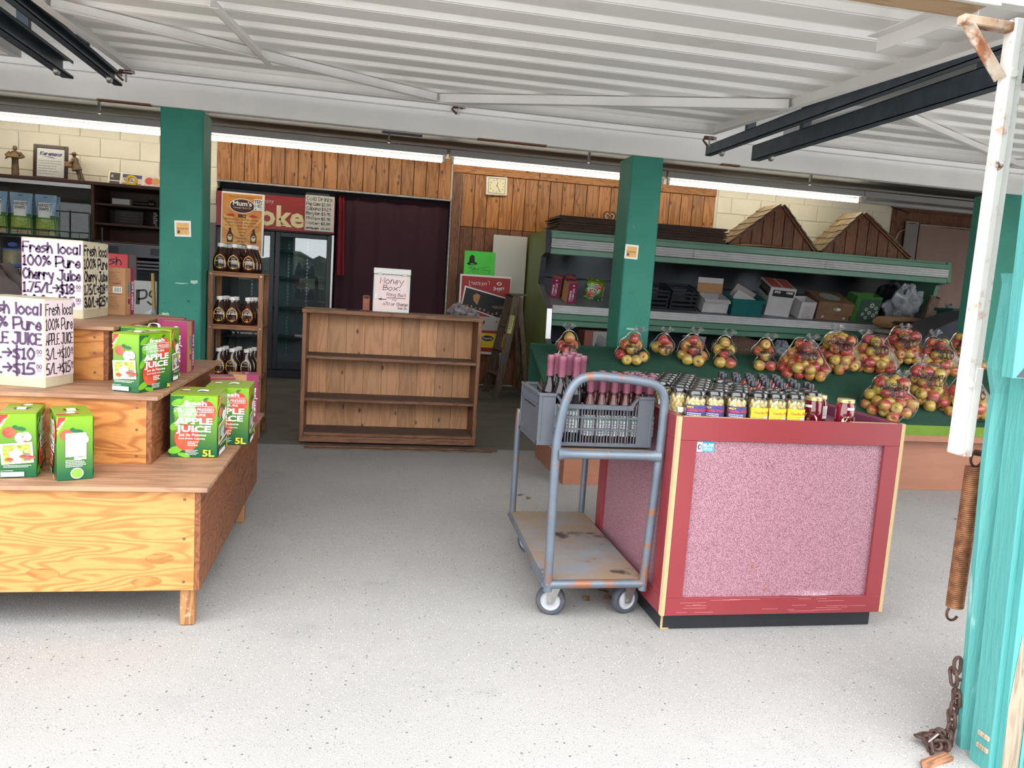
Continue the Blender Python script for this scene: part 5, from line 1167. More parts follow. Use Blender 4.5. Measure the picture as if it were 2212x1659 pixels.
d.build('lettering', cs); b = MB(); b.box(-.16, .10, -.002, .0, .395, .42); b.build('tape', glass('clear_tape', (.8, .78, .74, 1), .2, 1.4, .1), cs)
# maroon curtain
M_CUR = mat('maroon_curtain', rgb(62, 28, 42), rgb(54, 24, 38), sc=2, rough=.85); 
t = thing('dark_curtain', 'dark maroon curtain hung across the recess beside the drinks cooler', 'curtain', (.33, 9.42, .03))
b = MB(); b.grid(lambda u, v: (-.66+1.30*u, .012*math.sin(u*26)+.006*math.sin(u*61), 2.13*v), 90, 2); o = b.build('cloth', M_CUR, t, smooth=80, fix=False); b = MB(); b.tube([(-.68, 0, 2.135), (.66, 0, 2.135)], .01, 8); b.build('rod', M_BLK, t)
b = MB(); b.grid(lambda u, v: (-.645+.09*u*(1-.3*v), -.03-.014*math.sin(u*9), 1.20+.92*v), 8, 6); b.build('gathered_fold', mat('crimson_fold', rgb(130, 28, 44), rough=.8), t, smooth=80, fix=False)

# ================================================================== things by the pine wall
ck_ = thing('wall_clock', 'square cream wall clock on the pine planks', 'clock', (1.505, 9.262, 2.395), 0); s_ = .128
b = MB(); b.box(-s_, s_, -.03, 0, -s_*.84, s_*.84, ch=.008); b.build('case', mat('clock_white', rgb(236, 230, 216), rough=.35), ck_, rot=(0, -.035, 0))
d = Decal((0, -.03, 0)); d.frame(-.102, .102, -.088, .088, .005, INK['brown']); d.rect(-.097, .097, -.083, .083, INK['cream'])
for n_ in range(1, 13):
    a = PI/2-2*PI*n_/12; x, z = .082*math.cos(a), .070*math.sin(a); d.text(str(n_), x, z-.008, .016, INK['black'], align='c', bold=.01)
d.build('dial', ck_); b = MB()
b.bar((0, -.033, 0), (.012, -.033, .045), .005, .002, up=(0, 1, 0)); b.bar((-.004, -.034, .012), (.046, -.034, -.068), .004, .002, up=(0, 1, 0)); b.lathe([(0, 0), (.005, 0), (.004, .005), (0, .005)], 10, X=Matrix.Translation((0, -.03, 0)) @ Matrix.Rotation(PI/2, 4, 'X')); b.build('hands', INK['black'], ck_)
ht = thing('wire_heart', 'small wire heart hanging on the pine wall near the green column', 'ornament', (2.93, 9.262, 2.13)); b = MB()
hp_ = [(0, -.075), (-.06, 0), (-.075, .045), (-.05, .08), (-.015, .075), (0, .05), (.015, .075), (.05, .08), (.075, .045), (.06, 0)]
b.tube(smoothpath([(x, -.008, z) for x, z in hp_], 4, True), .006, 8, closed=True); b.build('wire', INK['brown'], ht, smooth=60); b = MB(); b.tube(smoothpath([(x*.7, -.006, z*.7+.004) for x, z in hp_], 4, True), .005, 8, closed=True); b.build('inner_wire', INK['lgrey'], ht, smooth=60)
wbd = thing('white_board', 'plain white board standing against the pine wall', 'board', (1.70, 9.17, .0)); b = MB(); b.box(-.205, .205, 0, .02, .75, 1.825, ch=.003); b.build('panel', mat('white_board_face', rgb(208, 206, 202), rough=.4), wbd); b = MB(); b.box(-.19, -.15, .02, .06, 0, .8); b.box(.15, .19, .02, .06, 0, .8); b.build('leg', M_PLANK2, wbd)
gs = thing('green_bell_sign', 'bright green hand-drawn sign with a bell', 'sign', (1.345, 9.1635, 1.28)); b = MB(); b.box(-.185, .185, 0, .006, 0, .335, ch=.002); b.build('card', mat('neon_green_card', rgb(76, 224, 60), rgb(66, 210, 56), sc=5, rough=.3), gs)
d = Decal((-.185, 0, 0)); d.poly([(.03, .185), (.055, .20), (.065, .27), (.09, .29), (.12, .275), (.125, .21), (.16, .195), (.15, .18), (.10, .165), (.05, .17)], INK['black']); d.ell(.10, .182, .028, .008, mat('neon_green_card', None), 10)
for x in (.06, .085, .115): d.hand('s', x, .125, .03, INK['black'], w=.012, wd=.004)
d.text('SERVICE', .10, .075, .05, INK['black'], w=.22, bold=-.004); d.text('SERVICE', .104, .077, .043, mat('neon_green_card', None), w=.212, bold=-.01); d.line([(.04, .07), (.13, .13), (.22, .14), (.30, .165)], .003, INK['black']); d.build('drawing', gs)
ip = thing('ice_cream_poster', 'red and black ice cream poster panel leaning behind the bookshelf', 'poster', (1.395, 8.93, .0)); IW, I0, I1 = .60, .42, 1.335
b = MB(); b.box(-IW/2, IW/2, 0, .012, I0, I1, ch=.003); b.box(-IW/2+.05, -IW/2+.08, .012, .03, .0, I1-.1); b.box(IW/2-.08, IW/2-.05, .012, .03, .0, I1-.1); b.build('panel', INK['white'], ip)
d = Decal((-IW/2, 0, 0)); rd_ = flat('poster_red', 178, 44, 48); bk_ = flat('poster_black', 36, 34, 40); d.rect(.02, IW-.01, I0+.03, I1-.02, rd_); d.text('TASTE JOY', .13, I1-.115, .034, INK['white'], w=.19); d.line([(.11, I1-.07), (.11, I1-.13), (.13, I1-.13)], .004, INK['white']); d.line([(.325, I1-.065), (.345, I1-.065), (.345, I1-.10)], .004, INK['white']); d.ell(.46, I1-.085, .03, .02, INK['white'], 12); d.ell(.46, I1-.085, .018, .010, rd_, 10); d.hand('Breyers', .40, I1-.165, .04, INK['white'], w=.12, wd=.005, slant=.2, rot=.1)
d.poly([(.025, I1-.36), (.06, I1-.13), (IW-.03, I1-.245), (IW-.02, I1-.53)], INK['white']); d.poly([(.04, I1-.355), (.075, I1-.15), (IW-.02, I1-.262), (IW-.03, I1-.51)], bk_)
d.poly([(.17, I1-.30), (.16, I1-.24), (.20, I1-.21), (.245, I1-.23), (.24, I1-.27), (.215, I1-.345)], flat('cone', 196, 140, 90)); d.text('MAGNUM', .40, I1-.375, .036, flat('poster_gold', 190, 160, 110), w=.19); 
r_ = random.Random(3)
for i in range(9): x = .10+.05*i; d.ell(x, I1-.36-.012*i+r_.uniform(-.01, .02), .012, .016, flat('lolly%d' % (i % 3), (200, 170, 140)[i % 3], (120, 140, 110)[i % 3], 90), 8)
d.rect(.02, IW-.01, I0+.28, I0+.44, INK['lgrey']); 
for i in range(12): d.ell(r_.uniform(.06, IW-.05), r_.uniform(I0+.30, I0+.42), r_.uniform(.02, .05), r_.uniform(.012, .03), flat('treat%d' % (i % 4), (150, 90, 200, 90)[i % 4], (110, 60, 190, 80)[i % 4], (90, 50, 180, 110)[i % 4]), 10)
d.rect(.02, IW-.01, I0+.08, I0+.25, INK['yellow']); d.ell(.36, I0+.19, .07, .034, bk_, 14); d.text('Popsicle', .36, I0+.178, .028, INK['white'], w=.11, align='c', bold=.01); d.poly([(.02, I0+.08), (.02, I0+.25), (.20, I0+.25), (.26, I0+.08)], rd_); d.build('poster_print', ip)
cb = thing('crumpled_bag', 'crumpled grey and white bag behind the bookshelf corner', 'bag', (1.0, 8.2, .0)); b = MB(); r_ = random.Random(8)
M_CRB = mat('crumpled_plastic', rgb(180, 176, 180), rgb(96, 88, 96), sc=28, rough=.3)
def crum(cx, cy, cz, ra, rb_, rc, seed, nu=14, nv=10, amp=.18):
    rr = random.Random(seed); ph = [rr.uniform(0, 6.28) for _ in range(6)]
    def f(u, v):
        a, p_ = 2*PI*u, PI*(v-.5); k = 1+amp*(math.sin(3*a+ph[0])*math.cos(4*p_+ph[1])+.6*math.sin(7*a+ph[2]+3*p_)+.4*math.sin(11*p_+ph[3]+5*a))
        return (cx+ra*k*math.cos(a)*math.cos(p_), cy+rb_*k*math.sin(a)*math.cos(p_), cz+rc*k*math.sin(p_))
    return f
b.grid(crum(0, 0, .93, .10, .07, .075, 3), 22, 14); b.grid(crum(.14, 0, .90, .08, .06, .06, 4), 18, 12); b.box(-.12, .2, -.08, .08, .0, .86, ch=.02); b.build('plastic', M_CRB, cb, smooth=30)
# step ladder (faces the curtain, seen end on)
M_LAD = wood('old_ladder_wood', rgb(112, 92, 70), rgb(78, 60, 46), st=(6, 6, 1), sc=2, rings=6)
ld = thing('step_ladder', 'old folded-out wooden step ladder beside the green display cooler', 'ladder', (1.66, 8.5, 0))
TZ_ = 1.13
rails = {'n': (Vector((1.50, 8.34, .002)), Vector((1.665, 8.38, TZ_))), 'f': (Vector((1.44, 8.74, .002)), Vector((1.645, 8.68, TZ_)))}
for k, (a, c) in rails.items(): b = MB(); b.bar(a, c, .024, .085, up=(1, 0, 0), ch=.003); bw(b, 'front_rail', M_LAD, ld)
for (a, c) in ((Vector((1.845, 8.34, .002)), Vector((1.705, 8.40, TZ_-.02))), (Vector((1.845, 8.72, .002)), Vector((1.705, 8.67, TZ_-.02)))): b = MB(); b.bar(a, c, .022, .05, up=(1, 0, 0), ch=.003); bw(b, 'rear_leg', M_LAD, ld)
for t_ in (.22, .46, .70):
    a = rails['n'][0].lerp(rails['n'][1], t_); c = rails['f'][0].lerp(rails['f'][1], t_); b = MB(); b.bar(a, c, .10, .02, up=(0, 0, 1), ch=.003); bw(b, 'step', M_LAD, ld)
b = MB(); b.box(1.585, 1.765, 8.34, 8.72, TZ_, TZ_+.022, ch=.004); bw(b, 'top_cap', M_LAD, ld)
b = MB(); b.bar((1.845, 8.35, .35), (1.845, 8.71, .55), .012, .03); b.bar((1.80, 8.36, .6), (1.80, 8.70, .6), .012, .03); bw(b, 'rear_brace', M_LAD, ld)
a, c = rails['n']; d_ = (c-a).normalized(); D = Decal(a+d_*.72+Vector((-.012, -.0135, 0)), (1, 0, -.12), d_); D.rect(-.018, .03, 0, .20, flat('ladder_label', 200, 190, 100)); D.lines(-.012, .026, .18, 7, .022, .007, INK['black'], 3)
dw(D, 'label_sticker', ld); D = Decal(a+d_*.72+Vector((-.012, -.0135, 0)), (1, 0, -.12), d_)
D.poly([(-.01, -.32), (.0, -.36), (.012, -.33), (.012, -.25), (.0, -.22), (-.012, -.25)], flat('ladder_badge', 60, 90, 120)); dw(D, 'maker_badge', ld)

# ================================================================== green open display cooler
M_CGR = mat('mint_green_enamel', rgb(112, 162, 138), rgb(104, 152, 130), sc=4, rough=.35); M_COL = mat('olive_end_panel', rgb(108, 124, 68), rgb(98, 112, 62), sc=3, rough=.45); M_RIB = mat('ribbed_bumper', rgb(232, 232, 234), rgb(216, 216, 220), sc=9, rough=.3, metal=.1); M_NVY = mat('dark_well', rgb(78, 82, 96), rough=.6); M_DSH = mat('steel_deck_shelf', rgb(140, 144, 150), rough=.45, metal=.4)
DX0, DX1 = 1.925, 6.955
dc = thing('display_cooler', 'long mint green open display cooler with ribbed bumpers', 'cooler', ((DX0+DX1)/2, 8.5, 0))
ep = [(9.2, 0), (9.2, 1.86), (8.27, 1.86), (8.24, 1.62), (8.42, 1.58), (8.50, 1.28), (8.22, 1.14), (7.98, 1.02), (7.96, .70), (7.80, .60), (7.80, 0)]
for X in (DX0, DX1-.05): b = MB(); b.extr([(X, y, z) for y, z in ep], (.05, 0, 0)); bw(b, 'end_panel', M_COL if X == DX0 else M_CGR, dc)
b = MB(); path = [(8.27, 1.862), (8.24, 1.62), (8.42, 1.58), (8.50, 1.28)]
for i in range(3): a, c = path[i], path[i+1]; b.bar((DX0+.02, a[0], a[1]), (DX0+.02, c[0], c[1]), .055, .012, 1 if True else 0, up=(0, c[1]-a[1], -(c[0]-a[0])))
path2 = [(8.50, 1.28), (8.22, 1.14), (7.98, 1.02), (7.96, .70), (7.80, .60)]
for i in range(4): a, c = path2[i], path2[i+1]; b.bar((DX0+.02, a[0], a[1]), (DX0+.02, c[0], c[1]), .055, .012, 0, up=(0, c[1]-a[1], -(c[0]-a[0])))
bw(b, 'steel_trim', [M_ALU, mat('dark_trim', rgb(66, 68, 78), rough=.4)], dc)
b = MB(); b.box(DX0+.05, DX1-.05, 8.30, 9.2, 1.78, 1.86); bw(b, 'canopy', M_CGR, dc)
def bumper(Y, z0, z1, x0, x1, nm):
    h = (z1-z0)/4; pr_ = []
    for i in range(4): pr_ += [(Y, z0+h*i), (Y-.014, z0+h*(i+.18)), (Y-.016, z0+h*(i+.5)), (Y-.014, z0+h*(i+.82))]
    pr_ += [(Y, z1), (Y+.02, z1), (Y+.02, z0)]
    b = MB(); b.extr([(x0, y, z) for y, z in pr_], (x1-x0, 0, 0)); return bw(b, nm, M_RIB, dc)
for k in range(3):
    x0 = DX0+.052+(DX1-DX0-.1)/3*k; bumper(8.25, 1.672, 1.775, x0+.002, x0+(DX1-DX0-.1)/3-.002, 'bumper'); bumper(7.985, .975, 1.062, x0+.002, x0+(DX1-DX0-.1)/3-.002, 'bumper')
b = MB(); b.box(DX0+.05, DX1-.05, 8.245, 8.31, 1.778, 1.835, ch=.006); b.box(DX0+.05, DX1-.05, 8.245, 8.31, 1.605, 1.668, ch=.006); bw(b, 'canopy_front', M_CGR, dc)
b = MB(); b.box(DX0+.05, DX1-.05, 7.985, 8.03, .905, .972, ch=.006); b.box(DX0+.05, DX1-.05, 8.04, 8.09, .84, .905, ch=.006); bw(b, 'shelf_front', mat('deep_green_enamel', rgb(72, 126, 102), rough=.4), dc)
TILT = .32; KT = math.tan(TILT); b = MB(); b.extr([(DX0+.05, 8.0, 1.02), (DX0+.05, 9.1, 1.02+1.1*KT), (DX0+.05, 9.1, 1.035+1.1*KT), (DX0+.05, 8.0, 1.035)], (DX1-DX0-.1, 0, 0)); bw(b, 'deck_shelf', M_DSH, dc)
b = MB(); b.box(DX0+.05, DX1-.05, 9.10, 9.2, 0, 1.80); b.box(DX0+.05, DX1-.05, 7.80, 9.15, .0, .60); bw(b, 'inner_back', M_NVY, dc)
mx_ = mat('cooler_mirror', rgb(196, 200, 204), rough=.05, metal=1.0)
b = MB(); b.extr([(DX0+.06, 8.74, 1.77), (DX0+.06, 8.98, 1.375), (DX0+.06, 8.998, 1.385), (DX0+.06, 8.758, 1.78)], (DX1-DX0-.12, 0, 0)); bw(b, 'mirror', mx_, dc)
DZ = 1.036
def on_deck(o, lift=.002):       # stand a thing square on the tilted deck
    rz = o.rotation_euler.z; o.rotation_euler = (Matrix.Rotation(TILT, 3, 'X') @ Matrix.Rotation(rz, 3, 'Z')).to_euler(); o.location.z = DZ+lift+(o.location.y-8.0)*KT
DECK0 = set(bpy.data.objects)
PXM = lambda x, y: oy(x, y, 8.15)
def cbx(name, label, cat, x0, x1, z1, m, Y0=8.12, dep=.28, rz=0, open_=False, group=None):
    X0, X1 = oy(x0, 680, Y0).x, oy(x1, 680, Y0).x; w_ = X1-X0
    t = thing(name, label, cat, ((X0+X1)/2, Y0+dep/2, DZ), rz, group); b = MB(); h_ = z1-DZ
    if open_:
        th = .006; b.box(-w_/2, w_/2, -dep/2, -dep/2+th, 0, h_); b.box(-w_/2, w_/2, dep/2-th, dep/2, 0, h_); b.box(-w_/2, -w_/2+th, -dep/2, dep/2, 0, h_); b.box(w_/2-th, w_/2, -dep/2, dep/2, 0, h_); b.box(-w_/2, w_/2, -dep/2, dep/2, 0, th)
    else: b.box(-w_/2, w_/2, -dep/2, dep/2, 0, h_, ch=.003)
    b.build('body', m, t); return t, w_, h_, dep
# juice cartons on the cooler deck
p_ = oy(1198, 655, 8.3); copy_tree(CJ, (p_.x+.02, 8.36, DZ), -.5, 'cherry juice carton turned aside at the left end of the display cooler', 'cherry cartons in the display cooler')
copy_tree(CJ, (p_.x+.17, 8.40, DZ), -.2, 'cherry juice carton at the back of the display cooler group', 'cherry cartons in the display cooler')
copy_tree(CJ, (p_.x+.13, 8.22, DZ), .2, 'cherry juice carton foremost in the display cooler', 'cherry cartons in the display cooler')
p_ = oy(1283, 655, 8.3); copy_tree(J3, (p_.x, 8.35, DZ), -PI/2-.5+PI, 'apple juice box standing alone on the display cooler deck', 'apple juice box in the display cooler')
M_CBK = mat('black_crate_plastic', rgb(44, 46, 56), rough=.5); M_WBX = mat('white_corrugated_box', rgb(206, 202, 204), rgb(192, 188, 192), sc=6, rough=.6); M_TEALB = mat('teal_bin_plastic', rgb(24, 108, 108), rgb(20, 98, 100), sc=5, rough=.45); M_BBX = mat('brown_fruit_box', rgb(140, 106, 80), rgb(124, 92, 70), sc=7, rough=.7)
for (x0, x1, lb) in ((1398, 1440, 'black slatted crate beside the green column in the display cooler'), (1444, 1502, 'black slatted crate next to the open white carton')):
    X0, X1 = oy(x0, 680, 8.15).x, oy(x1, 680, 8.15).x; t = thing('fruit_crate', lb, 'crate', ((X0+X1)/2, 8.3, DZ), 0, 'black crates in the display cooler'); w_ = (X1-X0)/2
    b = MB(); b.box(-w_, w_, -.15, .15, 0, .01)
    for z in (.0, .05, .10, .15, .19): b.box(-w_, w_, -.15, -.142, z, z+.025); b.box(-w_, w_, .142, .15, z, z+.025); b.box(-w_, -w_+.008, -.15, .15, z, z+.025); b.box(w_-.008, w_, -.15, .15, z, z+.025)
    b.build('slats', M_CBK, t); b = MB()
    for sx_ in (-1, 1):
        for sy_ in (-1, 1): b.box(sx_*w_-sx_*.02, sx_*w_, sy_*.15-sy_*.02, sy_*.15, 0, .215)
    b.build('corner_post', M_CBK, t)
t, w_, h_, dp_ = cbx('open_carton', 'white carton with its lid flap standing open, kraft inside', 'carton', 1515, 1570, DZ+.16, M_WBX, open_=True)
b = MB(); b.box(-w_/2, w_/2, 0, .005, 0, .17, 0); b.box(-w_/2, w_/2, -.004, 0, .0, .11, 1); b.build('lid_flap', [M_WBX, M_KRAFT], t, loc=(0, dp_/2-.05, h_), rot=(-.25, 0, 0)); b = MB(); b.box(-w_/2, w_/2, -.05, 0, -.003, .002); b.build('front_flap', M_WBX, t, loc=(0, -dp_/2, h_), rot=(.5, 0, 0))
t, w_, h_, dp_ = cbx('plastic_bin', 'teal plastic bin holding an opened white box', 'bin', 1577, 1643, DZ+.19, M_TEALB, Y0=8.10, dep=.24, open_=True); b = MB(); b.box(-w_/2-.02, w_/2+.02, -dp_/2-.012, -dp_/2+.01, h_-.04, h_, ch=.004); b.box(-w_/2-.02, -w_/2+.01, -dp_/2, dp_/2, h_-.04, h_, ch=.004); b.box(w_/2-.01, w_/2+.02, -dp_/2, dp_/2, h_-.04, h_, ch=.004); b.build('rim', M_TEALB, t)
t2 = thing('opened_box', 'opened white box tilted inside the teal bin', 'carton', (t.location.x-.02, 8.24, DZ+.10)); b = MB(); b.box(-.14, .14, -.05, .05, 0, .006, 0); b.box(-.14, .14, -.05, -.044, 0, .13, 0); b.box(-.14, .14, .044, .05, 0, .17, 1); b.build('walls', [M_WBX, mat('grey_box_inside', rgb(170, 160, 156), rough=.6)], t2, rot=(.1, .42, 0))
t, w_, h_, dp_ = cbx('apple_carton', 'white apple carton with red printed lid and black side label', 'carton', 1657, 1707, DZ+.335, M_WBX, Y0=8.14, dep=.36, rz=-.14)
b = MB(); b.box(-w_/2-.006, w_/2+.006, -dp_/2-.006, dp_/2+.006, h_-.12, h_+.004, ch=.003); b.build('lid', M_WBX, t); d = Decal((-w_/2, -dp_/2, h_+.004), (1, 0, 0), (0, 1, 0)); rr_ = flat('apple_lid_red', 190, 80, 66); d.rect(.012, w_*.46, .012, dp_-.012, rr_); d.rect(w_*.54, w_-.012, .012, dp_-.012, rr_); d.build('lid_print', t)
d = Decal((-w_/2, -dp_/2-.006, 0)); d.rect(.03, w_-.01, h_-.10, h_-.025, bk_); d.text('APPLES', .045, h_-.06, .026, INK['white'], w=w_*.25, bold=.02); d.text('POMMES', w_-.025, h_-.06, .026, INK['white'], w=w_*.27, bold=.02, align='r'); d.build('front_print', t)
d = Decal((-w_/2-.006, dp_/2, 0), (0, -1, 0), (0, 0, 1)); d.rect(.02, dp_-.02, h_-.115, h_-.01, bk_)
for i in range(8): d.ell(.04+.045*i, h_-.06+.02*(i % 2), .02, .03, INK['grey'], 8)
d.build('side_print', t)
t, w_, h_, dp_ = cbx('small_carton', 'small white carton with printed contents label', 'carton', 1721, 1756, DZ+.20, M_WBX, Y0=8.12, dep=.22, rz=.08, open_=True); d = Decal((-w_/2, -dp_/2, 0)); d.frame(.05, w_-.04, .03, .15, .003, INK['grey']); d.lines(.06, w_-.05, .13, 5, .02, .006, INK['grey'], 3); d.text('NEVA QUALITY', .05, .015, .012, INK['black'], w=w_-.09); d.build('print', t)
t, w_, h_, dp_ = cbx('fruit_box', 'brown cardboard fruit box with folded lid and window', 'carton', 1768, 1836, DZ+.215, M_BBX, Y0=8.12, dep=.40, rz=-.10); b = MB(); b.box(-w_/2-.012, w_/2+.012, -dp_/2-.012, dp_/2+.012, .07, h_+.004, ch=.004); b.build('lid', M_BBX, t); d = Decal((-w_/2, -dp_/2-.012, 0)); d.ell(w_*.55, .14, .045, .018, INK['white'], 12); d.ell(w_*.50, .14, .024, .016, mat('box_mint', rgb(120, 180, 150), rough=.5), 10); d.ell(w_*.6, .18, .03, .01, flat('boxgreen', 84, 90, 60), 10); d.ell(w_*.18, .04, .016, .014, INK['lgrey'], 10); d.ell(w_*.82, .04, .016, .014, INK['lgrey'], 10); d.build('print', t)
d = Decal((-w_/2, -dp_/2, h_+.004), (1, 0, 0), (0, 1, 0)); d.ell(w_*.5, dp_*.5, w_*.3, dp_*.32, mat('clear_window', rgb(190, 196, 194), rough=.15), 16); d.build('window', t)
# soft goods at the right end
gb = thing('flower_bag', 'green shopping bag printed with white daisies', 'bag', (oy(1866, 690, 8.15).x, 8.26, DZ)); b = MB()
b.grid(lambda u, v: ((-.17+.34*u)*(1-.05*math.sin(v*3)), -.09+.012*math.sin(u*12+v*4), .30*v), 14, 8); b.grid(lambda u, v: ((-.17+.34*u), .09+.01*math.sin(u*11), .29*v), 10, 4); b.grid(lambda u, v: (-.17+.01*math.sin(v*8), -.09+.18*u, .295*v), 5, 5); b.grid(lambda u, v: (.17+.01*math.sin(v*7), -.09+.18*u, .295*v), 5, 5); b.build('fabric', mat('green_bag_fabric', rgb(74, 128, 58), rgb(58, 104, 60), sc=9, rough=.5), gb, smooth=60, fix=False)
d = Decal((-.17, -.104, 0)); d.rect(.07, .33, .02, .27, flat('bag_darkgreen', 60, 88, 74)); r_ = random.Random(4)
for (x, z, q_) in ((.22, .20, .03), (.28, .17, .022), (.16, .15, .022), (.21, .11, .024), (.27, .08, .024), (.13, .09, .02), (.18, .05, .022), (.30, .12, .018)):
    for k in range(7): a = 2*PI*k/7; d.ell(x+q_*.7*math.cos(a), z+q_*.7*math.sin(a), q_*.42, q_*.3, INK['lgrey'], 6, a); d.k -= 1
    d.k += 1; d.ell(x, z, q_*.35, q_*.35, flat('daisyeye', 60, 62, 50), 8)
d.build('print', gb)
def softbag(name, label, cat, cx, cy, cz, ra, rb_, rc, m, seed, amp=.12, part='sheet', zmin=None):
    t = thing(name, label, cat, (cx, cy, cz-rc*.9)); b = MB(); f = crum(0, 0, rc*.9, ra, rb_, rc, seed, amp=amp)
    b.grid(lambda u, v: (lambda p: (p[0], p[1], max(p[2], 0)))(f(u, v)), 30, 20); b.build(part, m, t, smooth=45, fix=False); return t
M_FILM = glass('clear_plastic_film', (.86, .87, .88, 1), .18, 1.45, .05); M_FILMG = mat('cloudy_plastic', rgb(166, 172, 180), rgb(120, 126, 136), sc=14, rough=.25)
softbag('black_bin_bag', 'black plastic bag slumped beside the daisy bag', 'bag', oy(1922, 670, 8.45).x, 8.55, DZ+.17, .18, .12, .19, mat('black_plastic', rgb(34, 36, 48), rough=.35), 21)
softbag('clear_bag_heap', 'crumpled clear plastic bags heaped in the display cooler', 'bag', oy(1945, 640, 8.25).x, 8.24, DZ+.20, .21, .11, .22, M_FILMG, 22, .20)
pb_ = thing('paper_bag', 'tall crumpled brown paper bag beside the clear plastic', 'bag', (oy(1998, 690, 8.2).x+.03, 8.22, DZ)); b = MB(); b.grid(lambda u, v: ((.10-.05*v)*math.cos(2*PI*u)*(1+.18*math.sin(6*PI*u+5*v)), .06*math.sin(2*PI*u)*(1+.2*math.sin(8*PI*u)), .34*v), 28, 8); b.build('paper', mat('crumpled_paper', rgb(150, 128, 110), rgb(116, 96, 84), sc=20, rough=.7), pb_, smooth=30, fix=False)
np_ = thing('newspaper_bundle', 'rolled striped newspaper beside the brown paper bag', 'paper', (oy(2028, 690, 8.2).x+.09, 8.14, DZ)); b = MB(); b.grid(lambda u, v: ((-.10+.16*v)+(.05)*math.cos(2*PI*u), .05*math.sin(2*PI*u), .28-.25*v+.05*math.sin(6*PI*u)*.3), 16, 6); b.build('sheet', mat('newsprint', rgb(170, 170, 170), rgb(70, 74, 84), sc=40, st=(1, 1, 4), rough=.7), np_, smooth=30, fix=False)
for o in [q for q in bpy.data.objects if q not in DECK0 and q.parent is None]: on_deck(o)
bpy.data.objects['opened_box'].location.z += .10
# sacks stacked in front of the cooler
def sack(label, z, x, w_, hh, m, tx, seed):
    t = thing('paper_sack', label, 'sack', (x, 7.60, z), .0, 'paper sacks stacked before the cooler'); b = MB(); rr = random.Random(seed)
    def f(u, v):
        a = 2*PI*u; e = .38; cx = math.copysign(abs(math.cos(a))**e, math.cos(a)); cz = math.copysign(abs(math.sin(a))**.7, math.sin(a)); y = -.16+.32*v; k = (1-abs(2*v-1)**6)**.5 if 0 < v < 1 else .3
        return (w_/2*cx*(.92+.08*k), y, hh/2+hh/2*cz*max(k, .3)+.004*math.sin(9*a+seed))
    b.grid(f, 28, 10); b.build('paper', m, t, smooth=50, fix=False); d = Decal((-w_/2, -.150, 0)); d.lines(w_*.1, w_*.45, hh*.5, 2, .018, .010, INK['brown'], seed); d.rect(w_*.55, w_*.9, hh*.42, hh*.62, INK['brown']); d.build('print', t); return t
SKX = oy(1950, 740, 7.5).x
sk = thing('pallet_stool', 'tall dark wooden stand carrying the paper sacks', 'stand', (SKX, 7.6, 0)); b = MB(); b.box(-.29, .29, -.17, .17, .84, .868, ch=.004); b.build('seat', M_PLANK2, sk)
for sx_ in (-1, 1):
    for sy_ in (-1, 1): b = MB(); b.box(sx_*.27-.02, sx_*.27+.02, sy_*.14-.02, sy_*.14+.02, 0, .84); b.build('leg', M_PLANK2, sk)
M_SK = mat('tan_sack_paper', rgb(168, 132, 92), rgb(150, 116, 80), sc=7, rough=.7); M_SK2 = mat('grey_sack_paper', rgb(150, 144, 138), rgb(126, 122, 118), sc=7, rough=.7)
sack('pale grey paper sack at the bottom of the sack pile', .869, SKX-.03, .50, .10, M_SK2, '31', 3); sack('grey-brown paper sack in the middle of the sack pile', .972, SKX+.01, .48, .06, M_SK2, '', 5); sack('tan paper sack on top of the sack pile', 1.036, SKX+.02, .50, .14, M_SK, '', 7)
# dark tarpaulin-covered bin and green crates beyond
TY = 6.75; tpx = [(1945, 800), (1968, 768), (1992, 735), (2010, 716), (2060, 694), (2118, 676), (2200, 672), (2200, 800)]
tq = [oy(x, y, TY) for x, y in tpx]; tp = thing('tarp_cover', 'dark grey tarpaulin sloping over a tall bin beside the sacks', 'tarpaulin', (tq[3].x, TY, 0)); b = MB()
b.extr([(q_.x-tq[3].x, 0, q_.z) for q_ in tq[:7]]+[(tq[7].x-tq[3].x, 0, 0), (tq[0].x-tq[3].x, 0, 0)], (0, .45, 0)); b.build('sheet', mat('dark_tarp', rgb(62, 64, 74), rgb(54, 56, 66), sc=3, rough=.8), tp)
gq = oy(2078, 660, 7.5); gc = thing('green_crate', 'dark green plastic crate standing behind the tarpaulin', 'crate', (gq.x+.04, 7.48, 0)); b = MB(); b.box(-.22, .22, -.09, .15, .0, 1.06); b.build('stand', M_DARK, gc); b = MB(); b.box(-.24, .24, -.1, .16, 1.06, 1.29, ch=.01); b.box(-.26, .26, -.12, .18, 1.27, 1.305, ch=.005)
for i in range(6): x = -.20+.08*i; b.box(x-.004, x+.004, -.108, -.1, 1.07, 1.26)
b.build('body', mat('dark_green_plastic', rgb(22, 78, 64), rough=.45), gc)
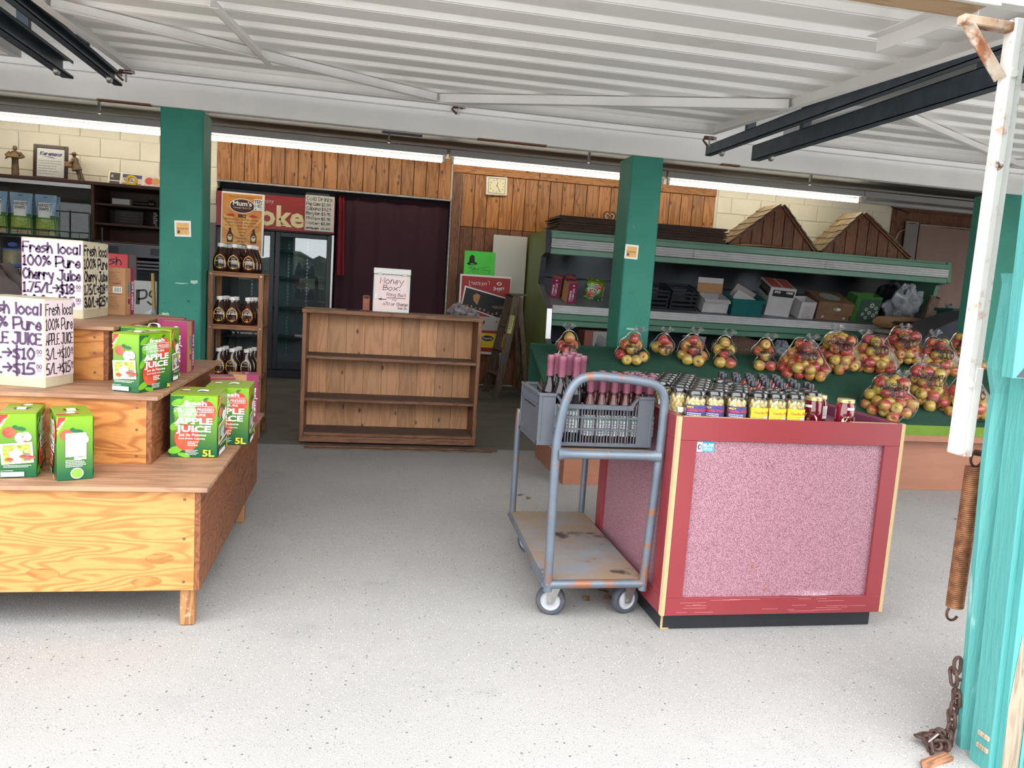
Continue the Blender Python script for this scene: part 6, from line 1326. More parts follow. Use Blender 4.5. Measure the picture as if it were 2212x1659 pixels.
# in the well below the deck
WZ = .601
bk = thing('white_bucket', 'plain white plastic bucket in the cooler well', 'bucket', (oy(1501, 750, 7.93).x, 7.97, WZ)); b = MB(); b.lathe([(0, 0), (.105, 0), (.125, .20), (.13, .20), (.13, .215), (.120, .215), (.10, .01), (0, .01)], 22); b.build('pail', mat('white_pail', rgb(176, 172, 172), rough=.4), bk, smooth=40)
wsb = softbag('shavings_bag', 'clear bag of brown wood shavings in the cooler well', 'bag', oy(1598, 760, 7.95).x, 8.0, WZ+.11, .34, .13, .12, mat('wood_shavings', rgb(128, 100, 84), rgb(84, 64, 58), sc=42, rough=.7, bump=.8, bsc=60), 31, .06, 'shavings')
for i, (x, w_) in enumerate(((1692, .10), (1752, .13))): softbag('film_bag', 'empty crumpled film bag behind the apple bags' if i else 'small crumpled film bag beside the shavings bag', 'bag', oy(x, 750, 7.93).x, 7.96, WZ+.10, w_, .09, .11, M_FILMG, 40+i, .2)
fb = thing('striped_carton', 'carton printed with radiating dark stripes in the cooler well', 'carton', (oy(1290, 720, 8.0).x, 8.08, WZ), .1); b = MB(); b.box(-.16, .16, -.1, .1, 0, .215, ch=.003); b.build('body', mat('red_brown_carton', rgb(130, 70, 60), rough=.6), fb); d = Decal((-.16, -.1, 0)); d.rect(.10, .32, .0, .205, flat('fan_grey', 150, 148, 150))
for i in range(12): a = .15+1.25*i/12; d.line([(.11+.02*math.cos(a), .01+.02*math.sin(a)), (.11+min(.20, .19/max(math.cos(a), .2))*math.cos(a), .01+.17*math.sin(a))], .006, flat('fan_dark', 50, 50, 60)); d.k -= 1
d.build('print', fb)
# flattened cartons and gables on the canopy
M_FLC = mat('flattened_carton_card', rgb(106, 84, 72), rgb(90, 72, 64), sc=6, rough=.8, rnd=True); fo = None
for i in range(13):
    z = 1.862+i*.0135
    if fo is None:
        b = MB(); b.box(-.99, .99, -.28, .28, 0, .010, ch=.002); fo = b.build('flattened_carton', M_FLC, None, (3.06, 8.62, z)); tag(fo, 'flattened brown cardboard carton in the stack on the display cooler', 'cardboard', 'flattened cartons'); o = fo
    else: o = fo.copy(); COL.objects.link(o); o.location = (3.06+RD.uniform(-.035, .02), 8.62+RD.uniform(-.02, .02), z)
    o.rotation_euler.z = RD.uniform(-.012, .012)
ff = thing('loose_cardboard', 'bent loose sheet of cardboard before the shingled gables', 'cardboard', (4.55, 8.35, 1.863)); b = MB(); b.grid(lambda u, v: (-.40+.8*u, -.04+.08*v, .004+.028*math.sin(u*PI)*v+.012*u), 14, 3); o = b.build('sheet', M_KRAFT, ff, fix=False); md = o.modifiers.new('thick', 'SOLIDIFY'); md.thickness = .004
M_GBW = wood('gable_cedar', rgb(150, 98, 72), rgb(114, 70, 52), st=(8, 8, 1), sc=2, rings=7, knots=5); M_SHG = wood('cedar_shingle', rgb(150, 130, 100), rgb(110, 92, 70), st=(6, 1, 6), sc=3, rings=6)
def gable(label, x0, x1, xp, zp):
    z0 = 1.875; Y = 8.47; dep = .36; t = thing('shingled_gable', label, 'roof ornament', ((x0+x1)/2, Y+dep/2, z0), 0); ox_ = (x0+x1)/2; n = 8
    def top(x): return (zp-z0)*((x-x0)/(xp-x0) if x < xp else (x1-x)/(x1-xp))
    for i in range(n):
        a, c = x0+(x1-x0)*i/n+.006, x0+(x1-x0)*(i+1)/n-.006; pts = [(a, .0), (c, .0), (c, top(c))]
        if a < xp < c: pts.append((xp, zp-z0))
        pts.append((a, top(a))); pts = [p for k, p in enumerate(pts) if k == 0 or (abs(p[0]-pts[k-1][0])+abs(p[1]-pts[k-1][1])) > 1e-4]
        b = MB(); b.extr([(p[0]-ox_, -dep/2, p[1]) for p in pts], (0, .016, 0)); b.build('board', M_GBW, t)
    b = MB(); b.extr([(x0-ox_+.03, -dep/2+.017, .0), (x1-ox_-.03, -dep/2+.017, .0), (xp-ox_, -dep/2+.017, zp-z0-.02)], (0, .006, 0)); b.build('backing', M_DARK, t)
    for sd, xe in ((-1, x0), (1, x1)):
        e = Vector((xe-ox_, 0, 0)); pk_ = Vector((xp-ox_, 0, zp-z0)); dv = (pk_-e).normalized(); e2 = e-dv*.012; L = (pk_-e2).length; nrm = Vector((-dv.z, 0, dv.x)) if sd < 0 else Vector((dv.z, 0, -dv.x))
        b = MB(); b.extr([e2+Vector((0, -dep/2-.03, 0)), e2+Vector((0, dep/2, 0)), pk_+Vector((0, dep/2, 0)), pk_+Vector((0, -dep/2-.03, 0))], nrm*.018); b.build('roof_slope', M_GBW, t)
        rows = 6; cols = 4
        for r0 in range(rows):
            for c0 in range(cols):
                a = e2+dv*(L*r0/rows)+nrm*(.022+.012); c = e2+dv*min(L, L*(r0+1.35)/rows)+nrm*.022
                y0, y1 = -dep/2-.045+(dep+.05)*c0/cols+.003, -dep/2-.045+(dep+.05)*(c0+1)/cols-.003; j = RD.uniform(-.012, .012); a = a+dv*j
                b = MB(); b.extr([Vector((a.x, y0, a.z)), Vector((a.x, y1, a.z)), Vector((c.x, y1, c.z)), Vector((c.x, y0, c.z))], nrm*.014); b.build('shingle', M_SHG, t)
gable('small cedar gable with shingled roof next to the cardboard stack', 4.15, 5.22, 4.75, 2.36); gable('small cedar gable with shingled roof at the far end of the cooler', 5.35, 6.50, 5.82, 2.355)
# pink and grey curtains on the right
for (x0, x1, z0, z1, m, lb) in ((6.99, 7.18, .9, 2.42, mat('grey_cloth', rgb(150, 142, 142), rough=.8), 'narrow grey cloth hanging left of the pink curtain'), (7.20, 8.6, .75, 2.40, mat('dusty_pink_cloth', rgb(168, 138, 130), rgb(156, 128, 122), sc=2, rough=.85), 'dusty pink curtain hung over the brown panel')):
    t = thing('wall_curtain', lb, 'curtain', ((x0+x1)/2, 9.22, z0)); w_ = x1-x0; b = MB(); b.grid(lambda u, v: (-w_/2+w_*u, .012*math.sin(u*w_*22)*(1-.4*v), (z1-z0)*v-.02*math.sin(u*PI)*v), int(40*w_)+8, 6); b.build('cloth', m, t, smooth=80, fix=False); b = MB(); b.tube([(-w_/2, .005, z1-z0), (w_/2, .005, z1-z0)], .006, 8); b.build('cord', INK['lgrey'], t)
t = thing('hanging_cable', 'thin grey cable looping down beside the grey cloth', 'cable', (6.9, 9.24, 1.7)); b = MB(); b.tube(smoothpath([(.14, 0, .62), (.02, -.01, .58), (-.04, -.01, .40), (-.05, 0, .1), (-.10, 0, -.1)], 6), .006, 8); b.build('cable', INK['lgrey'], t, smooth=60)
t = thing('ceiling_cable', 'dark cable end dangling below the unlit light', 'cable', (6.75, 9.2, 2.58)); b = MB(); b.tube(smoothpath([(-.08, 0, .06), (0, -.01, 0), (.10, -.02, -.02), (.24, -.02, -.06)], 5), .008, 8); b.build('cable', INK['black'], t, smooth=60)
# ================================================================== brown wall cabinet at the back left
M_CAB = wood('dark_brown_cabinet', rgb(82, 50, 42), rgb(62, 36, 32), st=(1, 8, 8), sc=2, rings=6, rnd=False, streak=.2, amt=.4)
YC0, YC1, CT = 8.72, 9.26, 2.005
cab = thing('wall_cabinet', 'dark brown cabinet with sliding glass and open shelves', 'cabinet', (-3.2, 9.0, 0)); XA, XM, XB = -4.4, -2.735, -1.90
b = MB(); b.box(XA, XB, YC0-.02, YC1, CT-.035, CT, ch=.004); bw(b, 'top', M_CAB, cab)
b = MB(); b.box(XA, XB, YC1-.02, YC1, 0, CT-.035); bw(b, 'back', M_CAB, cab)
for X in (XA, XM-.02, XB-.03): b = MB(); b.box(X, X+.03, YC0, YC1-.02, 0, CT-.035, ch=.002); bw(b, 'side_panel', M_CAB, cab)
for z in (1.80, 1.60, 1.42): b = MB(); b.box(XM+.01, XB-.03, YC0+.03, YC1-.02, z-.022, z, ch=.002); bw(b, 'shelf', M_CAB, cab)
for z in (1.45, 1.05): b = MB(); b.box(XA+.03, XM-.02, YC0+.06, YC1-.02, z-.02, z); bw(b, 'shelf', M_CAB, cab)
M_GRYD = mat('grey_drawer_steel', rgb(104, 108, 122), rough=.4)
b = MB(); b.box(XM+.012, XB-.032, YC0-.01, YC0+.2, 1.27, 1.40, ch=.004); dr = bw(b, 'drawer', M_GRYD, cab)
for X in (-2.55, -2.12): b = MB(); b.box(X-.06, X+.06, YC0-.018, YC0-.01, 1.30, 1.375, ch=.003); b.box(X-.055, X+.055, YC0-.022, YC0-.014, 1.355, 1.37); o = b.build('handle', mat('drawer_recess', rgb(70, 70, 80), rough=.5), dr)
b = MB()
for z in (1.215, 1.18, 1.145): b.box(XM+.012, XB-.032, YC0-.02, YC0+.1, z, z+.022, ch=.004)
bw(b, 'steel_ledge', M_GRYD, cab)
b = MB(); b.box(XM+.012, XB-.032, YC0+.05, YC0+.07, .05, 1.14); b.box(XA+.03, XM-.02, YC0+.04, YC0+.06, .05, 1.03); bw(b, 'lower_front', M_DARK, cab)
b = MB(); b.box(XA+.03, XM-.02, YC0+.004, YC0+.02, CT-.075, CT-.035, ch=.002); bw(b, 'slide_track', M_ALU, cab)
b = MB(); b.box(XA+.03, XM-.022, YC0+.01, YC0+.015, 1.05, CT-.075); bw(b, 'glass_pane', glass('cabinet_glass', (.72, .76, .76, 1), .02, 1.35, .0, gtint=(.6, .6, .6, 1)), cab)
# things on top of the cabinet
M_BRZ = mat('painted_figurine', rgb(120, 96, 66), rgb(70, 54, 40), sc=26, rough=.5)
def figurine(label, loc, rz, hat):
    t = thing('figurine', label, 'figurine', loc, rz); b = MB(); b.box(-.07, .07, -.05, .05, 0, .018, ch=.004); b.build('base', M_BRZ, t); b = MB()
    if hat:
        b.tube([(.03, 0, .015), (.02, 0, .08), (.0, 0, .14)], [.014, .016, .02], 8); b.tube([(.07, 0, .015), (.045, 0, .08), (.015, 0, .14)], [.014, .016, .02], 8)
        b.tube([(.005, 0, .12), (-.005, 0, .16), (-.012, 0, .20), (-.015, 0, .235), (-.018, 0, .25)], [.05, .042, .036, .034, .014], 12); b.tube([(-.02, 0, .25), (-.022, 0, .265), (-.022, 0, .285)], [.012, .018, .016], 10)
        b.lathe([(.045, 0), (.02, .006), (.016, .022), (0, .026)], 14, c=(-.022, 0, .278)); b.tube([(-.01, -.03, .225), (-.04, -.045, .19), (-.06, -.035, .175)], .010, 8); b.tube([(-.01, .03, .225), (-.04, .045, .19), (-.06, .035, .175)], .010, 8)
    else:
        b.tube([(0, 0, .015), (0, 0, .10), (0, 0, .17), (0, 0, .20)], [.036, .034, .030, .036], 12); b.tube([(0, 0, .19), (0, 0, .225), (0, 0, .255), (0, 0, .262)], [.046, .044, .034, .012], 12); b.tube([(0, 0, .265), (0, 0, .28), (0, 0, .305), (0, 0, .315)], [.012, .022, .020, .006], 10)
        for s_ in (-1, 1): b.tube([(s_*.04, 0, .245), (s_*.075, -.01, .21), (s_*.06, -.04, .195), (s_*.02, -.055, .20)], [.018, .017, .014, .012], 8)
    b.build('body', M_BRZ, t, smooth=60); b = MB()
    if hat: b.box(-.105, -.035, -.045, .045, .145, .195, ch=.006)
    else: b.box(-.06, .05, -.085, -.045, .185, .22, ch=.006); b.extr([(-.085, -.03, .17), (-.06, -.03, .215), (-.04, -.03, .20)], (0, .03, 0))
    b.build('basket', mat('figurine_basket', rgb(150, 118, 76), rgb(110, 84, 56), sc=60, rough=.6), t)
p_ = oy(33, 372, 8.95); figurine('brown standing figurine carrying a tray on the wall cabinet', (p_.x, 8.95, CT), .1, False)
p_ = oy(170, 386, 8.95); figurine('figurine in a wide hat holding a basket beside the framed certificate', (p_.x-.02, 8.95, CT), 0, True)
p_ = oy(107, 380, 8.98); fc = thing('framed_certificate', 'dark framed certificate standing on the wall cabinet', 'frame', (p_.x, 8.99, CT+.001)); b = MB(); fw, fh = .165, .36
b.box(-fw, -fw+.035, 0, .02, 0, fh, ch=.004); b.box(fw-.035, fw, 0, .02, 0, fh, ch=.004); b.box(-fw+.035, fw-.035, 0, .02, 0, .035, ch=.004); b.box(-fw+.035, fw-.035, 0, .02, fh-.035, fh, ch=.004); b.build('frame', mat('dark_frame_wood', rgb(52, 34, 32), rough=.35), fc, rot=(-.08, 0, 0))
b = MB(); b.box(-fw+.035, fw-.035, .008, .018, .035, fh-.035); b.build('paper', INK['lgrey'], fc, rot=(-.08, 0, 0)); d = Decal((-fw, .008, 0)); d.hand('Keremeos', .065, fh-.105, .035, INK['navy'], w=.20, wd=.008, slant=.25); d.poly([(.08, fh-.115), (.22, fh-.135), (.18, fh-.12)], INK['navy']); d.lines(.05, 2*fw-.05, fh-.165, 6, .026, .006, INK['grey'], 4); d.build('print', fc, rot=(-.08, 0, 0))
p_ = oy(286, 395, 8.95); cp = thing('card_sign_board', 'cream board of payment card emblems leaning on the wall cabinet', 'sign', (p_.x, 9.02, CT+.001)); b = MB(); b.box(-.27, .29, 0, .012, 0, .155, ch=.003); b.build('board', mat('cream_board', rgb(226, 216, 186), rough=.5), cp, rot=(-.3, .02, 0))
d = Decal((-.27, 0, 0)); d.rect(.02, .12, .06, .145, flat('card_dark', 52, 54, 58)); d.text('K', .035, .09, .03, INK['white']); d.rect(.02, .12, .012, .05, flat('card_dark', 52, 54, 58)); d.rect(.14, .34, .01, .145, INK['lgrey']); d.rect(.145, .335, .10, .14, INK['navy']); d.rect(.145, .335, .015, .045, flat('card_gold', 170, 120, 60)); d.text('VISA', .155, .058, .032, INK['navy'], w=.15, bold=.02); d.rect(.36, .52, .03, .145, INK['lgrey']); d.ell(.41, .088, .042, .04, INK['red'], 16); d.ell(.475, .088, .042, .04, flat('mc_orange', 200, 140, 70), 16); d.build('emblems', cp, rot=(-.3, .02, 0))
p_ = oy(287, 388, 8.9); tr = thing('tape_reel', 'yellow tape reel standing before the card emblem board', 'tape', (p_.x, 8.86, CT)); b = MB(); X = Matrix.Translation((0, 0, .055)) @ Matrix.Rotation(PI/2, 4, 'X'); b.lathe([(.032, -.02), (.055, -.02), (.055, .02), (.032, .02), (.032, -.02)], 22, X=X, cap=False); b.box(-.05, .05, -.025, .025, 0, .014, ch=.003); b.build('reel', mat('yellow_plastic', rgb(220, 180, 40), rough=.4), tr, smooth=40)
# things on its shelves
t = thing('small_white_box', 'small white box on the upper cabinet shelf', 'box', (-2.50, 8.86, 1.80)); b = MB(); b.box(-.085, .085, -.04, .05, 0, .062, ch=.003); b.build('body', INK['lgrey'], t)
t = thing('black_scanner', 'black handheld scanner lying on the upper cabinet shelf', 'scanner', (-2.28, 8.86, 1.80)); b = MB(); b.tube([(-.10, 0, .03), (.04, 0, .03)], [.02, .022], 10); b.tube([(.05, 0, .035), (.10, 0, .035)], [.04, .036], 12); b.build('body', M_CAP, t, smooth=40)
t = thing('desk_plaque', 'black engraved plaque leaning on the middle cabinet shelf', 'plaque', (-2.47, 9.0, 1.60)); b = MB(); b.box(-.14, .14, 0, .01, 0, .16, ch=.002); b.build('plate', flat('plaque', 50, 40, 42), t, rot=(-.1, 0, 0)); d = Decal((-.14, 0, 0)); g_ = flat('plaquetext', 116, 110, 112)
for i, tx in enumerate(("DON'T KNOW", 'THE ANSWER', 'WORKING AND', 'SPEAK WELL')): d.text(tx, .14, .125-i*.03, .014, g_, w=.17, align='c')
d.build('lettering', t, rot=(-.1, 0, 0))
t = thing('pill_bottle', 'small jar with white and gold label on the cabinet shelf', 'bottle', (-2.05, 8.88, 1.60)); b = MB(); b.lathe([(0, 0), (.045, 0), (.045, .10), (.03, .11), (.03, .14), (0, .14)], 14); b.build('body', M_CAP, t, smooth=40); d = Decal(warp=lambda a_, b_, h_: ((.0455+h_)*math.sin(a_/.0455), -(.0455+h_)*math.cos(a_/.0455), b_)); d.rect(-.05, .05, .03, .10, INK['white']); d.rect(-.05, .05, .01, .03, M_ORG); d.lines(-.03, .03, .07, 2, .016, .01, INK['black'], 2); d.build('label', t)
t = thing('slim_can', 'slim black can with white lettering beside the labelled jar', 'can', (-2.17, 8.88, 1.60)); b = MB(); b.lathe([(0, 0), (.03, 0), (.03, .15), (.02, .165), (0, .165)], 12); b.build('body', M_CAP, t, smooth=40); d = Decal(warp=lambda a_, b_, h_: ((.0305+h_)*math.sin(a_/.0305), -(.0305+h_)*math.cos(a_/.0305), b_)); d.lines(-.025, .025, .14, 7, .018, .008, INK['lgrey'], 2); d.build('label', t)

# ================================================================== wire snack rack with chip bags
sy = 7.35; S0 = oy(60, 508, sy); zs = S0.z
sr = thing('snack_rack', 'dark green wire snack rack behind the price boxes', 'rack', (S0.x, sy, 0)); M_WIRE = mat('dark_green_wire', rgb(34, 58, 46), rough=.4)
b = MB()
for X in (-.62, .50):
    for Y in (-.05, .28): b.tube([(X, Y, 0), (X, Y, zs+.12 if X > 0 else zs+.4)], .008, 8)
bw_ = b.build('upright', M_WIRE, sr, smooth=40)
for z in (zs, zs-.42, zs-.85):
    b = MB()
    for Y in (-.05, .0, .06, .12, .18, .23, .28): b.tube([(-.62, Y, z), (.50, Y, z)], .004, 6)
    for Y in (-.05,): b.tube([(-.62, Y, z+.05), (.50, Y, z+.05)], .005, 6)
    for i in range(15): X = -.62+.08*i; b.tube([(X, -.05, z+.05), (X, -.05, z), (X, .28, z)], .003, 5)
    b.build('wire_shelf', M_WIRE, sr, smooth=40)
b = MB(); b.tube([(.24, -.05, zs+.22), (.50, -.05, zs+.22)], .006, 6); b.tube([(.50, -.05, zs+.12), (.50, -.05, zs+.22)], .006, 6); b.build('top_bar', M_WIRE, sr)
M_CHP = mat('snack_bag_foil', rgb(160, 186, 206), rgb(140, 170, 196), sc=8, rough=.25, metal=.15); M_PEA = mat('printed_peas', rgb(104, 140, 50), rgb(160, 170, 80), sc=50, rough=.35)
def chip(label, loc, rz, dark=False, s_=1.0, group='green snack bags'):
    w_, h_ = .17*s_, .35*s_; t = thing('snack_bag', label, 'snack bag', loc, rz, group); b = MB()
    def f(sgn):
        return lambda u, v: ((-w_/2+w_*u)*(1-.08*math.sin(PI*v)+.02*math.sin(9*v)), sgn*(.055*s_*math.sin(PI*u)**.7*math.sin(PI*min(1, max(0, v*1.04)))**.6+.002), h_*v)
    b.grid(f(-1), 12, 12); b.grid(f(1), 12, 12); b.build('pouch', flat('chip_black', 30, 32, 38, .3) if dark else M_CHP, t, smooth=50, fix=False)
    def wp(a_, b_, hh):
        u = a_/w_; v = b_/h_; q_ = f(-1)(u, v); return (q_[0], q_[1]-hh-.001, q_[2])
    d = Decal(warp=wp)
    def blk(a0, a1, b0, b1, m, n=8):
        P = []; F = []
        for i in range(n+1):
            for j in range(n+1): P.append((a0+(a1-a0)*i/n, b0+(b1-b0)*j/n))
        for i in range(n):
            for j in range(n): k = i*(n+1)+j; F.append((k, k+n+1, k+n+2, k+1))
        d.put(P, F, m)
    if not dark:
        blk(.002, w_-.002, .005, h_*.50, flat('chip_green', 70, 118, 44)); blk(.01, w_-.01, h_*.16, h_*.40, M_PEA); blk(.012, w_-.012, h_*.02, h_*.14, flat('chip_tan', 190, 170, 130)); blk(w_*.2, w_*.8, h_*.44, h_*.80, flat('chip_paper', 214, 216, 214)); d.text('HARVEST', w_*.5, h_*.70, .026*s_, INK['black'], w=w_*.62, align='c', bold=.02); d.text('SNAPS', w_*.5, h_*.61, .026*s_, INK['black'], w=w_*.5, align='c', bold=.02); blk(w_*.4, w_*.6, h_*.93, h_*.945, INK['navy'], 2); d.lines(w_*.1, w_*.8, h_*.10, 2, .018*s_, .006*s_, INK['brown'], 3)
    else:
        blk(w_*.1, w_*.95, h_*.42, h_*.72, mat('chip_field', rgb(150, 136, 84), rgb(96, 104, 110), sc=12, rough=.4)); blk(w_*.08, w_*.97, h_*.72, h_*.75, flat('chip_blue', 60, 90, 160)); blk(w_*.08, w_*.97, h_*.36, h_*.42, flat('chip_blue', 60, 90, 160)); d.text('ROCK SALT', w_*.54, h_*.25, .030*s_, INK['lgrey'], w=w_*.7, align='c', bold=.02); d.text('& VINEGAR', w_*.54, h_*.20, .014*s_, INK['lgrey'], w=w_*.5, align='c'); d.text('SEL GEMME', w_*.54, h_*.10, .026*s_, INK['lgrey'], w=w_*.66, align='c', bold=.02); d.ell(w_*.55, h_*.84, w_*.2, h_*.05, flat('chip_blue', 60, 90, 160), 10)
    # pouch mesh is centred on x, the print frame starts at its left edge
    d.build('print', t); return t
C1 = chip('upright green and silver snack bag on the top wire shelf', (S0.x-.26, sy+.05, zs+.005), .1)
for i, (x, y) in enumerate(((-.07, .06), (.115, .08), (-.26, .18), (-.07, .19), (.10, .20))): copy_tree(C1, (S0.x+x, sy+y, zs+.005), RD.uniform(-.15, .15), None if i < 2 else 'green and silver snack bag tucked behind another on the wire shelf')
zz = zs-.42+.005
K1 = chip('big black rock salt snack bag on the lower wire shelf', (S0.x-.13, sy+.04, zz), .0, True, 1.12, 'black snack bags'); copy_tree(K1, (S0.x-.36, sy+.05, zz), .1); copy_tree(K1, (S0.x+.10, sy+.07, zz), -.1)
# bits standing behind the tiers
p_ = oy(248, 562, 6.6); fs = thing('fresh_sign', 'pink-red card lettered fresh, standing behind the cherry carton', 'sign', (p_.x-.06, 6.62, 0)); b = MB(); b.box(-.17, .15, 0, .006, p_.z-.10, p_.z+.05, ch=.002); b.build('card', flat('coral_card', 236, 74, 84), fs); d = Decal((-.17, 0, 0)); d.hand('Fresh', .03, p_.z-.035, .06, INK['black'], w=.24, wd=.009); d.build('lettering', fs); b = MB(); b.box(-.14, .21, .01, .03, p_.z-.4, p_.z+.055, ch=.004); b.box(-.14, -.11, .01, .03, 0, p_.z-.38); b.box(.18, .21, .01, .03, 0, p_.z-.38); b.build('backing_board', mat('grey_brown_board', rgb(110, 100, 92), rough=.7), fs)
p_ = oy(316, 637, 6.3); cs_ = thing('chips_sign', 'white board with curly black lettering behind the tiers', 'sign', (p_.x-.06, 6.32, 0)); b = MB(); b.box(-.16, .13, 0, .01, p_.z-.16, p_.z+.105, ch=.004); b.box(-.12, -.10, .01, .03, 0, p_.z); b.box(.08, .10, .01, .03, 0, p_.z); b.build('board', INK['lgrey'], cs_); d = Decal((-.16, 0, 0)); d.hand('CHIPS', .01, p_.z-.07, .10, INK['black'], w=.265, wd=.014, jit=.05); d.build('lettering', cs_)
t = thing('yellow_stick', 'yellow wooden stick leaning beside the column', 'stick', (oy(336, 620, 6.2).x, 6.2, 0)); b = MB(); q1 = oy(340, 660, 6.2); q0 = oy(330, 590, 6.2); b.bar((.03, 0, 0), (q0.x-t.location.x, 0, q0.z), .03, .02, ch=.003); b.build('shaft', mat('yellow_wood', rgb(190, 160, 80), rough=.6), t)
pxx = oy(328, 690, 5.2).x; t = thing('storage_carton', 'plain brown carton behind the risers with plastic wrap on it', 'carton', (pxx, 5.2, 0)); b = MB(); b.box(-.15, .15, -.15, .15, 0, .62, ch=.004); b.build('body', M_KRAFT, t)
softbag('plastic_wrap', 'crumpled clear plastic wrap on the carton behind the risers', 'plastic', pxx, 5.2, .621+.125, .13, .13, .14, M_FILMG, 51, .2)
bb = thing('brown_sack', 'slumped grey-brown sack behind the apple juice price box', 'sack', (oy(20, 640, 5.6).x-.05, 5.6, .0)); b = MB(); f = crum(0, 0, .50, .34, .22, .60, 61, amp=.06); b.grid(lambda u, v: (lambda p: (p[0], p[1], max(p[2], 0)))(f(u, v)), 30, 20); b.build('cloth', mat('grey_brown_cloth', rgb(96, 90, 86), rgb(74, 56, 50), sc=4, rough=.8), bb, smooth=45, fix=False)

# ================================================================== sloped apple bin
M_BINB = wood('orange_brown_panel', rgb(156, 104, 80), rgb(142, 90, 66), st=(1, 5, 5), sc=1.5, rings=5, rough=.5, rnd=False, streak=.15, amt=.35); M_DGR = mat('dark_green_carpet', rgb(26, 74, 56), rgb(20, 62, 48), sc=30, rough=.9, bump=.3, bsc=200); M_LIM = mat('worn_lime_paint', rgb(118, 152, 52), rgb(104, 138, 46), sc=6, rough=.5, patch=((rgb(70, 66, 40), 12, .66, .74),))
AX0, AX1 = 1.20, 5.02; AY0, AY1 = 4.50, 5.42; AZ0, AZ1 = .415, .815
bin_ = thing('apple_bin', 'long sloped apple display bin with green deck and brown base', 'display bin', ((AX0+AX1)/2, (AY0+AY1)/2, 0))
b = MB(); b.extr([(AX0, AY0+.10, AZ0+.04), (AX0, AY1, AZ1), (AX0, AY1, AZ1-.025), (AX0, AY0+.10, AZ0+.015)], (AX1-AX0, 0, 0)); bw(b, 'sloped_deck', M_DGR, bin_)
b = MB(); b.extr([(AX0, AY0, AZ0-.01), (AX0, AY0+.10, AZ0+.0405), (AX0, AY0+.10, AZ0+.015), (AX0, AY0, AZ0-.03)], (AX1-AX0, 0, 0)); bw(b, 'front_ledge', M_LIM, bin_)
b = MB(); b.box(AX0, AX1, AY0-.008, AY0+.012, AZ0-.055, AZ0-.012, ch=.003); bw(b, 'front_trim', M_BINB, bin_)
b = MB(); b.box(1.285, AX1-.05, 4.60, 4.618, 0, AZ0-.03, ch=.002); bw(b, 'front_panel', M_BINB, bin_)
b = MB(); b.extr([(1.285, 4.62, 0), (1.285, 5.40, 0), (1.285, 5.40, AZ1-.03), (1.285, 4.62, AZ0)], (.018, 0, 0)); bw(b, 'end_panel', M_BINB, bin_)
b = MB(); b.extr([(AX1-.07, 4.62, 0), (AX1-.07, 5.40, 0), (AX1-.07, 5.40, AZ1-.03), (AX1-.07, 4.62, AZ0)], (.018, 0, 0)); bw(b, 'end_panel', M_BINB, bin_)
b = MB(); b.box(AX0, AX1, AY1, AY1+.02, .3, AZ1+.01, ch=.003); bw(b, 'back_board', M_DGR, bin_)
def zdeck(Y): return AZ0+.04+(Y-AY0-.10)*(AZ1-AZ0-.04)/(AY1-AY0-.10)
def odeck(x, y):
    d = ray(x, y); k = (AZ1-AZ0-.04)/(AY1-AY0-.10); c = AZ0+.04-(AY0+.10)*k
    t_ = (c-CAMH)/(d.z-k*d.y); return CAM+d*t_
# apples
def apple_mat():
    m, nt, b = new_mat('ambrosia_apple'); b.inputs['Roughness'].default_value = .28; b.inputs['Coat Weight'].default_value = .3
    v = coords(nt, (1, 1, 1), True); oi = nt.nodes.new('ShaderNodeObjectInfo'); n = noise(nt, v, 16, 3, .5); ad = nt.nodes.new('ShaderNodeMath'); ad.operation = 'ADD'; nt.links.new(n, ad.inputs[0]); nt.links.new(maprange(nt, oi.outputs['Random'], 0, 1, -.22, .20), ad.inputs[1])
    out = mixc(nt, maprange(nt, ad.outputs[0], .34, .62), rgb(188, 164, 72), rgb(170, 56, 58)); v2 = coords(nt, (9, 9, 1.5), True); out = mixc(nt, maprange(nt, noise(nt, v2, 9, 3), .5, .8, 0, .5), out, rgb(204, 134, 84)); nt.links.new(out, b.inputs['Base Color']); return m
M_APL = apple_mat(); M_STEM = mat('apple_stem', rgb(80, 62, 34), rough=.7)
b = MB(); AP = [(0, -.028), (.010, -.034), (.020, -.033), (.032, -.022), (.040, -.002), (.0405, .010), (.037, .024), (.027, .034), (.016, .036), (.007, .030), (0, .024)]
b.lathe(AP, 14, 0); b.tube([(0, 0, .024), (.002, 0, .034), (.005, 0, .042)], .0016, 5, 1)
apm = b.build('apple', [M_APL, M_STEM], None, smooth=70); APME = apm.data; bpy.data.objects.remove(apm)
M_BAGF = glass('apple_bag_film', (.97, .97, .97, 1), .20, 1.10, .016, crinkle=.5, csc=26)
M_KNOT = glass('bag_knot_film', (.88, .88, .90, 1), .22, 1.35, .06, crinkle=.6, csc=40)
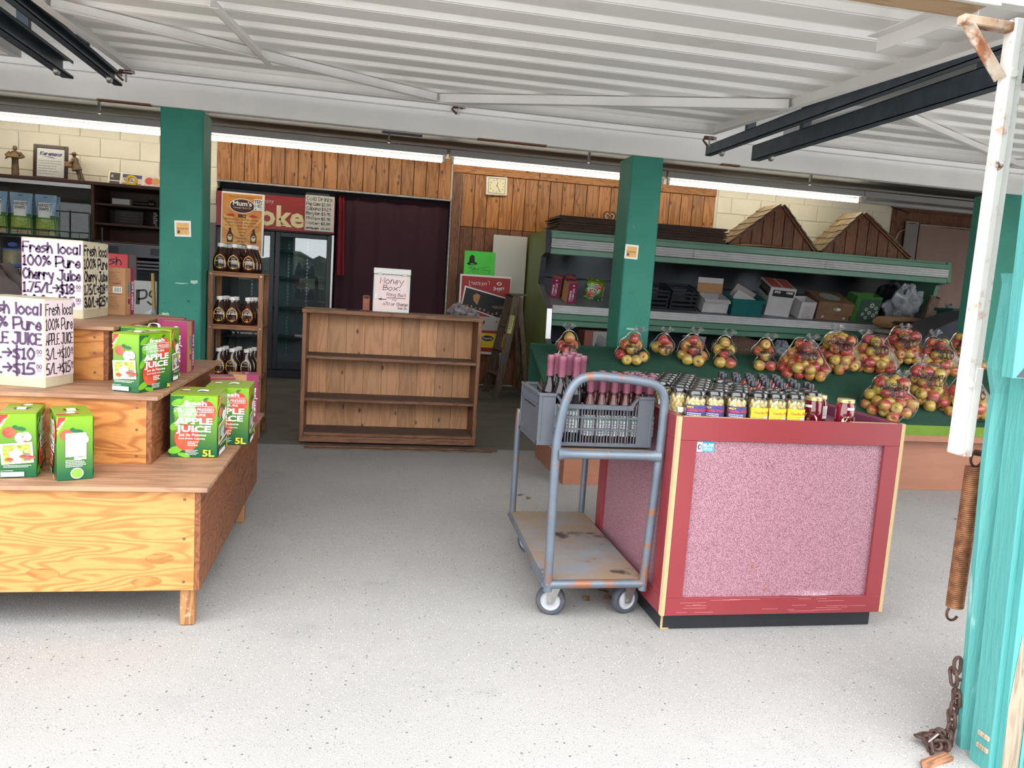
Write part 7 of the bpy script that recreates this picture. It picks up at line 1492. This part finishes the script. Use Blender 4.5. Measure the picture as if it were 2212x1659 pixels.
def apple_bag(label, base, rx, ry, H, seed, rows, group, yaw=0.0, knot=(0, 0), step=.074, tp_=.48):
    rr = random.Random(seed); t = thing('apple_bag', label, 'apple bag', base, yaw, group); k = (AZ1-AZ0-.04)/(AY1-AY0-.10)
    L = max(1, int((H-.02)/.060)); pos = []
    for l in range(L):
        f = (l/(L-.35))**1.7; ex, ey = max(.02, rx*(1-tp_*f)-.028), max(.012, ry*(1-tp_*f)-.03); h = .038+l*.0605
        n = int(ex*2/step)+3
        for i in range(-n, n+1):
            for j in range(-n, n+1):
                x = i*step+(j % 2)*step/2+(l % 2)*step*.45; y = j*step*.87+(l % 2)*step*.3
                if (x/ex)**2+(y/ey)**2 > 1.0: continue
                if y > ry*.35 and l < L-2: continue
                if abs(x) < ex*.45 and y > -ey*.25 and l < L-2: continue
                pos.append(Vector((x+rr.uniform(-.007, .007), y+rr.uniform(-.007, .007), h+k*y*(1-.45*l/L)+rr.uniform(-.010, .010))))
    for p in pos: p.z = max(p.z, k*p.y+.040)
    for p in pos:
        o = bpy.data.objects.new('apple', APME); COL.objects.link(o); o.parent = t; o.location = p; o.rotation_euler = (rr.uniform(-1.7, 1.7), rr.uniform(-1.7, 1.7), rr.uniform(0, 6)); sc = rr.uniform(.93, 1.07); o.scale = (sc, sc, sc*rr.uniform(.94, 1.06))
    C = Vector((0, 0, H*.42)); top = max(p.z for p in pos)
    def rad(d, R):
        best = min(.03, .3*ry)
        for p in pos:
            q = p-C; b_ = q.dot(d)
            if b_ <= 0: continue
            e = R*R-(q.length_squared-b_*b_)
            if e > 0: best = max(best, b_+math.sqrt(e))
        return best
    NU, NV = 34, 20; G = [[0]*(NV+1) for _ in range(NU+1)]; DR = {}
    for i in range(NU+1):
        for j in range(NV+1):
            a, q = 2*PI*i/NU, PI*(j/NV-.5); d = Vector((math.cos(a)*math.cos(q), math.sin(a)*math.cos(q), math.sin(q))); DR[(i, j)] = d; G[i][j] = rad(d, .058)
    for it in range(2):
        G = [[max(G[i][j]-.004, (G[i][j]+G[(i-1) % NU][j]+G[(i+1) % NU][j]+G[i][max(j-1, 0)]+G[i][min(j+1, NV)])/5) for j in range(NV+1)] for i in range(NU+1)]
    for j in range(NV+1): G[NU][j] = G[0][j]
    def film(u, v):
        i, j = round(u*NU), round(v*NV); p = C+DR[(i, j)]*G[i][j]; p.z = max(p.z, k*p.y+.003); return p
    b = MB(); b.grid(film, NU, NV); b.build('film', M_BAGF, t, smooth=70, fix=False)
    kx, ky = knot; kd = (Vector((kx, ky, top))-C).normalized(); kp = C+kd*(rad(kd, .052)-.004)
    b = MB(); b.grid(lambda u, v: (kp.x+(.010+.030*v**1.3)*math.cos(2*PI*u)*(1+.45*math.sin(10*PI*u+3*v)), kp.y+(.010+.022*v**1.3)*math.sin(2*PI*u)*(1+.4*math.sin(8*PI*u)), kp.z+.050*v+.014*math.sin(14*PI*u)*v), 24, 5); b.build('knot', M_KNOT, t, smooth=35, fix=False)
    def wp(a_, b_, hh):            # felt pen lettering lies on the film
        yy = -ry*math.sqrt(max(.05, 1-(a_/rx)**2)); d = (Vector((a_, yy, b_))-C).normalized(); return C+d*(rad(d, .060)+.002+hh)
    d = Decal(warp=wp)
    for i, (tx, a_, z_, hh, w_) in enumerate(rows): d.hand(tx, a_, z_, hh, INK['black'], w=w_, wd=hh*.17, rot=rr.uniform(-.12, .05), jit=.2, seed=seed+i)
    d.build('lettering', t); return t
big = [((1744, 840), .20, .15, .34, 24, 'big bag of apples next to the black-capped flasks'), ((1826, 842), .215, .16, .36, 26, 'big bag of apples marked $10 left of the tall upright bag'), ((1897, 826), .20, .15, .36, 22, 'tall upright bag of apples in the back row'), ((1968, 828), .215, .15, .33, 22, 'big bag of apples in the back row under the paper sacks'), ((2036, 832), .19, .15, .34, 22, 'back row bag of apples with a pointed knot'), ((2108, 838), .19, .15, .32, 18, 'back row bag of apples beside the end column'),
       ((1932, 922), .225, .16, .35, 28, 'front row bag of apples marked $11 at the bin edge'), ((2022, 922), .215, .16, .35, 28, 'front row bag of apples between two others at the bin edge'), ((2102, 925), .20, .15, .33, 22, 'front row bag of apples behind the white door arm')]
for i, ((x, y), rx, ry, H, n_, lb) in enumerate(big):
    st_ = .14 if i in (1, 3, 5, 7) else 0.0; q_ = odeck(x, y-14); base = Vector((q_.x+st_*.45, q_.y+ry*.55+st_, 0)); base.z = zdeck(base.y)+.002
    rows = [('Local', -.09, H*.70, .050, .14), ('Ambrosia', -.12, H*.55, .050, .23), ('$10' if i != 6 and i != 7 else '$11', -.04, H*.38, .065, .13)]
    apple_bag(lb, base, rx*.89, ry*1.0, H*.86, 100+i, rows, 'big apple bags on the bin', yaw=-.40, knot=(RD.uniform(-.08, .08), RD.uniform(-.03, .05)))
small = [((1228, 800), .085, 'small bag of apples behind the tall crate bottles'), ((1366, 800), .10, 'small bag of apples marked $5 below the green column'), ((1433, 800), .08, 'small bag of apples with one on top beside the $5 bag'), ((1497, 800), .105, 'small wide bag of apples among the small bags'), ((1566, 806), .085, 'small tall bag of apples with upright plastic tail'), ((1652, 812), .085, 'small bag of apples above the black-capped flasks')]
for i, ((x, y), rx, lb) in enumerate(small):
    q_ = odeck(x, y-14); base = Vector((q_.x, min(q_.y+.03, 5.30), 0)); base.z = zdeck(base.y)+.002
    apple_bag(lb, base, rx+.010, .110, .205, 300+i, [('Local', -.05, .15, .028, .07), ('Ambrosia', -.065, .11, .030, .12), ('$5', .0, .065, .032, .05)], 'small apple bags on the bin', yaw=-.25, knot=(RD.uniform(-.03, .03), 0))
# dry leaves on the floor
M_DLF = mat('dry_leaf', rgb(150, 112, 74), rgb(110, 76, 50), sc=30, rough=.8, rnd=True); r_ = random.Random(6); lf = None
for i in range(14):
    x, y = (r_.uniform(1245, 1330), r_.uniform(1268, 1300)) if i < 10 else (r_.uniform(1100, 1180), r_.uniform(1000, 1120)) if i < 13 else (2065, 1122)
    q_ = oz(x, y, 0)
    if lf is None:
        b = MB(); b.grid(lambda u, v: ((-.02+.04*u), (.010*math.sin(PI*u)**.7)*(2*v-1), .0015+.007*math.sin(u*3)*(1-v)+.003*v), 6, 3); lf = b.build('dry_leaf', M_DLF, None, (q_.x, q_.y, .001), (0, 0, r_.uniform(0, 6)), fix=False); o = lf; tag(o, 'curled dry brown leaf on the floor', 'leaf', 'dry leaves')
    else: o = lf.copy(); COL.objects.link(o); o.location = (q_.x, q_.y, .001); o.rotation_euler.z = r_.uniform(0, 6); s_ = r_.uniform(.6, 1.3); o.scale = (s_, s_, s_)
    o['label'] = 'curled dry brown leaf on the asphalt near the stock cart' if i < 10 else ('small dry leaf on the asphalt near the apple bin base' if i < 13 else 'curled dry leaf on the asphalt beyond the coil spring')
